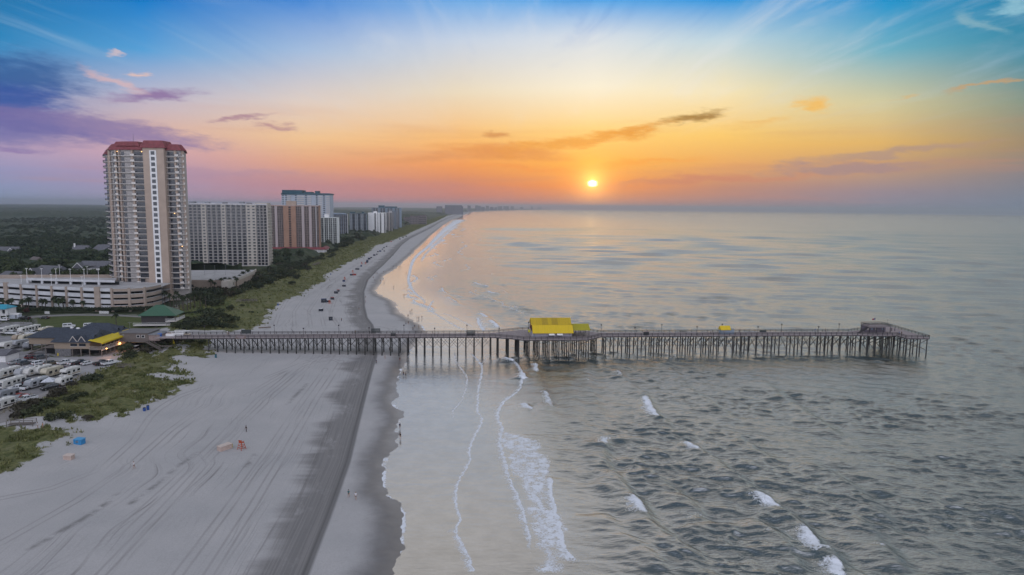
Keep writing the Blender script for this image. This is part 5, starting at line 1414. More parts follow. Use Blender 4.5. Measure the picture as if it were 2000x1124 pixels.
def bent(u, v0, v1, extra=()):
    vs = [v0, v1] + list(extra)
    for v in vs:
        zb = base_z(u, v); b = MB(); lean = -.25 if v == v0 else (.25 if v == v1 else 0)
        b.tube((u, v + lean, zb), (u, v, DECK - .45), .27, .22, 7); piles.append(b)
    b = MB(); b.box(u - .16, v0 - .5, DECK - .66, u + .16, v1 + .5, DECK - .31); beams.append(b)
    zb = max(base_z(u, v0) + 1.6, 2.2)
    b = MB(); b.bar((u - .2, v0, zb), (u - .2, v1, DECK - .9), .10, .26); b.bar((u + .2, v1, zb), (u + .2, v0, DECK - .9), .10, .26); braces.append(b)
SP = 3.45
us = list(np.arange(20.75, u_a - 5, SP)); prev = None
for u in us: bent(u, -HW + .3, HW - .3)
u2 = list(np.arange(u_a + 43, UE - 6, SP))
for u in u2: bent(u, -HW + .3, HW - .3, (0.4,) if (int(u) % 2) else ())
for k, u in enumerate(np.arange(u_a - 2.5, u_a + 40, 4.1)):
    f = np.interp(u, [u_a - 6, u_a + 3, u_a + 7.5, u_a + 34, u_a + 41], [HW, HW + 3.5, HW + 6.8, HW + 6.8, HW]); g = np.interp(u, [u_a - 6, u_a + 9, u_a + 36, u_a + 41], [HW, HW + 7.5, HW + 5.5, HW])
    bent(u, -f + .3, g - .3, (-f * .45, 0.5, g * .55))
for u in np.arange(UE - 4, T0 - 1, 3.4): bent(u, -HW - 1, HW + 2.5, (0,))
for v in np.arange(-10.8, 19.5, 4.3):
    for u in (T0 + .5, (T0 + T1) / 2, T1 - 1.2):
        b = MB(); zb = -4; b.tube((u, v, zb), (u, v, DECK - .45), .27, .22, 7); piles.append(b)
    b = MB(); b.box(T0, v - .16, DECK - .66, T1 - .6, v + .16, DECK - .31); beams.append(b)
    b = MB(); b.bar((T0 + .5, v - .2, 2.6), (T1 - 1.2, v - .2, DECK - .9), .07, .2); b.bar((T0 + .5, v + .2, DECK - .9), (T1 - 1.2, v + .2, 2.6), .07, .2); braces.append(b)
for seg in (us, u2):                                             # long braces from bent to bent, near and far row
    for a, c in zip(seg[:-1], seg[1:]):
        for v in (-HW + .3, HW - .3):
            b = MB(); zb = max(base_z(a, v) + 2.4, 3.4); b.bar((a, v - .24, zb), (c, v - .24, DECK - 1.0), .05, .13); b.bar((a, v + .24, DECK - 1.0), (c, v + .24, zb), .05, .13); braces.append(b)
def vdist(b): return (PM @ Vector(b.v[0])).length
for lst, nm in ((piles, 'pile'), (braces, 'brace'), (beams, 'cross_beam')):
    lst.sort(key=lambda b: -abs((PM @ Vector(b.v[0])).x * 0) + (PM @ Vector(b.v[0])).y)
    many(lst, nm, M_PILE, pier)

def pier_u(px, v):
    Y = 282.0
    for _ in range(6):
        q = pl_(D(px, 652, Y)); Y = (PM @ Vector((q.x, v, DECK))).y
    return q.x
# lamp posts on the rails
_lp = None
def pier_lamp(px, yt, v, label, thin=False):
    global _lp
    w = PM @ Vector((pier_u(px, v), v, DECK))
    h = D(px, yt, w.y).z - DECK
    t = thing('pier_lamp', label, 'lamp post', (w.x, w.y, DECK), PANG, 'lamp posts along the pier')
    b = MB(); b.tube((0, 0, 0), (0, 0, h - .35), .09, .07, 6); b.build('pole', M_PRAIL, t)
    b = MB(); b.loft([[(sx * r_, sy * r_, z) for sx, sy in ((-1, -1), (1, -1), (1, 1), (-1, 1))] for z, r_ in ((h - .4, .14), (h - .3, .26), (h, .26), (h + .12, .08))]); b.build('lamp_head', M_PRAIL, t)
LAMPS = [(593, 641, 0, 'near-rail lamp over the dry sand, first from the beach'), (721, 640, 0, 'near-rail lamp over the wheel-track bend'), (849, 641, 0, 'near-rail lamp over the wet sand and first piles in water'), (975, 641, 0, 'near-rail lamp where the pier starts to widen'),
    (1240, 639.5, 0, 'near-rail lamp beyond the yellow pier house'), (1361, 638, 0, 'near-rail lamp short of the small yellow kiosk'), (1480, 638, 0, 'near-rail lamp past the small yellow kiosk'), (1598, 638, 0, 'near-rail lamp nearest the seaward tower'),
    (400, 637, 1, 'far-rail lamp over the dune scrub at the landward end'), (536, 635, 1, 'far-rail lamp in front of the dune tip'), (662, 635, 1, 'far-rail lamp in front of the raked upper beach'), (789, 635, 1, 'far-rail lamp in front of the wet sand bathers'), (912, 635, 1, 'far-rail lamp beside the slatted shelter'),
    (1032, 629, 1, 'far lamp at the left gable of the yellow pier house'), (1174, 634, 1, 'far-rail lamp right of the open yellow annex'), (1292, 634, 1, 'far-rail lamp left of the small yellow kiosk'), (1410, 633, 1, 'far-rail lamp touching the small yellow kiosk'), (1526, 633, 1, 'far-rail lamp midway between kiosk and seaward tower'), (1638, 632.5, 1, 'far-rail lamp last before the seaward tower')]
for px, yt, far, lab in LAMPS: pier_lamp(px, yt, HW - .1 if far else -HW + .1, 'pier lamp post, ' + lab)

# ------------------------------------------------------------------ pier house with the yellow roof
M_YROOF = mat('yellow_metal_roof', (0.50, 0.345, 0.012), .5, var=.07, scale=.9, spec=.5, stretch=(3.0, .25, .25))
M_YROOF2 = mat('faded_yellow_roof', (0.36, 0.25, 0.02), .6, var=.08, scale=1.0, stretch=(3, .3, .3))
def pier_house():
    a = D(1038.5, 660, 277.6); b_ = D(1117, 660, 278.8)
    t = thing('pier_house', 'pier house with a tall two-pitch yellow roof and pale grey walls', 'building', (a.x, a.y, DECK), PANG)
    w_ = (b_ - a).length; dep = 10.0
    wl = MB(); wl.box(0, 0, 0, w_, dep, 2.6); wl.build('wall', mat('lavender_grey_wall', (.36, .34, .38), .85, var=.06), t)
    zr = D(1077, 621.5, a.y + dep / 2).z - DECK; zk = D(1077, 636, a.y + 1.9).z - DECK; ze = D(1077, 651.5, a.y - 1.1).z - DECK
    prof = [(-1.1, ze), (1.9, zk), (dep / 2, zr), (dep - 1.9, zk), (dep + 1.1, ze)]
    def strip(mb, p, q, x0, x1, th=.18):
        mb.loft([[(x0, p[0], p[1]), (x1, p[0], p[1]), (x1, p[0], p[1] - th), (x0, p[0], p[1] - th)], [(x0, q[0], q[1]), (x1, q[0], q[1]), (x1, q[0], q[1] - th), (x0, q[0], q[1] - th)]])
    lo = MB(); strip(lo, prof[0], prof[1], .25, w_ + .5); strip(lo, prof[4], prof[3], .25, w_ + .5); lo.build('lower_roof', mat('bright_yellow_roof', (0.62, 0.43, 0.012), .5, var=.05, scale=.9, stretch=(3, .25, .25)), t)
    up = MB(); strip(up, (1.88, zk + .19), prof[2], -.25, w_ + .05); strip(up, (dep - 1.88, zk + .19), prof[2], -.25, w_ + .05)
    for s in np.arange(0, w_, .62): 
        up.bar((s, 1.88, zk + .22), (s, dep / 2, zr + .02), .05, .06)
    r = up.build('upper_roof', M_YROOF, t)
    pt = MB()
    for x0, x1 in ((.27 * w_, .42 * w_), (.51 * w_, .67 * w_)):
        A, B = Vector((0, 1.90, zk + .20)), Vector((0, dep / 2 - .05, zr - .01))
        pt.quad((x0, A.y, A.z + .015), (x1, A.y, A.z + .015), (x1, B.y, B.z + .015), (x0, B.y, B.z + .015))
    pt.build('weathered_panel', M_YROOF2, r)
    gb = MB()
    for x in (.05, w_ - .12):
        gb.add([(x, p[0] * .98 + .1, p[1] - .2) for p in prof] + [(x, dep, 2.4), (x, 0, 2.4)], [(0, 1, 2, 3, 4, 5, 6)])
    gb.build('gable_wall', mat('red_brown_gable', (.16, .06, .05), .85), t)
    for x in (.415 * w_, .62 * w_):
        g = MB(); g.box(x, -.08, .35, x + .135 * w_, .06, 1.55); f = g.build('window', M_GLASS, t)
        aw = MB(); aw.loft([[(x - .05, -.7, 1.85), (x + .14 * w_, -.7, 1.85), (x + .14 * w_, -.66, 1.9), (x - .05, -.66, 1.9)], [(x - .05, -1.75, 1.15), (x + .14 * w_, -1.75, 1.15), (x + .14 * w_, -1.75, 1.22), (x - .05, -1.75, 1.22)]]); aw.build('awning', M_WHITE, f)
    g = MB(); g.box(.045 * w_, -.07, .2, .075 * w_, .05, 1.9); g.build('door', M_BLUEW, t)
    g = MB(); g.box(.93 * w_, -.25, .9, .965 * w_, -.01, 1.6); g.build('meter_box', M_GREY, t)
    g = MB()
    g.loft([[(-.75 + .55 * math.cos(s), 3.0 + dy, 2.2 + .62 * math.sin(s)) for s in np.linspace(0, 2 * PI, 13)[:-1]] for dy in (-.35, .35)]); g.build('side_vent', mat('lemon_paint', (.6, .55, .05), .6), t)
    return t
pier_house()
a = D(1119, 659, 280.5); c = D(1151, 659, 281.5)
t = thing('pier_annex', 'open-sided shelter with a low yellow-green roof at the right of the pier house', 'shelter', (a.x, a.y, DECK), PANG); w_ = (c - a).length
zt = D(1135, 633, a.y + 4).z - DECK; ze = D(1135, 645, a.y).z - DECK
r = MB(); r.loft([[(-.2, -.3, ze), (w_ + .2, -.3, ze), (w_ + .2, -.3, ze - .2), (-.2, -.3, ze - .2)], [(-.2, 4.2, zt), (w_ + .2, 4.2, zt), (w_ + .2, 4.2, zt - .2), (-.2, 4.2, zt - .2)]])
r.loft([[(-.2, 8.6, ze), (w_ + .2, 8.6, ze), (w_ + .2, 8.6, ze - .2), (-.2, 8.6, ze - .2)], [(-.2, 4.21, zt), (w_ + .2, 4.21, zt), (w_ + .2, 4.21, zt - .2), (-.2, 4.21, zt - .2)]])
r.build('roof', mat('olive_yellow_roof', (.36, .32, .02), .5, var=.06, stretch=(3, .3, .3)), t)
for x in (.2, w_ * .35, w_ * .66, w_ - .25):
    for y in (.1, 8.1): b = MB(); b.box(x - .09, y - .09, 0, x + .09, y + .09, ze - .1); b.build('post', M_PRAIL, t)
for (px, py), lab in (((1127, 653), 'left one of two small picnic benches under the open annex'), ((1142, 652), 'right one of two small picnic benches under the open annex')):
    p = D(px, py, 284); t = thing('picnic_bench', lab, 'bench', (p.x, p.y, DECK), .3, 'benches under the annex')
    b = MB(); b.box(-1, -.35, .7, 1, .35, .78); b.build('tabletop', M_BALC, t)
    for s in (-1, 1):
        b = MB(); b.box(-1, s * .75 - .15, .42, 1, s * .75 + .15, .48); b.build('seat', M_BALC, t)
        b = MB(); b.bar((s * .7, -.8, 0), (s * .7, .3, .7), .08, .1); b.bar((s * .7, .8, 0), (s * .7, -.3, .7), .08, .1); b.bar((s * .7, -.8, .38), (s * .7, .8, .38), .07, .08); b.build('leg', M_BALC, t)
# small kiosk farther out
a = D(1409, 655, 289); t = thing('pier_kiosk', 'small grey kiosk with a yellow roof on the outer pier', 'kiosk', (a.x, a.y + .5, DECK), PANG)
b = MB(); b.box(0, 0, 0, 4.0, 2.6, 2.0); b.box(4.01, .1, 0, 5.8, 2.5, 1.9); b.build('wall', M_BLUEW, t)
gable(MB(), 0, 4.0, 0, 2.6, 2.02, 3.5, 'x', .25).build('roof', MATS['bright_yellow_roof'], t)
b = MB(); b.box(4.0, 0, 1.92, 6.0, 2.6, 2.1); b.build('side_roof', M_GREY, t)
b = MB(); b.box(.6, -.05, .8, 1.8, .04, 1.6); b.build('hatch', M_GREY, t)
# shelters, boxes and boards on the rails
def pier_item(name, lab, cat, px, py, v, parts, group=None):
    w = PM @ Vector((pier_u(px, v), v, DECK))
    t = thing(name, lab, cat, (w.x, w.y, DECK), PANG, group)
    for nm, boxes, m_ in parts:
        b = MB()
        for bx in boxes: b.box(*bx)
        b.build(nm, m_, t)
    return t
M_SHEL = mat('dark_shelter_board', (.045, .055, .055), .8)
def shelter(lab, px, w_, v, h=2.1):
    sl = [(-w_ / 2, -.06, z, w_ / 2, .02, z + .16) for z in np.arange(.3, h - .2, .24)]
    pier_item('wind_shelter', lab, 'shelter', px, 652, v, [('back_panel', sl, M_SHEL), ('post', [(-w_ / 2 - .05, -.1, -.2, -w_ / 2 + .1, .1, h)], M_PRAIL), ('post', [(w_ / 2 - .1, -.1, -.2, w_ / 2 + .05, .1, h)], M_PRAIL), ('roof', [(-w_ / 2 - .1, -.9 if v > 0 else -.1, h, w_ / 2 + .1, .1 if v > 0 else .9, h + .1)], M_SHEL), ('seat', [(-w_ / 2, -.7 if v > 0 else .1, .4, w_ / 2, -.12 if v > 0 else .7, .5)], M_PRAIL)], 'wind shelters on the pier rails')
shelter('dark boarded wind shelter on the far rail over the track bend', 734, 3.6, HW - .15)
shelter('slatted wind shelter on the near rail among the first piles in water', 920, 3.3, -HW + .25, 2.3)
shelter('low dark wind shelter on the near rail over the wet sand', 768, 1.9, -HW + .25, 1.5)
pier_item('notice_board', 'grey-brown notice board hung outside the near pier rail over the sand', 'sign', 470, 658, -HW - .25, [('board', [(-2.0, -.05, -.5, 2.0, .05, .75)], mat('board_brown', (.20, .15, .13), .8)), ('lettering', [(-1.5, -.075, .2, 1.4, -.052, .42), (-1.1, -.075, -.2, 1.0, -.052, -.02)], mat('board_letters', (.30, .26, .30), .8))])
pier_item('wind_screen', 'dark screen panel on the far rail next to two people in dark clothes', 'screen', 481, 650, HW - .2, [('panel', [(-1.9, -.05, .2, 1.9, .05, 1.9)], M_SHEL), ('post', [(-1.95, -.1, 0, -1.8, .1, 2)], M_PRAIL), ('post', [(1.8, -.1, 0, 1.95, .1, 2)], M_PRAIL)])
pier_item('storage_pen', 'white fenced storage pen with slatted sides at the landward end of the pier', 'pen', 349, 652, HW - 2.2, [('slat_panel', [(-2.2, 1.5, z, 2.2, 1.58, z + .12) for z in np.arange(.2, 1.9, .24)], M_WHITE), ('slat_panel', [(-2.2, -1.5, z, 2.2, -1.42, z + .12) for z in np.arange(.2, 1.2, .24)], M_WHITE), ('post', [(x, y, 0, x + .1, y + .1, 2) for x in (-2.2, 2.1) for y in (-1.5, 1.5)], M_WHITE)])
pier_item('drinks_stand', 'low white stand with a tan counter top on the landward pier', 'stand', 333, 655, HW - 3, [('counter', [(-1.6, -.8, 0, 1.6, .8, .95)], M_WHITE), ('counter_top', [(-1.2, -.5, .95, 1.2, .5, 1.3)], M_TAN), ('back_frame', [(-1.7, .8, 0, -1.6, .9, 1.7), (1.6, .8, 0, 1.7, .9, 1.7), (-1.6, .8, 1.6, 1.6, .9, 1.7)], M_WHITE)])
pier_item('blue_bin', 'bright blue bin on the landward pier beside the white stand', 'bin', 312, 654, HW - 4, [('body', [(-.6, -.5, 0, .6, .5, 1.1)], mat('bin_blue', (.03, .12, .42), .5)), ('lid', [(-.65, -.55, 1.1, .65, .55, 1.2)], mat('bin_blue_lid', (.04, .15, .5), .5))])
pier_item('bait_locker', 'small dark locker with a flag mast at the near rail of the outer pier', 'locker', 1262, 653, -HW + .6, [('body', [(-1.1, -.4, 0, 1.1, .4, 1.5)], M_SHEL), ('lid', [(-1.2, -.5, 1.5, 1.2, .5, 1.62)], mat('locker_lid', (.18, .12, .13), .8)), ('mast', [(.0, -.05, 1.62, .08, .03, 3.6)], M_PRAIL)])
pier_item('rod_rack', 'low dark rod rack with thin poles beyond the small yellow kiosk', 'rack', 1490, 652, HW - .6, [('body', [(-1.4, -.3, 0, 1.4, .3, .9)], M_SHEL), ('rod', [(-.6, 0, .9, -.55, .05, 3.2)], M_PRAIL), ('rod', [(.3, 0, .9, .35, .05, 2.9)], M_PRAIL)])
# two-storey lookout at the pier's end
t = thing('lookout_tower', 'dark two-storey lookout deck at the seaward end of the pier', 'lookout', tuple(PM @ Vector((UE - 1.5, -1.5, DECK))), PANG)
b = MB(); b.box(0, 0, 2.7, 10, 6.6, 2.95); b.build('upper_deck', M_PDECK, t)
for x in (.2, 3.4, 6.6, 9.8):
    for y in (.2, 6.4): b = MB(); b.box(x - .12, y - .12, 0, x + .12, y + .12, 2.7); b.build('post', M_PRAIL, t)
rail_mb([(0, 0), (10, 0), (10, 6.6), (0, 6.6), (0, 0)], 1.1, .5, 2.95).build('railing', M_PRAIL, t)
b = MB(); b.box(.3, 3.2, 0, 9.6, 6.2, 2.6); b.build('store_room', mat('violet_grey_board', (.15, .13, .16), .9, var=.2, stretch=(4, 1, 1)), t)
b = MB()
for k in range(9): b.box(-4.2 + k * .48, .3, .1 + k * .3, -3.6 + k * .48, 1.6, .35 + k * .3)
b.bar((-4.3, .25, 1.1), (0, .25, 4.0), .1, .12); b.build('stairs', M_PRAIL, t)
for x, w_, m_ in ((1.0, 1.2, M_BALC), (2.9, .8, M_BLUEW), (4.8, .7, M_BALC), (7.9, .9, M_BLUEW)):
    b = MB(); b.box(x, 3.14, 1.0, x + w_, 3.22, 1.9); b.build('wall_sign', m_, t)
p = D(1711, 652, 297); t = thing('flagpole', 'thin pole flying a dark red and blue flag at the lookout', 'flag', (p.x, 298.5, DECK + 2.9), 0)
hz_ = D(1711, 621.5, 298.5).z - DECK - 2.9
b = MB(); b.tube((0, 0, 0), (0, 0, hz_), .05, .03, 6); b.build('pole', M_PRAIL, t)
b = MB(); n = 7
vs = [(-1.4 * i / n, .12 * math.sin(i * 1.3), hz_ - .02 - .10 * i * .5) for i in range(n + 1)] + [(-1.4 * i / n, .12 * math.sin(i * 1.3 + .3), hz_ - .75 - .06 * i * .5) for i in range(n + 1)]
b.add(vs, [(i, i + 1, n + 2 + i, n + 1 + i) for i in range(n)])
mf = mat('flag_red', (.25, .03, .05), .8); o = b.build('flag', [mf, mat('flag_blue', (.03, .05, .2), .8)], t); 
for i, pg in enumerate(o.data.polygons): pg.material_index = 1 if i < 3 else 0
p = D(1733, 640, 301); t = thing('marker_light', 'thin mast with a small light on the lookout corner', 'mast', (p.x, p.y, DECK + 2.9), 0)
b = MB(); b.tube((0, 0, 0), (0, 0, 2.6), .05, .04, 6); b.build('mast', M_PRAIL, t); b = MB(); b.box(-.12, -.12, 2.6, .12, .12, 2.9); b.build('lamp_head', M_BALC, t)
# ------------------------------------------------------------------ ground sheets round the car park
def sheet(name, pts, z, m, k='structure'):
    pw = [G(a, b, z) for a, b in pts]
    b = MB(); b.add([(p.x, p.y, z) for p in pw], [tuple(range(len(pw)))])
    return kind(b.build(name, m), k)
def gravel(name, ca, cb, gr=None, sc=.35):
    m = bpy.data.materials.new(name); m.use_nodes = True; T = NT(m.node_tree); b = T.n['Principled BSDF']
    P = T.new('ShaderNodeNewGeometry').outputs['Position']
    c = T.mix(T.mapr(T.noise(P, sc, 5, .65), .32, .68), ca, cb)
    c = T.mix(T.mapr(T.noise(P, 4.0, 4, .7), .5, .75, 0, .35), c, tuple(v * .6 for v in ca))
    if gr: c = T.mix(T.mapr(T.noise(P, .13, 4, .6), .54, .60), c, T.mix(T.noise(P, 1.5, 4), (.035, .045, .018), (.085, .09, .04)))
    T.put(b.inputs['Base Color'], c); b.inputs['Roughness'].default_value = .95; b.inputs['Specular IOR Level'].default_value = .15
    return m
sheet('camp_ground', [(-300, 720), (-120, 645), (-20, 628), (62, 630), (74, 648), (130, 660), (150, 690), (236, 690), (229, 712), (132, 751), (60, 789), (20, 818), (-60, 833), (-380, 900)], LAND_Z + .03, gravel('camp_gravel', (.20, .195, .20), (.27, .26, .265), True))
sheet('parking_lot', [(-200, 722), (-40, 712), (0, 700), (60, 692), (110, 699), (190, 697), (242, 682), (262, 676), (256, 686), (236, 692), (229, 712), (172, 734), (140, 729), (60, 717), (0, 722), (-80, 735)], LAND_Z + .034, gravel('lot_gravel', (.29, .285, .295), (.37, .36, .37)))
sheet('access_road', [(-120, 862), (-40, 838), (12, 824), (64, 790), (98, 771), (128, 758), (166, 741), (173, 734), (150, 741), (124, 751), (92, 764), (58, 782), (20, 800), (-60, 828), (-160, 856)], LAND_Z + .038, gravel('road_gravel', (.25, .235, .225), (.31, .29, .28)))
sheet('lane', [(40, 619.5), (90, 616), (150, 614.3), (220, 615), (286, 618), (286, 621), (220, 617.6), (150, 617), (90, 619), (44, 623.5)], LAND_Z + .03, gravel('lane_gravel', (.20, .19, .19), (.27, .26, .25)))
sheet('camp_lane', [(-60, 668), (0, 661), (40, 654), (80, 650), (84, 654), (48, 661), (0, 672), (-60, 682)], LAND_Z + .034, gravel('camp_lane_gravel', (.24, .235, .24), (.30, .29, .30)))
sheet('sand_track', [(216, 655), (236, 654), (290, 652), (290, 655), (240, 658), (218, 659)], LAND_Z + .03, gravel('track_gravel', (.25, .22, .20), (.31, .28, .26)))

# ------------------------------------------------------------------ leaves
def leaf_mat(name, a, b_, sc=.5, rough=.75):
    m = bpy.data.materials.new(name); m.use_nodes = True; T = NT(m.node_tree); b = T.n['Principled BSDF']
    P = T.new('ShaderNodeNewGeometry').outputs['Position']; oi = T.new('ShaderNodeObjectInfo').outputs['Random']
    c = T.mix(T.mapr(T.noise(P, sc, 4, .65), .34, .66), a, b_)
    c = T.mix(T.math('MULTIPLY', oi, .45), c, tuple(v * .5 for v in a))
    T.put(b.inputs['Base Color'], c); b.inputs['Roughness'].default_value = rough; b.inputs['Specular IOR Level'].default_value = .25
    return m
L_TREE = leaf_mat('tree_leaves', (.030, .045, .020), (.085, .105, .042))
L_DARK = leaf_mat('dark_leaves', (.018, .028, .016), (.050, .062, .030))
L_SHRUB = leaf_mat('shrub_leaves', (.026, .036, .018), (.072, .082, .036), .8)
L_BROWN = leaf_mat('brownish_leaves', (.035, .032, .022), (.080, .070, .045), .8)
L_PALM = leaf_mat('palm_leaves', (.022, .034, .018), (.060, .075, .034), .6)
M_TRUNK = mat('trunk_bark', (.085, .07, .058), .95, var=.2, scale=2)

def clumps(r, blobs, n, s0, s1, flat=1.0):
    """leaf clumps as small quads over and inside a set of blobs (cx, cy, cz, radius)"""
    B = np.array(blobs); w = B[:, 3] ** 2; w = w / w.sum()
    k = r.choice(len(B), n, p=w)
    dd = r.normal(size=(n, 3)); dd /= np.linalg.norm(dd, axis=1)[:, None]
    dd[:, 2] = np.where(dd[:, 2] < -.35, -dd[:, 2], dd[:, 2])
    rad = B[k, 3] * (r.uniform(.62, 1.08, n))
    c = B[k, :3] + dd * rad[:, None] * np.array([1, 1, flat])
    nn = dd + r.normal(scale=.55, size=(n, 3)); nn /= np.linalg.norm(nn, axis=1)[:, None]
    ref = np.where(np.abs(nn[:, 2:3]) < .9, np.array([[0, 0, 1.0]]), np.array([[1.0, 0, 0]]))
    u = np.cross(nn, ref); u /= np.linalg.norm(u, axis=1)[:, None]; v = np.cross(nn, u)
    a = r.uniform(0, 2 * PI, n)[:, None]; u, v = u * np.cos(a) + v * np.sin(a), -u * np.sin(a) + v * np.cos(a)
    s = r.uniform(s0, s1, n)[:, None]; q = r.uniform(.5, .9, n)[:, None]
    V = np.stack([c - u * s - v * s * q * .4, c + u * s * .2 - v * s * q, c + u * s + v * s * q * .3, c - u * s * .1 + v * s * q], 1).reshape(-1, 3)
    F = np.arange(4 * n).reshape(n, 4)
    return V, F
tr = np.random.default_rng(3)
def tree_blobs(r, h, w):
    out = []
    for i in range(8):
        a = r.uniform(0, 2 * PI); d = w * r.uniform(.1, .62)
        out.append((math.cos(a) * d, math.sin(a) * d, h * r.uniform(.50, .86), w * r.uniform(.30, .5)))
    out.append((0, 0, h * .8, w * .45))
    return out
TREES = []
for i in range(6):
    h, w = tr.uniform(9.5, 13.5), tr.uniform(4.0, 5.4)
    bl = tree_blobs(tr, h, w); V, F = clumps(tr, bl, 420, .40, .95)
    cm = np_mesh('crown', V, F, L_TREE if i % 3 else L_DARK, False)
    b = MB(); b.tube((0, 0, -1), (.1, .1, h * .45), .32, .22, 7)
    for cx, cy, cz, rr in bl[:5]: b.tube((.1, .1, h * .38), (cx * .8, cy * .8, cz * .95), .15, .05, 5)
    TREES.append((b.mesh('trunk', M_TRUNK), cm))
SHRUBS = []
for i in range(5):
    bl = [(tr.uniform(-1, 1) * 1.0, tr.uniform(-1, 1) * 1.0, tr.uniform(.5, 1.1), tr.uniform(.6, 1.1)) for _ in range(7)]
    V, F = clumps(tr, bl, 300, .14, .34, .9)
    b = MB()
    for cx, cy, cz, rr in bl[:4]: b.tube((cx * .2, cy * .2, -.3), (cx * .8, cy * .8, cz), .06, .02, 5)
    SHRUBS.append((b.mesh('stem', M_TRUNK), np_mesh('foliage', V, F, (L_SHRUB, L_SHRUB, L_DARK, L_BROWN, L_SHRUB)[i], False)))
PALMS = []
for i in range(3):
    h = (5.2, 6.4, 7.6)[i]
    b = MB(); b.tube((0, 0, -.5), (.15, .05, h * .5), .24, .19, 8); b.tube((.15, .05, h * .5), (.2, .1, h), .19, .16, 8)
    tm = b.mesh('trunk', M_TRUNK)
    V, F = [], []
    for k in range(34):
        a = tr.uniform(0, 2 * PI); e = tr.uniform(-.7, 1.2); l = tr.uniform(1.5, 2.2)
        base = np.array([.2, .1, h]); p = [base]
        for s in range(1, 5):
            t = s / 4; ee = e - 1.5 * t * t
            p.append(base + np.array([math.cos(a) * l * t * math.cos(e * .8), math.sin(a) * l * t * math.cos(e * .8), l * t * math.sin(e) - .7 * l * t * t * .8]))
        side = np.array([-math.sin(a), math.cos(a), 0])
        for s in range(4):
            w0, w1 = (.08, .38, .42, .30, .03)[s], (.08, .38, .42, .30, .03)[s + 1]
            i0 = len(V); dz = np.array([0, 0, -.16])
            V += [p[s] - side * w0 + dz, p[s] + side * w0 + dz, p[s + 1] + side * w1 + dz, p[s + 1] - side * w1 + dz]; F.append((i0, i0 + 1, i0 + 2, i0 + 3))
    PALMS.append((tm, np_mesh('crown', np.array(V), np.array(F), L_PALM, False)))

def plant(name, label, cat, tpl, x, y, z, s, group=None, parts=('trunk', 'crown'), sz=None):
    t = thing(name, label, cat, (x, y, z), random.uniform(0, 2 * PI), group)
    t.scale = (s, s, s if sz is None else sz)
    link(parts[0], tpl[0], t); link(parts[1], tpl[1], t)
    return t

HOUSES = [(o.location.x, o.location.y) for o in scene.objects if o.type == 'EMPTY' and o.name.split('.')[0] in ('house',)]
def clear(x, y, r=11):
    for hx, hy in HOUSES:
        # keep the house and the line of sight to its roof open
        if abs(x - hx) < r + 2 and hy - 20 < y < hy + 16: return False
        if hy - 55 < y < hy and abs(x - hx * y / hy) < r * .6: return False
    return True
# the wood behind the garage: the nearest trees one by one
n = 0; cand = []
while len(cand) < 900:
    px = random.uniform(-40, 222); Y = 446 + (random.random() ** 1.5) * 520
    p = D(px, 500, Y)
    if p.x > -248 and Y < 470: continue
    if p.x > -232 - (Y - 440) * .30: continue
    if not clear(p.x, p.y): continue
    if any((p.x - a) ** 2 + (p.y - b) ** 2 < 30 for a, b in cand[-400:]): continue
    cand.append((p.x, p.y))
cand.sort(key=lambda p: p[1])
for i, (x, y) in enumerate(cand[:210]):
    plant('broadleaf_tree', 'dark broadleaf tree of the wood behind the parking garage', 'tree', TREES[random.randrange(6)], x, y, LAND_Z - .2 - drop(x, y), random.uniform(.72, 1.12), 'broadleaf trees of the wood behind the garage')
far_trees = cand[210:]

# farther wood: one mass
FV, FF = [], []; off = 0
fr_ = np.random.default_rng(8)
TPL = []
for i in range(5):
    TPL.append(clumps(fr_, tree_blobs(fr_, 11, 4.6), 110, .8, 1.6)[0])
pts = list(far_trees)
k = 0
BLK = [(o.location.x, o.location.y) for o in scene.objects if o.type == 'EMPTY' and o.get('category') in ('building', 'tower')]
Pc = np.column_stack([fr_.uniform(-1500, -180, 16000), 620 + 2000 * fr_.random(16000) ** 1.6])
dv = sdist(Pc, VEG)[0]; azc = np.degrees(np.arctan2(Pc[:, 0], Pc[:, 1]))
okc = (dv > 46) & (azc > -42)
for x, y in Pc[okc]:
    if x > -318 + 0 and 560 < y < 660 and x < -225: continue
    if any(-10 < x - bx < 84 and -60 < y - by < 40 for bx, by in BLK): continue
    if y < 900 and not clear(x, y): continue
    pts.append((x, y)); k += 1
    if k > 5200: break
for x, y in pts:
    a = fr_.uniform(0, 2 * PI); s = fr_.uniform(.7, 1.15); T_ = TPL[fr_.integers(5)]
    c_, s_ = math.cos(a), math.sin(a)
    FV.append(np.column_stack([(T_[:, 0] * c_ - T_[:, 1] * s_) * s + x, (T_[:, 0] * s_ + T_[:, 1] * c_) * s + y, T_[:, 2] * s + LAND_Z - drop(x, y)]))
FV = np.vstack(FV)
rowsf = np.concatenate([1 / np.linspace(1 / 640, 1 / 7000, 330), np.geomspace(7300, 27000, 40)])
Pf, Ff = polar(-60, 4.5, 540, rowsf)
dvf = sdist(Pf, VEG)[0]; rf = np.hypot(Pf[:, 0], Pf[:, 1])
zf = LAND_Z + 4.0 + 6.5 * fbm(Pf[:, 0] / 11, Pf[:, 1] / 11, 3, 61) + 16 * sstep(fbm(Pf[:, 0] / 700, Pf[:, 1] / 420, 3, 65), .50, .66) * sstep(rf, 1300, 2600)
zf = zf * sstep(dvf, 30, 60) - 2 * (1 - sstep(dvf, 30, 60))
inb = np.zeros(len(Pf), bool)
for bx, by in BLK: inb |= (Pf[:, 0] > bx - 8) & (Pf[:, 0] < bx + 86) & (Pf[:, 1] > by - 45) & (Pf[:, 1] < by + 30)
zf = np.where(inb, 0, zf)
km = (dvf > 25)[Ff].any(1)
FFf = np.vstack([np.arange(len(FV)).reshape(-1, 4), Ff[km] + len(FV)])
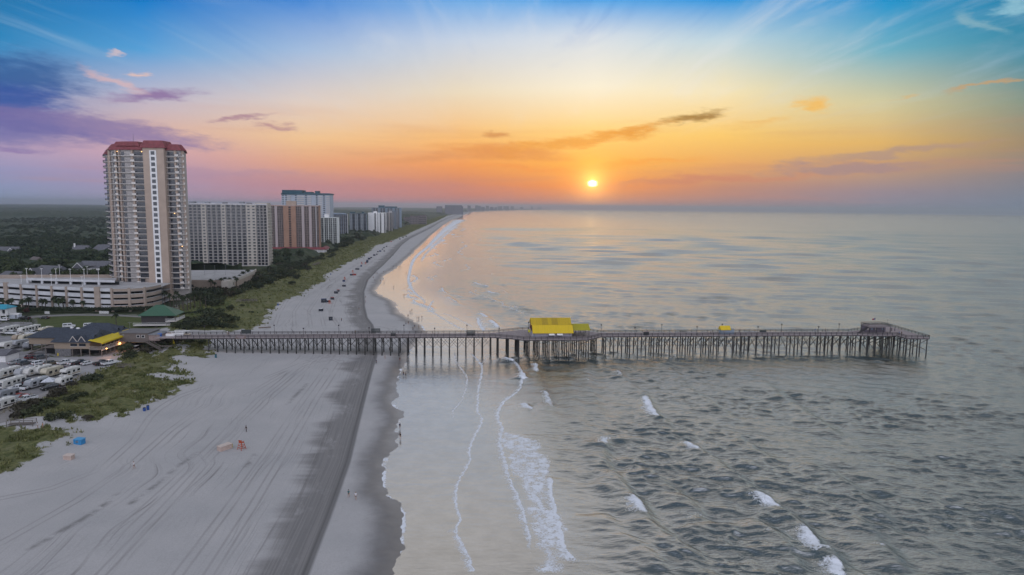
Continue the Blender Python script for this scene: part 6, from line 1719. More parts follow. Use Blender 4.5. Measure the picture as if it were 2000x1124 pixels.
Vf = np.vstack([FV, np.column_stack([Pf, zf - rf ** 2 / (2 * EARTH)])])
L_FOREST = leaf_mat('forest_leaves', (.026, .042, .022), (.075, .098, .046), .09)
kind(link('forest', np_mesh('forest', Vf, FFf, L_FOREST, False)), 'stuff')

# palms
def palms(spots, lab, grp, ti=None, s=(.85, 1.15)):
    for px, py in spots:
        p = G(px, py, LAND_Z); plant('palm_tree', lab, 'palm', PALMS[random.randrange(3) if ti is None else ti], p.x, p.y, LAND_Z, random.uniform(*s), grp)
palms([(x + random.uniform(-3, 3), 606 + random.uniform(-2, 2)) for x in (8, 18, 26, 42, 50, 58, 84, 92, 108, 116, 124, 141, 150, 160, 170, 196, 206, 214)], 'short bushy palm in the row along the front of the white garage', 'palms along the garage front', 0, (1.0, 1.3))
palms([(x, 603 + random.uniform(-2, 2)) for x in (224, 236, 246, 256, 266, 278, 290, 298)], 'palm in front of the tan curved end of the garage', 'palms at the tan end of the garage', 1, (.9, 1.2))
palms([(322, 600), (333, 603), (345, 600), (350, 604), (356, 606), (359, 610), (366, 607), (372, 604), (381, 602), (391, 600), (402, 600), (340, 606)], 'tall palm in the clump at the foot of the tall red-roofed tower', 'palms at the foot of the tower', 2, (.95, 1.2))
palms([(228, 640)], 'lone palm on the lawn behind the restaurant roof', None, 1, (1.0, 1.0))
palms([(x, y) for x, y in ((424, 566), (432, 568), (440, 563), (449, 566), (458, 560), (468, 556), (412, 570), (420, 572), (452, 571), (463, 567), (475, 552), (484, 548))], 'palm in the dark thicket in front of the low tan car park', 'palms by the low car park', 1, (1.0, 1.3))
def hedge(name, lab, pts, w_, h_, n_, mat_):
    r = np.random.default_rng(len(pts)); P = [G(a, b, LAND_Z) for a, b in pts]; bl = []
    for a, c in zip(P[:-1], P[1:]):
        l = (c - a).length
        for i in range(int(l / .9) + 1):
            q = a + (c - a) * min(1, i * .9 / l); bl.append((q.x + r.uniform(-.2, .2), q.y + r.uniform(-.2, .2), LAND_Z + h_ * .55, w_ * r.uniform(.8, 1.1)))
    V, F = clumps(r, bl, n_, .2, .5, h_ / w_ * .5)
    o = link(name, np_mesh(name, V, F, mat_, False)); return tag(o, lab, 'hedge')
hedge('hedge', 'long clipped dark hedge along the foot of the white garage', [(-30, 613), (40, 612), (110, 611), (180, 611.5), (250, 611), (300, 609)], 1.6, 3.0, 6500, L_DARK)
hedge('hedge', 'low dark hedge round the lawn beside the green-roofed pavilion', [(352, 616), (392, 611), (398, 609)], .8, 1.1, 500, L_DARK)
for px0, px1, py, lab in ((18, 38, 615, 'short white fence by the hedge near the storage shed'), (92, 102, 613, 'short white fence panel in the middle of the long hedge'), (198, 217, 612.5, 'white picket fence at the hedge under the tan garage end')):
    a, c = G(px0, py, LAND_Z), G(px1, py, LAND_Z); t = thing('white_fence', lab, 'fence', (a.x, a.y - 1.8, LAND_Z), math.atan2(c.y - a.y, c.x - a.x)); l = (c - a).length
    b = MB(); 
    for k in range(int(l / .35)): b.box(k * .35, -.02, .1, k * .35 + .22, .02, 1.5)
    b.build('pickets', M_WHITE, t); b = MB(); b.box(0, .03, .4, l, .08, .5); b.box(0, .03, 1.1, l, .08, 1.2); b.build('rails', M_WHITE, t)
p = G(52, 617, LAND_Z); plant('ornamental_tree', 'small dark reddish tree by the dark pickup on the lawn', 'tree', (TREES[0][0], np_mesh('crown', *clumps(tr, [(0, 0, 6, 3), (1.5, .5, 5, 2.4), (-1.4, 0, 5, 2.4), (0, 1, 7.5, 2)], 380, .35, .8), leaf_mat('red_leaves', (.04, .015, .018), (.09, .04, .035)), False)), p.x, p.y, LAND_Z, .45)

# shrubs: dune beyond the pier
def shrub(px, py, s, lab, grp=None, ti=None, zoff=0):
    p = GP(px, py); plant('shrub', lab, 'shrub', SHRUBS[random.randrange(5) if ti is None else ti], p.x, p.y, p.z - .1, s, grp, ('stem', 'foliage'), s * random.uniform(.75, 1.0))
for px, py, s in ((404, 618, 2.4), (412, 624, 2.6), (424, 618, 1.8), (432, 614, 2.0), (436, 620, 1.6), (450, 607, 1.7), (452, 629, 2.4), (444, 632, 1.8), (472, 599, .9), (420, 634, 2.2), (408, 636, 2.4), (395, 640, 2.4), (382, 642, 2.2), (430, 640, 1.8), (368, 640, 2.0), (360, 645, 1.7), (442, 641, 1.4), (388, 632, 2.0), (376, 634, 2.2), (345, 640, 1.7), (398, 628, 1.8), (456, 641, 1.3), (370, 626, 1.5)):
    shrub(px, py, s, 'rounded dark shrub on the dune between the green pavilion and the pier', 'shrubs between pavilion and pier', random.choice((0, 1, 2, 4)))
r_ = random.Random(4); k = 0
while k < 120:
    t = r_.random(); px = 392 + 178 * t + r_.uniform(-14, 14); py = 590 - 62 * t + r_.uniform(-17, 12)
    if px < 430 and py < 566: continue
    shrub(px, py, r_.uniform(1.7, 2.9), 'dark shrub of the dense thicket between the car park and dune grass', 'shrubs of the dense dune thicket', r_.choice((2, 2, 3, 1, 0))); k += 1
for i in range(46):
    t = r_.random(); px = 545 + 110 * t + r_.uniform(-8, 8); py = 529 - 34 * t + r_.uniform(-5, 5)
    shrub(px, py, r_.uniform(1.4, 2.3), 'dark bush in the belt below the brown hotel', 'bushes below the brown hotel', r_.choice((2, 2, 0, 1)))
for i in range(48):
    shrub(r_.uniform(530, 606), r_.uniform(505, 530), r_.uniform(1.3, 2.1), 'dark bush on the garden mound at the foot of the brown hotel', 'bushes on the hotel garden mound', r_.choice((2, 0, 1, 3)))
for i in range(70):
    t = r_.random(); px = 655 + 175 * t + r_.uniform(-5, 5); py = 489 - 64 * t ** .85 + r_.uniform(-3, 3)
    shrub(px, py, r_.uniform(2.6, 4.2), 'dark bush in the belt at the foot of the distant white blocks', 'bushes below the distant blocks', r_.choice((2, 0, 1)))
for px, py, s, lab in ((480, 590, 1.2, 'small dark shrub alone in the middle of the pale dune grass'), (492, 612, .8, 'tiny low shrub in the dune grass left of the sand tip'), (600, 526, 2.2, 'round shrub on the grassy dune below the brown hotel'), (580, 545, 2.0, 'dark shrub at the edge of the thicket over the grassy spur'), (570, 556, 1.6, 'dark low shrub left of the grassy spur into the sand')):
    shrub(px, py, s, lab, None, 2)
# shrubs: near dune
for px, py, s, lab in ((245, 690, 2.3, 'large round dark bush at the car park corner by the two end pickups'), (258, 697, 1.5, 'bush just right of the large round car park bush'), (250, 702, 1.2, 'low bush below the large round car park bush'),
    (176, 744, 1.7, 'round bush alone at the end of the wooden rail fence'), (187, 742, 1.3, 'smaller bush against the right of the round fence-end bush'), (145, 754, 1.2, 'spreading bush at the roadside left of the round fence-end bush'), (114, 772, 1.8, 'dark brown bush where the access road bends'), (104, 778, 1.3, 'low bush in front of the dark brown roadside bush'),
    (84, 790, 1.5, 'green bush at the roadside halfway down the dune'), (70, 797, 1.6, 'bush left of the halfway roadside bush'), (95, 797, 1.4, 'yellow-green bush inside the dune below the bend'), (52, 806, 1.9, 'large dark bush at the lower roadside'), (38, 812, 1.5, 'dark bush nearest the lower end of the access road'), (66, 812, 1.6, 'dark bush beside the large lower roadside bush'),
    (30, 820, 1.2, 'low bush beside the weathered boardwalk'), (140, 784, 1.2, 'green bush in the middle of the near dune'), (160, 776, 1.0, 'small bush right of the mid-dune bush'), (175, 819, 1.0, 'dark low shrub at the sandy foot of the near dune'), (128, 818, 1.3, 'dark shrub at the lower dune edge over the two walkers'), (105, 822, 1.2, 'shrub left of the lower dune edge shrub'),
    (300, 682, 2.6, 'big green bush under the landward end of the pier'), (312, 678, 2.0, 'bush right of the big bush under the pier'), (292, 690, 1.8, 'bush in front of the big bush under the pier'), (330, 672, 1.8, 'dark bush in the pier shade near the yellow slide'), (350, 671, 1.6, 'dark bush under the pier beside the first dune hollow'), (375, 670, 1.5, 'dark bush under the pier left of the first piles'), (392, 671, 1.2, 'low bush at the first piles of the pier')):
    shrub(px, py, s, lab, None, None)

# dune grass: tufts of blades
gv, gf = [], []
gr_ = np.random.default_rng(17)
def tufts(poly, dens, h0, h1, edge=1.0, nearest=True):
    mn, mx = poly.min(0), poly.max(0)
    n = int((mx[0] - mn[0]) * (mx[1] - mn[1]) * dens)
    P = np.column_stack([gr_.uniform(mn[0], mx[0], n), gr_.uniform(mn[1], mx[1], n)])
    ne = fbm(P[:, 0] / 3.2, P[:, 1] / 3.2, 4, 50) - .5
    keepm = (polydist(P, poly) + ne * 9 + gr_.normal(0, edge, n)) > 0
    keepm &= fbm(P[:, 0] / 2.6, P[:, 1] / 2.6, 3, 55) > .495
    return P[keepm]
sets = [(tufts(gp, 3.0, .4, .9), .35, .85) for gp in GRASS_POLYS]
sets.append((tufts(DUNE_FAR[:], .55, .5, .9), .5, 1.0))
for P, h0, h1 in sets:
    if len(P) > 26000: P = P[gr_.choice(len(P), 26000, replace=False)]
    z = ground(P)[0] - drop(P[:, 0], P[:, 1]); n = len(P); far = np.hypot(P[:, 0], P[:, 1]) / 220
    for k in range(3):
        a = gr_.uniform(0, 2 * PI, n); h = gr_.uniform(h0, h1, n); w = gr_.uniform(.10, .22, n) * np.clip(far, .8, 2.2)
        lx, ly = gr_.normal(0, .35, n) * h, gr_.normal(0, .35, n) * h; ox_, oy_ = gr_.normal(0, .18, n), gr_.normal(0, .18, n)
        bx, by = P[:, 0] + ox_, P[:, 1] + oy_
        V = np.stack([np.column_stack([bx - np.cos(a) * w, by - np.sin(a) * w, z - .1]), np.column_stack([bx + np.cos(a) * w, by + np.sin(a) * w, z - .1]),
                      np.column_stack([bx + np.cos(a) * w * .5 + lx, by + np.sin(a) * w * .5 + ly, z + h]), np.column_stack([bx - np.cos(a) * w * .5 + lx, by - np.sin(a) * w * .5 + ly, z + h * .9])], 1).reshape(-1, 3)
        gv.append(V)
gv = np.vstack(gv)
def grass_mat():
    m = bpy.data.materials.new('dune_grass_blades'); m.use_nodes = True; T = NT(m.node_tree); b = T.n['Principled BSDF']
    P = T.new('ShaderNodeNewGeometry').outputs['Position']
    c = T.mix(T.mapr(T.noise(P, .22, 4, .65), .36, .62), (.072, .092, .030), (.20, .20, .085))
    c = T.mix(T.mapr(T.noise(P, 1.3, 3, .6), .55, .72, 0, .7), c, (.21, .185, .105))
    T.put(b.inputs['Base Color'], c); b.inputs['Roughness'].default_value = .85; b.inputs['Specular IOR Level'].default_value = .15
    return m
kind(link('dune_grass', np_mesh('dune_grass', gv, np.arange(len(gv)).reshape(-1, 4), grass_mat(), False)), 'stuff')
print('grass', len(gv), 'forest', len(FV), len(pts))
# ------------------------------------------------------------------ cars and camper vans
M_TYRE = mat('tyre_rubber', (.018, .018, .018), .9, var=.1)
M_RIM = mat('rim_alloy', (.35, .35, .36), .35, .7, var=.1)
M_CGLASS = mat('car_glass', (.02, .024, .03), .08, 0, var=.1, spec=.8)
M_HEAD = mat('headlight_glass', (.6, .6, .6), .15, .2, var=.05)
M_TAIL = mat('tail_light_red', (.30, .015, .015), .3, var=.05)
M_TRIM = mat('black_trim', (.025, .025, .027), .6, var=.1)
def paint(name, c): return mat('paint_' + name, c, .32, .0, var=.03, spec=.6)
PAINT = dict(white=paint('white', (.62, .63, .64)), black=paint('black', (.018, .018, .02)), grey=paint('grey', (.24, .25, .26)), dark_grey=paint('dark_grey', (.075, .08, .085)),
             red=paint('dark_red', (.10, .018, .02)), olive=paint('olive', (.12, .10, .07)), silver=paint('silver', (.36, .37, .38)), scarlet=paint('scarlet', (.34, .05, .04)))

def prof_body(b, prof, w, mi=0):
    """side profile [(x, z)] swept across the width with rounded shoulders"""
    cx = sum(p[0] for p in prof) / len(prof); cz = sum(p[1] for p in prof) / len(prof)
    L = []
    for y, s in ((-w / 2, .94), (-w / 2 + .09, 1.0), (w / 2 - .09, 1.0), (w / 2, .94)):
        L.append([(cx + (x - cx) * (1 - (1 - s) * .35), y, cz + (z - cz) * s) for x, z in prof])
    b.loft(L, mi)

CARS = {}
def wheel_meshes(r, w):
    b = MB(); b.tube((0, -w / 2, 0), (0, w / 2, 0), r, r, 18)
    c = MB(); c.tube((0, -w / 2 - .02, 0), (0, w / 2 + .02, 0), r * .62, r * .62, 14)
    return b.mesh('wheel', M_TYRE), c.mesh('rim', M_RIM)
WH = wheel_meshes(.36, .24); WH_RV = wheel_meshes(.42, .28)
def make_car(kindn):
    """prototype as a list of (name, mesh, location, children)"""
    w = {'sedan': 1.80, 'suv': 1.92, 'pickup': 2.0, 'van': 2.0}[kindn]; P = []
    body, cab = MB(), MB()
    if kindn == 'sedan': prof = [(-2.3, .35), (2.3, .35), (2.35, .62), (2.2, .78), (.95, .95), (-1.75, .98), (-2.32, .92), (-2.36, .6)]; roof = ((-1.05, .55), (-1.75, 1.25), .95, 1.42); l = 2.3
    elif kindn == 'suv': prof = [(-2.35, .4), (2.35, .4), (2.42, .72), (2.3, .95), (1.1, 1.10), (-2.3, 1.12), (-2.42, 1.0), (-2.42, .6)]; roof = ((-2.0, .45), (-2.35, 1.15), 1.10, 1.74); l = 2.4
    elif kindn == 'van': prof = [(-2.6, .4), (2.5, .4), (2.6, .75), (2.3, 1.0), (1.6, 1.15), (-2.55, 1.18), (-2.65, 1.0), (-2.65, .6)]; roof = ((-2.45, 1.0), (-2.58, 1.75), 1.16, 1.95); l = 2.6
    else: prof = [(-2.9, .5), (2.8, .5), (2.88, .85), (2.75, 1.08), (1.35, 1.20), (-.85, 1.22), (-2.85, 1.22), (-2.95, 1.1), (-2.95, .7)]; roof = ((-.70, .62), (-.85, 1.40), 1.20, 1.86); l = 2.9
    prof_body(body, prof, w)
    (r0, r1), (b0, b1), zb, zt = roof
    A = [(b0, -w / 2 + .08, zb - .02), (b1, -w / 2 + .08, zb - .02), (b1, w / 2 - .08, zb - .02), (b0, w / 2 - .08, zb - .02)]
    B = [(r0, -w / 2 + .26, zt), (r1, -w / 2 + .26, zt), (r1, w / 2 - .26, zt), (r0, w / 2 - .26, zt)]
    B2_ = [(r0 + .1, -w / 2 + .36, zt + .05), (r1 - .1, -w / 2 + .36, zt + .05), (r1 - .1, w / 2 - .36, zt + .05), (r0 + .1, w / 2 - .36, zt + .05)]
    cab.loft([A, B, B2_])
    if kindn == 'pickup':
        body.box(-2.8, -w / 2 + .04, 1.22, -.9, -w / 2 + .16, 1.32); body.box(-2.8, w / 2 - .16, 1.22, -.9, w / 2 - .04, 1.32)
    bm_ = body.mesh('body', PAINT['white']); cm_ = cab.mesh('cabin', PAINT['white'])
    P.append(('body', bm_, (0, 0, 0))); P.append(('cabin', cm_, (0, 0, 0)))
    if kindn == 'pickup':
        t = MB(); t.box(-2.78, -w / 2 + .2, 1.2, -.95, w / 2 - .2, 1.235); P.append(('cargo_bed', t.mesh('cargo_bed', M_TRIM), (0, 0, 0)))
    def lerp(p, q, t): return tuple(p[i] + (q[i] - p[i]) * t for i in range(3))
    def pane(i, j, m0, m1, out):
        a, b_, c, d = A[i], A[j], B[j], B[i]
        bl, br = lerp(a, b_, m0), lerp(a, b_, m1); tl, tr_ = lerp(d, c, m0), lerp(d, c, m1)
        q = [lerp(bl, tl, .10), lerp(br, tr_, .10), lerp(br, tr_, .88), lerp(bl, tl, .88)]
        n = (Vector(q[1]) - Vector(q[0])).cross(Vector(q[3]) - Vector(q[0])).normalized() * out
        f = [tuple(Vector(p) + n) for p in q]; g = [tuple(Vector(p) - n) for p in q]
        m = MB(); m.loft([g, f]); return m
    P.append(('windscreen', pane(1, 2, .05, .95, .02).mesh('windscreen', M_CGLASS), (0, 0, 0)))
    P.append(('rear_window', pane(3, 0, .07, .93, .02).mesh('rear_window', M_CGLASS), (0, 0, 0)))
    for i, j in ((0, 1), (2, 3)):
        for m0, m1 in ((.06, .46), (.52, .92)): P.append(('side_window', pane(i, j, m0, m1, .02).mesh('side_window', M_CGLASS), (0, 0, 0)))
    for s in (-1, 1):
        h = MB(); h.box(l - .22, s * (w / 2 - .3) - .2, .68 + (.2 if kindn != 'sedan' else 0), l - .02 + (.08 if kindn == 'pickup' else .05), s * (w / 2 - .3) + .2, .84 + (.2 if kindn != 'sedan' else 0)); P.append(('headlight', h.mesh('headlight', M_HEAD), (0, 0, 0)))
        h = MB(); h.box(-l - .09, s * (w / 2 - .24) - .16, .72, -l + .1, s * (w / 2 - .24) + .16, 1.0); P.append(('tail_light', h.mesh('tail_light', M_TAIL), (0, 0, 0)))
        for x in (-l * .60, l * .62): P.append(('wheel', WH, (x, s * (w / 2 - .12), .36)))
    b = MB(); b.box(l - .08, -w / 2 + .15, .40, l + .10, w / 2 - .15, .60); b.box(-l - .10, -w / 2 + .15, .42, -l + .06, w / 2 - .15, .64); P.append(('bumper', b.mesh('bumper', M_TRIM), (0, 0, 0)))
    return P
for k in ('sedan', 'suv', 'pickup', 'van'): CARS[k] = make_car(k)
def put_parts(t, parts, m=None):
    for nm, me, loc in parts:
        if isinstance(me, tuple):
            o = link(nm, me[0], t, loc); link('rim', me[1], o)
        else:
            o = link(nm, me, t, loc)
            if m and nm in ('body', 'cabin'):
                o.material_slots[0].link = 'OBJECT'; o.material_slots[0].material = m
def car(kindn, colr, px, py, ang, lab, grp=None):
    p = G(px, py + 1.5, LAND_Z)
    nm = {'sedan': 'parked_car', 'suv': 'parked_car', 'pickup': 'pickup_truck', 'van': 'parked_van'}[kindn]
    t = thing(nm, lab, {'sedan': 'car', 'suv': 'car', 'pickup': 'pickup truck', 'van': 'van'}[kindn], (p.x, p.y, LAND_Z + .04), math.radians(ang), grp)
    put_parts(t, CARS[kindn], PAINT[colr]); return t
ROW = 'vehicles parked in the row before the restaurant'
for kn, c, px, py, ang, lab in (
    ('pickup', 'silver', 34, 710, 66, 'silver pickup at the left end of the row in front of the restaurant'),
    ('suv', 'dark_grey', 49, 711.5, 66, 'dark grey SUV right beside the silver pickup at the row end'),
    ('suv', 'white', 77, 712, 66, 'white SUV standing between the dark grey SUV and the utility pole'),
    ('suv', 'olive', 101, 711.5, 64, 'olive brown SUV just right of the utility pole'),
    ('pickup', 'white', 129, 710.5, 66, 'white pickup in the middle of the row in front of the restaurant'),
    ('sedan', 'white', 144.5, 711.5, 66, 'white sedan squeezed between the white and black pickups mid row'),
    ('pickup', 'black', 158, 711, 66, 'black pickup between two white sedans in the row'),
    ('sedan', 'white', 171, 711.5, 62, 'white sedan at the right of the mid-row black pickup'),
    ('pickup', 'black', 200, 711.5, 64, 'black pickup beside the last white pickup at the seaward row end'),
    ('pickup', 'white', 214.5, 711.5, 60, 'white pickup at the seaward end of the row by the dune')):
    car(kn, c, px, py, ang, lab, ROW)
for kn, c, px, py, ang, lab in (
    ('suv', 'red', 64, 700, 60, 'dark red SUV parked under the stair of the restaurant'),
    ('suv', 'dark_grey', 80.5, 700, 66, 'grey SUV beside the dark red one under the restaurant stair'),
    ('pickup', 'white', 24, 652.5, 175, 'white pickup seen side-on behind the big black-fronted motorhome'),
    ('pickup', 'white', 63, 653, 178, 'white crew pickup in front of the tan cab-over motorhome'),
    ('suv', 'white', 111, 648, 60, 'white SUV mostly hidden behind the left end of the restaurant roof'),
    ('suv', 'white', 8, 626, 176, 'white SUV in front of the teal-roofed cottage'),
    ('pickup', 'black', 48, 623, 172, 'black pickup on the grass by the small reddish tree'),
    ('sedan', 'black', 87, 622, 176, 'long dark car on the upper lawn right of the black pickup'),
    ('van', 'white', 135, 638.5, 30, 'white van rounded at the back on the lawn above the restaurant roof'),
    ('van', 'white', 176, 638, 20, 'white van standing alone on the lawn behind the restaurant ridge'),
    ('pickup', 'white', 36, 761.5, 178, 'white crew-cab pickup seen side-on below the grey-nosed trailer'),
    ('suv', 'black', 97.5, 760, -125, 'black SUV with white roof glare standing alone on the access road'),
    ('pickup', 'white', 51.5, 783, -122, 'white pickup parked against the wooden fence at the lower left'),
    ('sedan', 'scarlet', 39, 776, 60, 'bright red car behind the white pickup at the fence'),
    ('suv', 'dark_grey', 39, 727, 62, 'dark car wedged between two motorhomes at the left of the camp'),
    ('suv', 'red', 124, 723.5, 60, 'dark red car behind the white motorhome nearest the sea'),
    ('suv', 'black', 27, 675, 10, 'black SUV in front of the two white fifth-wheel trailers'),
    ('suv', 'dark_grey', 2, 678, 70, 'dark car cut by the left edge beside the fifth-wheel trailers'),
    ('suv', 'dark_grey', 57, 748, 70, 'dark car in the gap between grey-nosed trailer and big motorhome')):
    car(kn, c, px, py, ang, lab)

M_RVW = mat('rv_white', (.58, .57, .54), .5, var=.05, scale=.5); M_RVT = mat('rv_tan', (.34, .27, .20), .5, var=.06, scale=.5); M_RVG = mat('rv_grey', (.23, .24, .26), .45, var=.06, scale=.5)
M_RVB = mat('rv_stripe_dark', (.07, .06, .06), .5, var=.1); M_RVC = mat('rv_cream', (.50, .45, .35), .5, var=.05, scale=.5)
M_RVL = mat('rv_light_grey', (.36, .37, .39), .45, var=.06, scale=.5)
RVP = {}
def rv_parts(kindn, L, wall, stripe, nose=None):
    key = (kindn, L, wall.name, stripe.name)
    if key in RVP: return RVP[key]
    w, zb, zt = 2.5, .55, 3.3; P = []
    b = MB(); h = L / 2
    if kindn == 'motorhome': prof = [(-h, zb), (h - .15, zb), (h, 1.2), (h - .05, 2.0), (h - .45, zt - .1), (h - .9, zt), (-h + .15, zt), (-h, zt - .2)]
    elif kindn == 'cab_over': prof = [(-h, zb), (h, zb), (h + .05, 1.15), (h - 1.1, 1.35), (h - 1.55, 2.05), (h - .55, 2.2), (h - .4, 2.5), (h - .9, zt), (-h + .15, zt), (-h, zt - .2)]
    elif kindn == 'fifth_wheel': prof = [(-h, zb), (h - 2.6, zb), (h - 2.6, 1.6), (h - .3, 1.75), (h, 2.4), (h - .5, zt + .2), (h - 1.2, zt + .35), (h - 2.6, zt + .3), (-h + .2, zt), (-h, zt - .2)]
    else: prof = [(-h, zb), (h - .75, zb), (h - .1, 1.2), (h, 1.75), (h - .25, 2.6), (h - .9, zt - .2), (-h + .15, zt - .2), (-h, zt - .4)]
    prof_body(b, prof, w); P.append(('body', b.mesh('body', wall), (0, 0, 0)))
    for s in (-1, 1):
        st = MB(); st.box(-h + .3, s * (w / 2 + .005) - .012, 1.0, h - (2.7 if kindn in ('fifth_wheel',) else 1.2), s * (w / 2 + .005) + .012, 1.4); P.append(('stripe', st.mesh('stripe', stripe), (0, 0, 0)))  # livery stripe, enlarged to stand in for shade along the lower side
        xs = np.linspace(-h * .72, h * .45, 3 if L < 8 else 4)
        for i, x in enumerate(xs):
            g = MB(); ww = (.45, .35, .55, .4)[i]; g.box(x - ww * 1.25, s * (w / 2 + .01) - .02, 1.65, x + ww * 1.25, s * (w / 2 + .01) + .02, 2.5); P.append(('window', g.mesh('window', M_CGLASS), (0, 0, 0)))
        for x in ((-h * .45, -h * .45 + .95) if kindn in ('trailer', 'fifth_wheel') else (-h * .5, h * .68)): P.append(('wheel', WH_RV, (x, s * (w / 2 - .16), .42)))
    d = MB(); d.box(h * .12, w / 2 - .02, .75, h * .12 + .7, w / 2 + .04, 2.6); P.append(('door', d.mesh('door', wall), (0, 0, 0)))
    aw = MB(); aw.tube((-h * .6, -w / 2 - .12, zt - .25), (h * .35, -w / 2 - .12, zt - .25), .11, .11, 8); P.append(('awning_roll', aw.mesh('awning_roll', M_RVG), (0, 0, 0)))
    for x in (-h * .35, h * .3):
        a = MB(); zz = zt - (.2 if kindn == 'trailer' else 0); a.loft([[(x - .5, -.35, zz), (x + .5, -.35, zz), (x + .5, .35, zz), (x - .5, .35, zz)], [(x - .4, -.3, zz + .3), (x + .3, -.3, zz + .3), (x + .3, .3, zz + .3), (x - .4, .3, zz + .3)]]); P.append(('roof_unit', a.mesh('roof_unit', M_RVW), (0, 0, 0)))
    if kindn == 'motorhome':
        g = MB(); g.loft([[(h - .04, -1.12, 1.5), (h - .04, 1.12, 1.5), (h - .02, 1.12, 2.02), (h - .02, -1.12, 2.02)], [(h + .04, -1.12, 1.5), (h + .04, 1.12, 1.5), (h + .0, 1.12, 2.02), (h + .0, -1.12, 2.02)]])
        g.loft([[(h - .03, -1.12, 2.021), (h - .03, 1.12, 2.021), (h - .32, 1.12, 2.8), (h - .32, -1.12, 2.8)], [(h + .0, -1.12, 2.021), (h + .0, 1.12, 2.021), (h - .29, 1.12, 2.8), (h - .29, -1.12, 2.8)]])
        P.append(('windscreen', g.mesh('windscreen', M_CGLASS), (0, 0, 0)))
    if kindn == 'cab_over':
        g = MB(); g.loft([[(h - 1.12, -.95, 1.40), (h - 1.12, .95, 1.40), (h - 1.55, .85, 2.02), (h - 1.55, -.85, 2.02)], [(h - 1.04, -.95, 1.43), (h - 1.04, .95, 1.43), (h - 1.47, .85, 2.05), (h - 1.47, -.85, 2.05)]]); P.append(('windscreen', g.mesh('windscreen', M_CGLASS), (0, 0, 0)))
    if kindn in ('motorhome', 'cab_over'):
        for s in (-1, 1):
            g = MB(); g.box(h - .06, s * .85 - .22, .85, h + .08, s * .85 + .22, 1.1); P.append(('headlight', g.mesh('headlight', M_HEAD), (0, 0, 0)))
        g = MB(); g.box(h - .1, -1.15, .5, h + .14, 1.15, .78); P.append(('bumper', g.mesh('bumper', M_TRIM), (0, 0, 0)))
    else:
        g = MB(); g.bar((h - .8, -.7, .6), (h + .7, 0, .6), .1, .12); g.bar((h - .8, .7, .6), (h + .7, 0, .6), .1, .12); P.append(('hitch', g.mesh('hitch', M_TRIM), (0, 0, 0)))
        if nose:
            g = MB(); g.loft([[(h - .12, -1.1, 1.3), (h - .12, 1.1, 1.3), (h - .02, 1.1, 1.75), (h - .02, -1.1, 1.75)], [(h - .02, -1.1, 1.28), (h - .02, 1.1, 1.28), (h + .06, 1.1, 1.75), (h + .06, -1.1, 1.75)]])
            g.loft([[(h - .02, -1.1, 1.751), (h - .02, 1.1, 1.751), (h - .27, 1.1, 2.6), (h - .27, -1.1, 2.6)], [(h + .06, -1.1, 1.751), (h + .06, 1.1, 1.751), (h - .19, 1.1, 2.6), (h - .19, -1.1, 2.6)]])
            P.append(('nose_panel', g.mesh('nose_panel', nose), (0, 0, 0)))
    RVP[key] = P; return P
def rv(kindn, L, wall, stripe, px, py, ang, lab, nose=None):
    p = G(px + 1, py + 3.5, LAND_Z); ang = ang + 14; L = round(L * .84, 1)
    t = thing({'motorhome': 'motorhome', 'cab_over': 'camper_van', 'trailer': 'travel_trailer', 'fifth_wheel': 'travel_trailer'}[kindn], lab, {'motorhome': 'motorhome', 'cab_over': 'motorhome', 'trailer': 'caravan', 'fifth_wheel': 'caravan'}[kindn], (p.x, p.y, LAND_Z + .04), math.radians(ang), 'camping vehicles in the rows on the left')
    t.scale = (1, .94, .9); put_parts(t, rv_parts(kindn, L, wall, stripe, nose)); return t
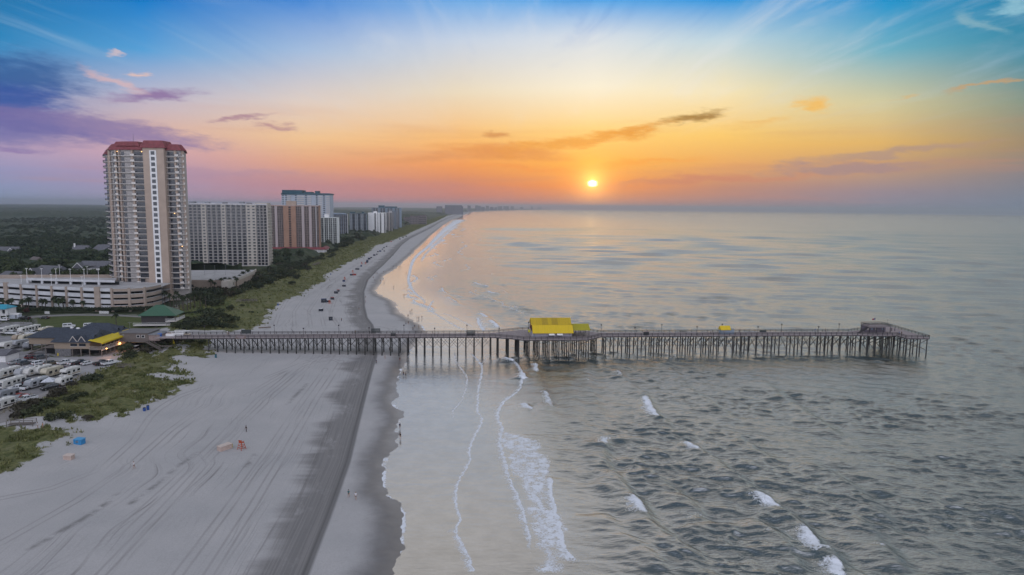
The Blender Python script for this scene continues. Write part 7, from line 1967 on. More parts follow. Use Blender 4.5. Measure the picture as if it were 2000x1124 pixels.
for a in (('motorhome', 11, M_RVW, M_RVB, 18, 647, -112, 'big white motorhome with a black front half behind the white pickup'),
    ('trailer', 6.5, M_RVW, M_RVG, 47, 648, -112, 'plain white trailer left of the tan cab-over motorhome'),
    ('trailer', 7, M_RVW, M_RVB, 65, 644, -112, 'white trailer with dark stripes behind the plain white trailer'),
    ('cab_over', 8, M_RVC, M_RVT, 88, 649, -114, 'tan cab-over motorhome on the lawn edge left of the restaurant'),
    ('fifth_wheel', 9, M_RVW, M_RVG, 18, 679, -112, 'white fifth-wheel trailer lowest in the group left of the restaurant'),
    ('fifth_wheel', 8, M_RVL, M_RVC, 38, 676, -112, 'light grey fifth-wheel trailer with beige trim against the restaurant wing'),
    ('trailer', 7, M_RVC, M_RVT, 50, 663, -112, 'cream trailer behind the white fifth-wheel trailers'),
    ('trailer', 6, M_RVT, M_RVB, 36, 663, -112, 'brown low trailer left of the cream trailer'),
    ('trailer', 5, M_RVG, mat('orange_stripe', (.45, .16, .07), .5), 54, 679, -90, 'small grey trailer with an orange top stripe at the restaurant wing'),
    ('motorhome', 10.5, M_RVW, M_RVT, 14, 733, -110, 'white motorhome with tan lower side at the left edge, second row'),
    ('trailer', 8, M_RVL, M_RVB, 48, 731, -112, 'light grey trailer behind the big front-facing motorhome'),
    ('trailer', 8, M_RVW, M_RVT, 64, 730, -112, 'white trailer with a tan stripe, third from left in the second row'),
    ('trailer', 7.5, M_RVW, M_RVB, 82, 727, -112, 'white trailer with dark windows left of the tan fifth-wheel'),
    ('fifth_wheel', 9, M_RVC, M_RVT, 101, 732, -112, 'tan fifth-wheel trailer with a grey nose in the second row'),
    ('cab_over', 8.5, M_RVW, M_RVT, 136, 732, -112, 'white motorhome with a brown stripe nearest the sea in the second row'),
    ('motorhome', 11, M_RVW, M_RVG, 22, 753, -112, 'big white motorhome facing the camera with a green-tinted windscreen'),
    ('trailer', 9, M_RVL, M_RVB, 71, 753, -114, 'light grey trailer with a rounded grey nose in the front row', M_RVG),
    ('trailer', 6, M_RVW, mat('blue_stripe', (.10, .14, .25), .5), 124, 750, -114, 'small white camper with blue trim at the fence end', M_RVW),
    ('fifth_wheel', 8, M_RVG, M_RVB, 13, 778, -114, 'grey trailer with dark awning above the wooden fence at the left edge'),
    ('motorhome', 9, M_RVW, M_RVB, 1, 797, -114, 'black and white motorhome cut by the left edge at the wooden fence')):
    rv(*a)
# canopy tent, picnic table shelter, fences, poles
p = G(97, 756, LAND_Z); t = thing('canopy_tent', 'white peaked canopy tent between the grey-nosed trailer and the small camper', 'tent', (p.x, p.y, LAND_Z + .04), .3)
b = MB()
b.add([(-1.8, -1.8, 2.1), (1.8, -1.8, 2.1), (1.8, 1.8, 2.1), (-1.8, 1.8, 2.1), (0, 0, 3.2)], [(0, 1, 4), (1, 2, 4), (2, 3, 4), (3, 0, 4)])
for i, (x0, y0, x1, y1) in enumerate(((-1.8, -1.8, 1.8, -1.8), (1.8, -1.8, 1.8, 1.8), (1.8, 1.8, -1.8, 1.8), (-1.8, 1.8, -1.8, -1.8))): b.quad((x0, y0, 1.85), (x1, y1, 1.85), (x1, y1, 2.1), (x0, y0, 2.1))
b.build('canopy', mat('tent_white', (.55, .57, .62), .8), t)
for x in (-1.75, 1.75):
    for y in (-1.75, 1.75): b = MB(); b.tube((x, y, 0), (x, y, 2.0), .035, .035, 6); b.build('leg', M_RIM, t)
p = G(21, 792, LAND_Z); t = thing('awning_shelter', 'grey sun awning on thin legs beside the black and white motorhome', 'awning', (p.x, p.y, LAND_Z + .04), .4)
b = MB(); b.loft([[(-2.2, -1.5, 2.2), (2.2, -1.5, 2.2), (2.2, 1.5, 2.5), (-2.2, 1.5, 2.5)], [(-2.2, -1.5, 2.26), (2.2, -1.5, 2.26), (2.2, 1.5, 2.56), (-2.2, 1.5, 2.56)]]); b.build('canopy', M_RVG, t)
for x in (-2.1, 2.1):
    for y in (-1.4, 1.4): b = MB(); b.tube((x, y, 0), (x, y, 2.3), .035, .035, 6); b.build('leg', M_RIM, t)
M_FENCE = mat('fence_timber', (.30, .26, .18), .9, var=.15, scale=2)
for (a0, a1, lab) in (((-10, 818), (36, 792), 'two-rail wooden fence below the black and white motorhome'), ((38, 791), (64, 776), 'two-rail wooden fence along the white pickup at the lower left'), ((128, 755), (168, 733.5), 'two-rail wooden fence between the small camper and the dune bushes')):
    P0, P1 = G(*a0, LAND_Z), G(*a1, LAND_Z); l = (P1 - P0).length
    t = thing('rail_fence', lab, 'fence', (P0.x, P0.y, LAND_Z), math.atan2(P1.y - P0.y, P1.x - P0.x))
    b = MB(); b.box(0, -.04, .42, l, .04, .56); b.box(0, -.04, .85, l, .04, 1.0); b.build('rails', M_FENCE, t)
    n = max(2, int(l / 2.5)); 
    for i in range(n + 1): b = MB(); b.box(i * l / n - .08, .041, -.1, i * l / n + .08, .2, 1.15); b.build('post', M_FENCE, t)
def pole(px, pyb, pyt, lab, name='utility_pole', arm=True, m_=None, r=.14):
    p = G(px, pyb, LAND_Z); h = D(px, pyt, p.y).z - LAND_Z; t = thing(name, lab, 'pole', (p.x, p.y, LAND_Z))
    b = MB(); b.tube((0, 0, 0), (0, 0, h), r, r * .7, 7); b.build('pole', m_ or M_TIMBER, t)
    if arm: b = MB(); b.box(-.9, -.06, h - .5, .9, .06, h - .35); b.build('cross_arm', m_ or M_TIMBER, t)
pole(91, 708, 671, 'dark utility pole standing between the white and olive SUVs')
pole(65, 604, 568, 'tall thin street lamp in front of the white garage', 'street_lamp', True, M_RIM, .1)
pole(254, 646, 629, 'thin pale pole on the lawn right of the lone palm', 'flood_light', True, M_RIM, .07)
pole(305, 661, 639, 'leaning timber light pole at the pier entrance stairs', 'light_pole', True, M_TIMBER, .08)
# pole wires would be thinner than a pixel
for x in (41, 46, 52, 58, 64, 70): 
    p = G(x, 634 - (x - 40) * .18, LAND_Z); t = thing('bollard', 'short timber post in the row along the gravel drive on the lawn', 'post', (p.x, p.y, LAND_Z), 0, 'posts along the gravel drive')
    b = MB(); b.tube((0, 0, 0), (0, 0, 1.3), .1, .09, 7); b.build('shaft', M_TIMBER, t); b = MB(); b.tube((0, 0, 1.3), (0, 0, 1.36), .12, .08, 7); b.build('cap', M_TIMBER, t)
# golf carts
def golf_cart(x, y, z, rz, lab):
    t = thing('golf_cart', lab, 'golf cart', (x, y, z), rz)
    b = MB(); prof_body(b, [(-1.2, .3), (1.2, .3), (1.25, .7), (.75, .85), (.5, .45), (-.1, .45), (-.2, .75), (-1.15, .8), (-1.25, .5)], 1.2); b.build('body', mat('cart_tan', (.42, .36, .28), .5), t)
    b = MB(); b.box(-1.1, -.62, 1.85, .95, .62, 1.93); b.build('roof', M_WHITE, t)
    for sx, sy in ((.8, -.55), (.8, .55), (-.95, -.55), (-.95, .55)): b = MB(); b.tube((sx, sy, .75), (sx * .95, sy, 1.86), .03, .03, 6); b.build('post', M_TRIM, t)
    b = MB(); b.box(-.6, -.5, .75, -.15, .5, .9); b.box(-.7, -.5, .9, -.55, .5, 1.25); b.build('seat', M_TRIM, t)
    for x_ in (-.75, .8):
        for s in (-1, 1): o = link('wheel', WH[0], t, (x_, s * .5, .24)); o.scale = (.66, .8, .66); link('rim', WH[1], o)
w = PM @ Vector((pier_u(366, HW - 2.0), HW - 2.0, DECK)); golf_cart(w.x, w.y, DECK, PANG, 'tan golf cart on the pier beside the white fenced pen')
p = G(266, 685, LAND_Z); golf_cart(p.x, p.y, LAND_Z + .04, -1.7, 'white-roofed golf cart on the gravel under the pier entrance')
# ------------------------------------------------------------------ people
M_SKIN = mat('skin', (.40, .25, .18), .6, var=.05, scale=6); M_SKIN2 = mat('tanned_skin', (.24, .14, .095), .6, var=.05, scale=6)
def skin_mesh(name, nodes, edges, m, sub=1):
    """one continuous surface grown over connected joints [(x, y, z, radius)]"""
    me = bpy.data.meshes.new(name); me.from_pydata([n[:3] for n in nodes], edges, [])
    ob = bpy.data.objects.new(name, me); col.objects.link(ob)
    md = ob.modifiers.new('skin', 'SKIN'); md.use_smooth_shade = True
    if not me.skin_vertices: 
        bpy.context.view_layer.objects.active = ob
    sv = me.skin_vertices[0].data
    for i, n in enumerate(nodes):
        r = n[3]; sv[i].radius = (r, r) if not isinstance(r, tuple) else r
        sv[i].use_root = (i == 0)
    ss = ob.modifiers.new('sub', 'SUBSURF'); ss.levels = sub; ss.render_levels = sub
    dg = bpy.context.evaluated_depsgraph_get(); dg.update()
    out = bpy.data.meshes.new_from_object(ob.evaluated_get(dg))
    bpy.data.objects.remove(ob); out.name = name; out.materials.clear(); out.materials.append(m)
    return out
def person_meshes(stride, arm, bend=0.0):
    """stride: half step of the legs, arm: swing, bend: elbow lift of one arm (holding something)"""
    N, E = [], []
    def add(x, y, z, r, p=None):
        N.append((x, y, z, r)); 
        if p is not None: E.append((p, len(N) - 1))
        return len(N) - 1
    pel = add(0, 0, .93, (.165, .125)); wa = add(0, 0, 1.10, (.14, .105), pel); ch = add(0, .01, 1.30, (.175, .12), wa); nk0 = add(0, .01, 1.43, (.09, .08), ch); nk = add(0, .015, 1.51, .052, nk0)
    hd = add(0, .03, 1.60, (.072, .085), nk); cr = add(0, .02, 1.69, (.075, .088), hd); tp = add(0, .01, 1.75, (.045, .05), cr)
    add(0, .125, 1.595, .014, hd)                                   # nose
    for s in (-1, 1): add(s * .082, .01, 1.60, .016, hd)            # ears
    for s in (-1, 1):
        k = s * stride
        hip = add(s * .095, 0, .88, .088, pel); kn = add(s * .10, k * .55 + .03, .48, .056, hip); cf = add(s * .10, k * .8, .32, .052, kn); an = add(s * .10, k * 1.02 - .03, .085, .036, cf); add(s * .105, k * 1.02 + .06, .05, .038, an); add(s * .11, k * 1.02 + .15, .035, .026, len(N) - 1)
        sh = add(s * .19, .0, 1.40, .056, ch); a = -s * (1 if stride > 0 else -1) * arm * .32
        el = add(s * .235, a * .5 - .02, 1.12, .040, sh)
        if bend and s > 0: wr = add(s * .19, .22, 1.16, .028, el); d = (0, .085, .02)
        else: wr = add(s * .245, a + .04, .87, .028, el); d = (0, .015, -.085)
        pm = add(N[wr][0], N[wr][1] + d[1] * .7, N[wr][2] + d[2] * .7, (.036, .020), wr)
        for f in range(4):
            q = add(N[pm][0] + s * (.002), N[pm][1] + (f - 1.5) * .019 * (0 if d[1] > .05 else 1) + d[1] * .6, N[pm][2] + d[2] * .6 + (f - 1.5) * .017 * (1 if d[1] > .05 else 0), .0095, pm)
            l = (.030, .037, .035, .027)[f] / .085; add(N[q][0] - s * .010, N[q][1] + d[1] * l, N[q][2] + d[2] * l, .0085, q)
        th = add(N[wr][0] - s * .014, N[wr][1] + .030 + d[1] * .3, N[wr][2] + d[2] * .3, .0105, wr); add(N[th][0] - s * .012, N[th][1] + .016 + d[1] * .35, N[th][2] + d[2] * .4, .009, th)
    body = skin_mesh('body', N, E, M_SKIN)
    def sub(ids, edges, f, nm, m):
        return skin_mesh(nm, [(*N[i][:3], tuple(v + f for v in N[i][3]) if isinstance(N[i][3], tuple) else N[i][3] + f) for i in ids], edges, m)
    hipL = 11; per = (len(N) - 11) // 2; hL, hR = 11, 11 + per
    shirtN = [N[0], N[1], N[2], N[3], N[hL + 6], N[hL + 7], N[hR + 6], N[hR + 7]]
    rad = lambda r: r if isinstance(r, tuple) else (r, r)
    def half(a, b): return tuple((a[i] + b[i]) / 2 for i in range(3)) + (tuple((p + q) / 2 for p, q in zip(rad(a[3]), rad(b[3]))),)
    shirtN[5] = half(N[hL + 6], N[hL + 7]); shirtN[7] = half(N[hR + 6], N[hR + 7])
    grow = lambda n, f: (*n[:3], tuple(v + f for v in n[3]) if isinstance(n[3], tuple) else n[3] + f)
    shirt = skin_mesh('shirt', [grow(n, .016) for n in shirtN], [(0, 1), (1, 2), (2, 3), (2, 4), (4, 5), (2, 6), (6, 7)], PAINT['white'])
    shortsN = [grow(N[0], .024), grow(N[hL], .026), grow(half(N[hL], N[hL + 1]), .034), grow(N[hR], .026), grow(half(N[hR], N[hR + 1]), .034), grow(half(N[0], N[1]), .012)]
    shorts = skin_mesh('shorts', shortsN, [(0, 1), (1, 2), (0, 3), (3, 4), (0, 5)], PAINT['white'])
    hair = skin_mesh('hair', [(0, -.012, 1.70, (.082, .092)), (0, .0, 1.76, (.05, .058)), (0, -.06, 1.62, (.06, .045))], [(0, 1), (0, 2)], M_TRIM)
    tr_n = [grow(N[0], .020), grow(N[hL], .022), grow(N[hL + 1], .026), grow(N[hL + 3], .03), grow(N[hR], .022), grow(N[hR + 1], .026), grow(N[hR + 3], .03), grow(half(N[0], N[1]), .012)]
    trousers = skin_mesh('trousers', tr_n, [(0, 1), (1, 2), (2, 3), (0, 4), (4, 5), (5, 6), (0, 7)], PAINT['white'])
    return dict(body=body, shirt=shirt, shorts=shorts, hair=hair, trousers=trousers)
POSES = [person_meshes(.20, 1.0), person_meshes(-.16, .8), person_meshes(.05, .3), person_meshes(.08, .4, 1.0)]
CLOTH = {k: mat('cloth_' + k, v, .9, var=.06, scale=8) for k, v in dict(white=(.6, .6, .62), black=(.015, .015, .017), navy=(.02, .03, .08), grey=(.16, .16, .17), teal=(.03, .13, .14), red=(.30, .03, .03), blue=(.05, .12, .33), khaki=(.22, .18, .12), orange=(.42, .17, .05), pink=(.42, .20, .22), yellow=(.45, .36, .06), green=(.05, .12, .05)).items()}
M_HAIR = [mat('hair_dark', (.02, .015, .012), .7), mat('hair_brown', (.07, .045, .03), .7), mat('hair_fair', (.26, .20, .12), .7)]
def put(o, m):
    o.material_slots[0].link = 'OBJECT'; o.material_slots[0].material = m
NP = [0]
def person(px, py, pose, facing, top, bottom, lab, grp=None, long=False, pos=None, sc=1.0, hair=0):
    p = GP(px, py) if pos is None else Vector(pos)
    t = thing('person', lab, 'person', p, math.radians(facing), grp); t.scale = (sc, sc, sc)
    M = POSES[pose]; o = link('body', M['body'], t)
    if NP[0] % 3 == 1: put(o, M_SKIN2)
    put(link('shirt', M['shirt'], t), CLOTH[top]); nm = 'trousers' if long else 'shorts'; put(link(nm, M[nm], t), CLOTH[bottom]); put(link('hair', M['hair'], t), M_HAIR[hair])
    NP[0] += 1; return t
# facing 0 looks away from the camera (+y), 90 to the left
person(262, 916, 0, 160, 'white', 'navy', 'person in a white top and dark shorts walking alone on the open sand')
person(481, 844, 1, 150, 'black', 'black', 'person dressed in black walking on the sand above the orange lifeguard chair', long=True)
person(681, 972, 0, 0, 'teal', 'black', 'person in a dark teal top walking left of the one in white')
person(695, 977, 1, 5, 'white', 'grey', 'person in white with grey shorts right of the one in teal', hair=2)
person(781, 838, 0, 5, 'navy', 'black', 'dark-clothed person at the water edge, farther of two in line', long=False, hair=1)
person(782, 858, 2, 175, 'black', 'khaki', 'dark-clothed person at the water edge, nearer of two in line')
person(788, 734, 0, 10, 'black', 'navy', 'left of two people wading side by side below the pier', long=True)
person(792.5, 735, 1, 10, 'grey', 'black', 'right of two people wading side by side below the pier', long=True)
person(761, 686, 2, 180, 'black', 'black', 'person in black standing under the pier on the wet sand', long=True)
person(752, 702, 0, 90, 'grey', 'navy', 'person in grey on the smooth sand just below the pier')
person(781, 706, 1, 20, 'black', 'red', 'person in dark clothes on the dark wet sand just below the pier')
person(735, 711, 0, 170, 'navy', 'black', 'person in dark clothes on the raked band below the pier', long=True)
person(469.5, 681, 2, 120, 'pink', 'khaki', 'person in a pinkish top beside the first pier piles on the sand')
person(477.5, 680.5, 0, 120, 'white', 'blue', 'person in white just right of the one in pink under the pier')
person(74, 838, 0, 100, 'white', 'black', 'person in a white top at the dune path by the boardwalk', hair=2)
person(84, 838.5, 1, 100, 'orange', 'khaki', 'person in an orange top at the dune path by the boardwalk')
# beyond the pier
BY = [(789, 580, 'lone wader on the bright film near the sand bar', 'black', 0), (801, 611, 'left of a pair wading above the wet sand point', 'navy', 1), (804.5, 610, 'right of a pair wading above the wet sand point', 'black', 0),
    (797, 620, 'wader alone just below the pair at the wet sand point', 'black', 2), (814.5, 625, 'left of two waders left of the lone swash walker', 'navy', 0), (818, 624.5, 'right of two waders left of the lone swash walker', 'black', 1), (824, 623, 'lone swash walker nearest the first breaker line', 'grey', 0),
    (793, 634, 'left of two dark figures on the wet sand point', 'black', 1), (797.5, 634, 'right of two dark figures on the wet sand point', 'black', 0), (806.5, 645.5, 'figure on the wet sand right at the pier rail', 'black', 0), (810, 641.5, 'figure behind the one at the pier rail', 'navy', 2), (818, 642, 'figure at the film edge nearest the pier', 'black', 1),
    (714, 583, 'figure on the raked band edge at mid beach', 'black', 0), (714, 592, 'lower figure on the raked band edge in light clothes', 'pink', 1), (717, 551, 'figure in red at the seaward side of the raked band', 'red', 0), (729, 544, 'figure in a red top on the damp sand', 'red', 1), (732, 550, 'figure in dark clothes below the one in red', 'black', 0),
    (732.5, 536, 'left of three figures in a row on the damp sand', 'navy', 0), (735, 536, 'middle of three figures in a row on the damp sand', 'black', 1), (737.5, 536, 'right of three figures in a row on the damp sand', 'grey', 0), (743, 551, 'figure on the brown wet sand by the film', 'black', 1), (750, 552, 'figure at the very edge of the bright film', 'pink', 0),
    (769, 563, 'figure standing above the dark sand bar', 'black', 2), (793, 535, 'lone wader far out on the shining film', 'khaki', 0), (768, 523, 'upper of two figures at the far film edge', 'black', 0), (767.5, 528, 'lower of two figures at the far film edge', 'navy', 1), (775, 522, 'left of two waders at the far film edge', 'black', 0), (781, 523, 'right of two waders at the far film edge', 'khaki', 1),
    (749, 533, 'figure crouched low on the far damp sand', 'black', 3), (763, 505, 'figure on the far raked band', 'black', 0), (701, 606, 'figure on the raked band over the pier shelter', 'black', 0), (667, 628, 'figure alone on the upper sand near the pier lamp', 'black', 0), (822, 473, 'distant figure at the far waterline', 'black', 1), (768, 500, 'distant figure on the damp strip', 'black', 0),
    (797, 497, 'left of two distant waders on the glowing film', 'orange', 0), (801, 497, 'right of two distant waders on the glowing film', 'orange', 1)]
for i, (px, py, lab, c, po) in enumerate(BY):
    person(px, py, po, random.choice((0, 20, 170, 190, 90, 270)), c, random.choice(('black', 'navy', 'khaki', 'grey')), 'small ' + lab, 'people on the beach beyond the pier', long=bool(i % 2), hair=i % 2)
# on the pier
def on_pier(px, v, lab, top, bottom, pose, facing, long=True, dz=0.0):
    w = PM @ Vector((pier_u(px, v), v, DECK + dz)); person(0, 0, pose, facing, top, bottom, lab, None, long, (w.x, w.y, w.z))
on_pier(444, 2.2, 'person in white with a hat on the pier at the far rail', 'white', 'khaki', 2, 0)
on_pier(447, -1.5, 'person in black on the pier in front of the one in white', 'black', 'black', 0, 80)
on_pier(694, 2.4, 'person all in black leaning at the far rail left of the wind shelter', 'black', 'black', 3, 0)
on_pier(1592, 2.0, 'person in blue on the outer pier near the seaward lookout', 'blue', 'grey', 3, 0)
on_pier(1612, 2.3, 'person in dark clothes on the outer pier right of the one in blue', 'black', 'navy', 0, 90)
on_pier(1741, 4.0, 'left of two people standing on the end platform behind the lookout', 'navy', 'black', 2, 180)
on_pier(1747, 4.3, 'right of two people standing on the end platform behind the lookout', 'grey', 'navy', 2, 170)
on_pier(1756, -6, 'person in blue at the near rail of the end platform', 'blue', 'black', 3, 180)
on_pier(1761, -5.6, 'person in black at the near rail of the end platform', 'black', 'black', 2, 120)
on_pier(1445, 1.0, 'person in dark clothes by the right wall of the small kiosk', 'navy', 'black', 2, 90)
on_pier(1388, -1.0, 'person in blue left of the small kiosk', 'blue', 'navy', 0, 270)
on_pier(326, 0.5, 'person in blue beside the low white stand on the landward pier', 'blue', 'navy', 0, 90)
for i, (px, py, c, lab) in enumerate(((283, 667, 'white', 'left of the group on the stair landing'), (287, 666.5, 'black', 'second from left of the group on the stair landing'), (292, 667, 'grey', 'third from left of the group on the stair landing'), (297, 666.5, 'black', 'fourth from left of the group on the stair landing'), (302, 667, 'navy', 'right of the group on the stair landing'))):
    q = D(px, py, 271.2); person(0, 0, (2, 0, 1, 2, 3)[i], 40 * i, c, 'black', 'person in %s clothes, %s' % ({'white': 'white', 'black': 'black', 'grey': 'grey', 'navy': 'dark blue'}[c], lab), None, True, (q.x, 271.2, LAND_Z + 1.8))

# ------------------------------------------------------------------ things on the sand
M_LIFE = mat('lifeguard_orange', (.42, .07, .025), .6, var=.08)
def crate(name, lab, cat, px, py, w_, d_, h_, rz, m, lid, extra=None, grp=None, sink=.05):
    p = GP(px, py); t = thing(name, lab, cat, (p.x, p.y, p.z - sink), rz, grp)
    b = MB(); b.loft([[(-w_ / 2, -d_ / 2, 0), (w_ / 2, -d_ / 2, 0), (w_ / 2, d_ / 2, 0), (-w_ / 2, d_ / 2, 0)], [(-w_ / 2, -d_ / 2, h_), (w_ / 2, -d_ / 2, h_), (w_ / 2, d_ / 2, h_), (-w_ / 2, d_ / 2, h_)]]); b.build('body', m, t)
    b = MB(); o = .07; b.loft([[(-w_ / 2 - o, -d_ / 2 - o, h_ + .002), (w_ / 2 + o, -d_ / 2 - o, h_ + .002), (w_ / 2 + o, d_ / 2 + o, h_ + .002), (-w_ / 2 - o, d_ / 2 + o, h_ + .002)], [(-w_ / 2 - o, -d_ / 2 - o, h_ + .10), (w_ / 2 + o, -d_ / 2 - o, h_ + .10), (w_ / 2 + o, d_ / 2 + o, h_ + .2), (-w_ / 2 - o, d_ / 2 + o, h_ + .2)]]); b.build('lid', lid, t)
    for nm, bx, mm in (extra or []):
        b = MB(); b.box(*bx); b.build(nm, mm, t)
    return t
M_BBLUE = mat('beach_box_blue', (.035, .22, .46), .6, var=.08); M_BBLUE2 = mat('beach_box_blue_lid', (.07, .30, .55), .6, var=.06)
M_PINKW = mat('pinkish_plywood', (.47, .36, .31), .8, var=.08, scale=1.2); M_PINKL = mat('pale_plywood', (.55, .46, .41), .8, var=.06)
crate('storage_box', 'bright blue storage box with a dark sign at the tip of the near dune', 'box', 155.5, 867, 2.1, 1.5, 1.25, -.15, M_BBLUE, M_BBLUE2,
      [('sign', (-.42, -.79, .55, .32, -.752, .95), M_BLUEW), ('lettering', (-.36, -.81, .76, .26, -.792, .84), M_TRIM), ('lettering', (-.36, -.81, .62, .26, -.792, .70), M_TRIM), ('hasp', (-.06, -.79, 1.0, .06, -.752, 1.2), M_TRIM)])
crate('storage_box', 'pinkish plywood box half buried in drifted sand below the blue box', 'box', 135, 897, 1.9, 1.3, 1.3, -.08, M_PINKW, M_PINKL, [('corner_batten', (-.97, -.67, 0, -.87, -.652, 1.28), M_PINKL), ('corner_batten', (.87, -.67, 0, .97, -.652, 1.28), M_PINKL)], sink=.35)
crate('storage_box', 'long pinkish box with a yellow and teal end beside the orange lifeguard chair', 'box', 439, 878, 1.5, 3.2, 1.15, -.55, M_PINKW, M_PINKL,
      [('skid', (-.7, -1.6, -.05, -.55, 1.7, .02), M_TRIM), ('skid', (.55, -1.6, -.05, .7, 1.7, .02), M_TRIM), ('stacked_board', (-.6, 1.62, .1, .0, 1.9, 1.3), CLOTH['teal']), ('stacked_board', (.05, 1.62, .1, .6, 1.85, 1.1), CLOTH['yellow'])])
def lifeguard(px, py, s, rz, lab, grp=None):
    p = GP(px, py); t = thing('lifeguard_chair', lab, 'lifeguard chair', p, rz, grp); t.scale = (s, s, s)
    for sx in (-1, 1):
        for sy in (-1, 1): b = MB(); b.bar((sx * .75, sy * .75, -.1), (sx * .38, sy * .38, 1.75), .11, .11); b.build('leg', M_LIFE, t)
    b = MB()
    for z, r in ((.45, .66), (1.05, .53)):
        for sx in (-1, 1): b.bar((sx * r, -r, z), (sx * r, r, z), .06, .09); b.bar((-r, sx * r, z), (r, sx * r, z), .06, .09)
    b.build('cross_bars', M_LIFE, t)
    b = MB(); b.box(-.48, -.45, 1.72, .48, .45, 1.82); b.build('seat', M_LIFE, t)
    b = MB()
    for k in range(4): b.box(-.46 + k * .24, -.47, 1.83, -.28 + k * .24, -.41, 2.45)
    b.build('backrest', M_LIFE, t)
    for sx in (-1, 1): b = MB(); b.box(sx * .44 - .06, -.4, 2.08, sx * .44 + .06, .42, 2.14); b.box(sx * .44 - .04, .34, 1.82, sx * .44 + .04, .42, 2.08); b.build('armrest', M_LIFE, t)
    return t
lifeguard(472, 878, 1.0, -.5, 'orange wooden lifeguard chair standing alone on the open near sand')
lifeguard(644, 594, 1.0, -.3, 'orange lifeguard chair against the dark crowd of beach gear')
lifeguard(673.5, 547, 1.0, -.2, 'orange lifeguard chair behind the small blue-black box')
lifeguard(689, 533.5, 1.0, -.2, 'pale orange chair above the red beach stand')
lifeguard(714, 517, 1.0, 0, 'red chair nearest the raked band among distant beach gear')
lifeguard(706.5, 516.5, 1.0, 0, 'red chair left of the distant chair by the raked band')
M_GEAR = [mat('gear_dark', (.025, .03, .04), .7), mat('gear_navy', (.03, .05, .12), .7), mat('gear_grey', (.30, .30, .32), .7), mat('gear_red', (.30, .05, .04), .7), mat('gear_white', (.55, .55, .56), .7), mat('gear_blue', (.05, .14, .35), .7)]
GEAR = [(627, 608, 0, 4, 2.2, 1.5, 'dark box with a white side nearest the orange chair group'), (632.5, 591, 0, 1, 3.2, 2.2, 'large dark box at the left of the beach gear crowd'), (638, 589.5, 5, 4, 2.2, 1.3, 'blue and white box in the middle of the beach gear crowd'), (642, 590.5, 0, 4, 1.8, 1.2, 'dark box at the right of the beach gear crowd'),
    (646, 626, 0, 0, 1.9, 1.7, 'dark box lowest on the upper beach, close to the pier'), (649, 585.5, 0, 3, 1.8, 1.4, 'dark box with a red lid just above the gear crowd'), (656.5, 573.5, 0, 2, 2.4, 1.6, 'dark box with a grey lid, left of a pair'), (660.5, 570, 0, 3, 1.8, 1.3, 'smaller dark box, right of a pair'),
    (672, 560, 0, 2, 2.2, 1.3, 'dark box alone halfway up the upper beach'), (671.5, 550.5, 1, 0, 1.8, 1.3, 'blue-black box below the orange chair'), (686, 538.5, 0, 1, 2.0, 1.2, 'dark box left of the red stand'), (691.5, 538, 3, 3, 3.0, 1.2, 'red stand, widest of the red things on the beach'), (698, 527, 0, 0, 3.4, 1.1, 'long low dark box near the dune edge'),
    (705.5, 521, 1, 1, 1.6, 1.2, 'small navy box below the distant red chairs'), (717, 513.5, 0, 0, 2.0, 1.4, 'lower of a cluster of three dark distant boxes'), (717.5, 510.5, 1, 0, 2.0, 1.4, 'middle of a cluster of three dark distant boxes'), (721, 507, 0, 1, 2.6, 1.6, 'upper of a cluster of three dark distant boxes'), (725, 504.5, 0, 0, 1.6, 1.2, 'small box just beyond the cluster of three'),
    (731, 500, 0, 1, 2.6, 1.6, 'large dark box standing alone past the cluster'), (736, 498, 0, 0, 1.6, 1.2, 'small dark box in the far line'), (738, 493, 0, 0, 1.6, 1.2, 'dark box at the dune side of the far line'), (742.5, 492, 1, 0, 2.6, 1.5, 'wide navy box in the far line'), (747, 488, 0, 1, 1.6, 1.2, 'dark box fourth in the far line'), (750, 485, 0, 0, 1.6, 1.3, 'dark box fifth in the far line'), (750.5, 491.5, 0, 0, 1.5, 1.1, 'box off to the seaward side of the far line'), (755, 482.5, 0, 0, 1.8, 1.3, 'last dark box of the far line'),
    (764, 473, 3, 3, 2.2, 1.3, 'reddish box at the far dune edge'), (781, 468, 0, 0, 2.4, 1.4, 'very distant dark box, first of three'), (787, 465, 0, 0, 2.4, 1.4, 'very distant dark box, second of three'), (793.5, 462.5, 0, 0, 2.4, 1.4, 'very distant dark box, third of three')]
for i, (px, py, a, c, w_, h_, lab) in enumerate(GEAR):
    crate('beach_box', lab, 'box', px, py, w_, w_ * .75, h_, .4 * math.sin(i * 2.1), M_GEAR[a], M_GEAR[c], [('handle', (-.3, -w_ * .375 - .05, h_ * .6, .3, -w_ * .375 - .002, h_ * .68), M_GEAR[2])], 'boxes and stands on the upper beach')
def barrel(px, py, h, lab, m=None):
    p = GP(px, py); t = thing('trash_barrel', lab, 'barrel', p, 0)
    b = MB(); b.loft([[(math.cos(a) * r, math.sin(a) * r, z) for a in np.linspace(0, 2 * PI, 15)[:-1]] for z, r in ((-.05, .36), (.02, .38), (h * .33, .38), (h * .35, .41), (h * .38, .38), (h * .64, .38), (h * .66, .41), (h * .69, .38), (h, .38))]); b.build('body', m or mat('barrel_blue', (.02, .07, .26), .5, var=.1), t)
    b = MB(); b.tube((0, 0, h + .001), (0, 0, h + .07), .41, .36, 14); b.build('lid', M_TRIM, t)
barrel(289, 800.5, 1.25, 'taller blue barrel at the seaward edge of the near dune'); barrel(282, 803, .95, 'shorter blue barrel left of the taller one at the dune edge')
barrel(421.5, 699, 1.3, 'teal barrel alone on the sand below the pier near the dune hollow', mat('barrel_teal', (.02, .12, .16), .5)); barrel(543, 597, 1.1, 'small blue barrel at the grassy sand tip beyond the pier'); barrel(646, 537, 1.1, 'tiny blue barrel by the grassy spur far up the beach')
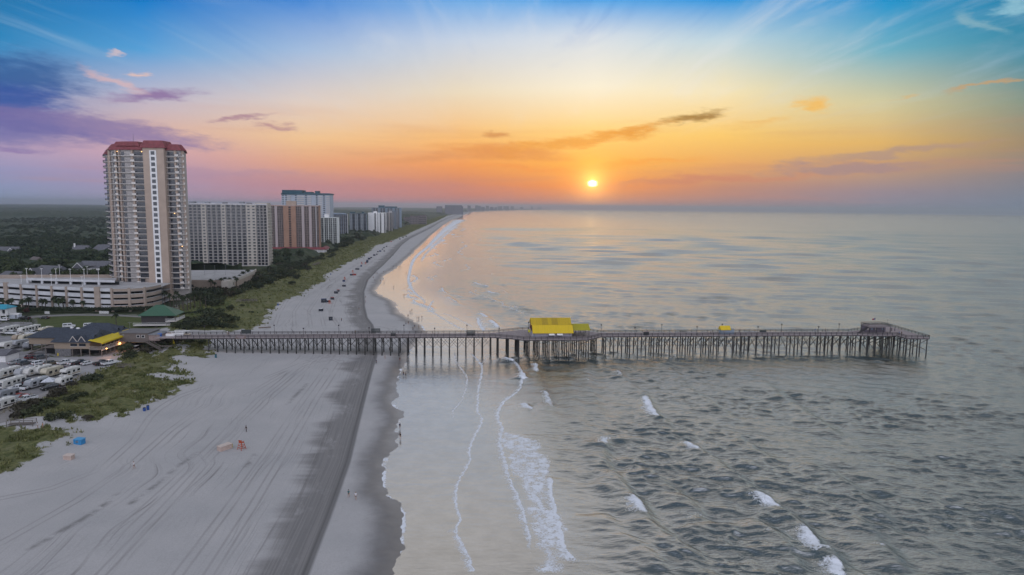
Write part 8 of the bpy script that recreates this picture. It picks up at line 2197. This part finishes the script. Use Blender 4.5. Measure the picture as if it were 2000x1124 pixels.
# boardwalks over the dunes
def walkway(a0, a1, lab, w_=1.6, z=.9):
    P0, P1 = GP(*a0), GP(*a1); l = (P1 - P0).length; zz = max(P0.z, P1.z)
    t = thing('boardwalk', lab, 'boardwalk', (P0.x, P0.y, zz), math.atan2(P1.y - P0.y, P1.x - P0.x))
    b = MB()
    for k in range(int(l / .24)): b.box(k * .24, -w_ / 2, z - .06, k * .24 + .2, w_ / 2, z)
    b.build('planks', M_TIMBER, t)
    for s in (-1, 1):
        r = MB(); r.box(0, s * w_ / 2 - .05, z + .95, l, s * w_ / 2 + .05, z + 1.05); r.box(0, s * w_ / 2 - .03, z + .5, l, s * w_ / 2 + .03, z + .6); r.build('handrail', M_TIMBER, t)
    n = max(2, int(l / 2.2))
    for k in range(n + 1):
        for s in (-1, 1): b = MB(); b.box(k * l / n - .06, s * (w_ / 2 + .051), -1.2, k * l / n + .06, s * (w_ / 2 + .051) + s * .12, z + 1.05); b.build('post', M_TIMBER, t)
walkway((17, 832), (68, 833), 'weathered boardwalk crossing the path at the lower end of the access road', 1.8, .5)
walkway((229, 719), (259, 720), 'short grey boardwalk at the dune top by the end pickups', 1.4, .5)
walkway((462, 591), (502, 592), 'long grey boardwalk through the pale dune grass', 1.5, .8)
walkway((415, 586), (436, 584), 'short sloping boardwalk at the thicket behind the pavilion', 1.5, .8)
walkway((612, 520), (624, 517), 'pale boardwalk on the dune below the brown hotel', 1.6, 1.0)
p = GP(340, 672); t = thing('play_slide', 'small yellow slide under the landward end of the pier', 'slide', p, .4)
b = MB(); b.loft([[(-.35, 1.4, 2.0), (.35, 1.4, 2.0), (.35, 1.4, 2.08), (-.35, 1.4, 2.08)], [(-.35, -1.3, .3), (.35, -1.3, .3), (.35, -1.3, .38), (-.35, -1.3, .38)]]); b.build('chute', M_YELLOW, t)
for s in (-1, 1): b = MB(); b.bar((s * .4, 1.5, 0), (s * .4, 1.5, 2.6), .07, .07); b.build('leg', M_YELLOW, t)
p = GP(505, 641.5); q = GP(529, 641.8); t = thing('drift_log', 'brown log lying on the sand at the dune tip beyond the pier', 'log', p, math.atan2(q.y - p.y, q.x - p.x))
b = MB(); l = (q - p).length; b.loft([[(l * s, .28 * math.cos(a) + .15 * math.sin(s * 5), .2 + .25 * math.sin(a)) for a in np.linspace(0, 2 * PI, 9)[:-1]] for s in (0, .3, .7, 1.0)]); b.build('stem', mat('drift_wood', (.16, .12, .08), .9, var=.2), t)
b = MB(); b.tube((l * .8, 0, .3), (l * .84, -.5, .8), .08, .04, 6); b.build('branch_stub', MATS['drift_wood'], t)
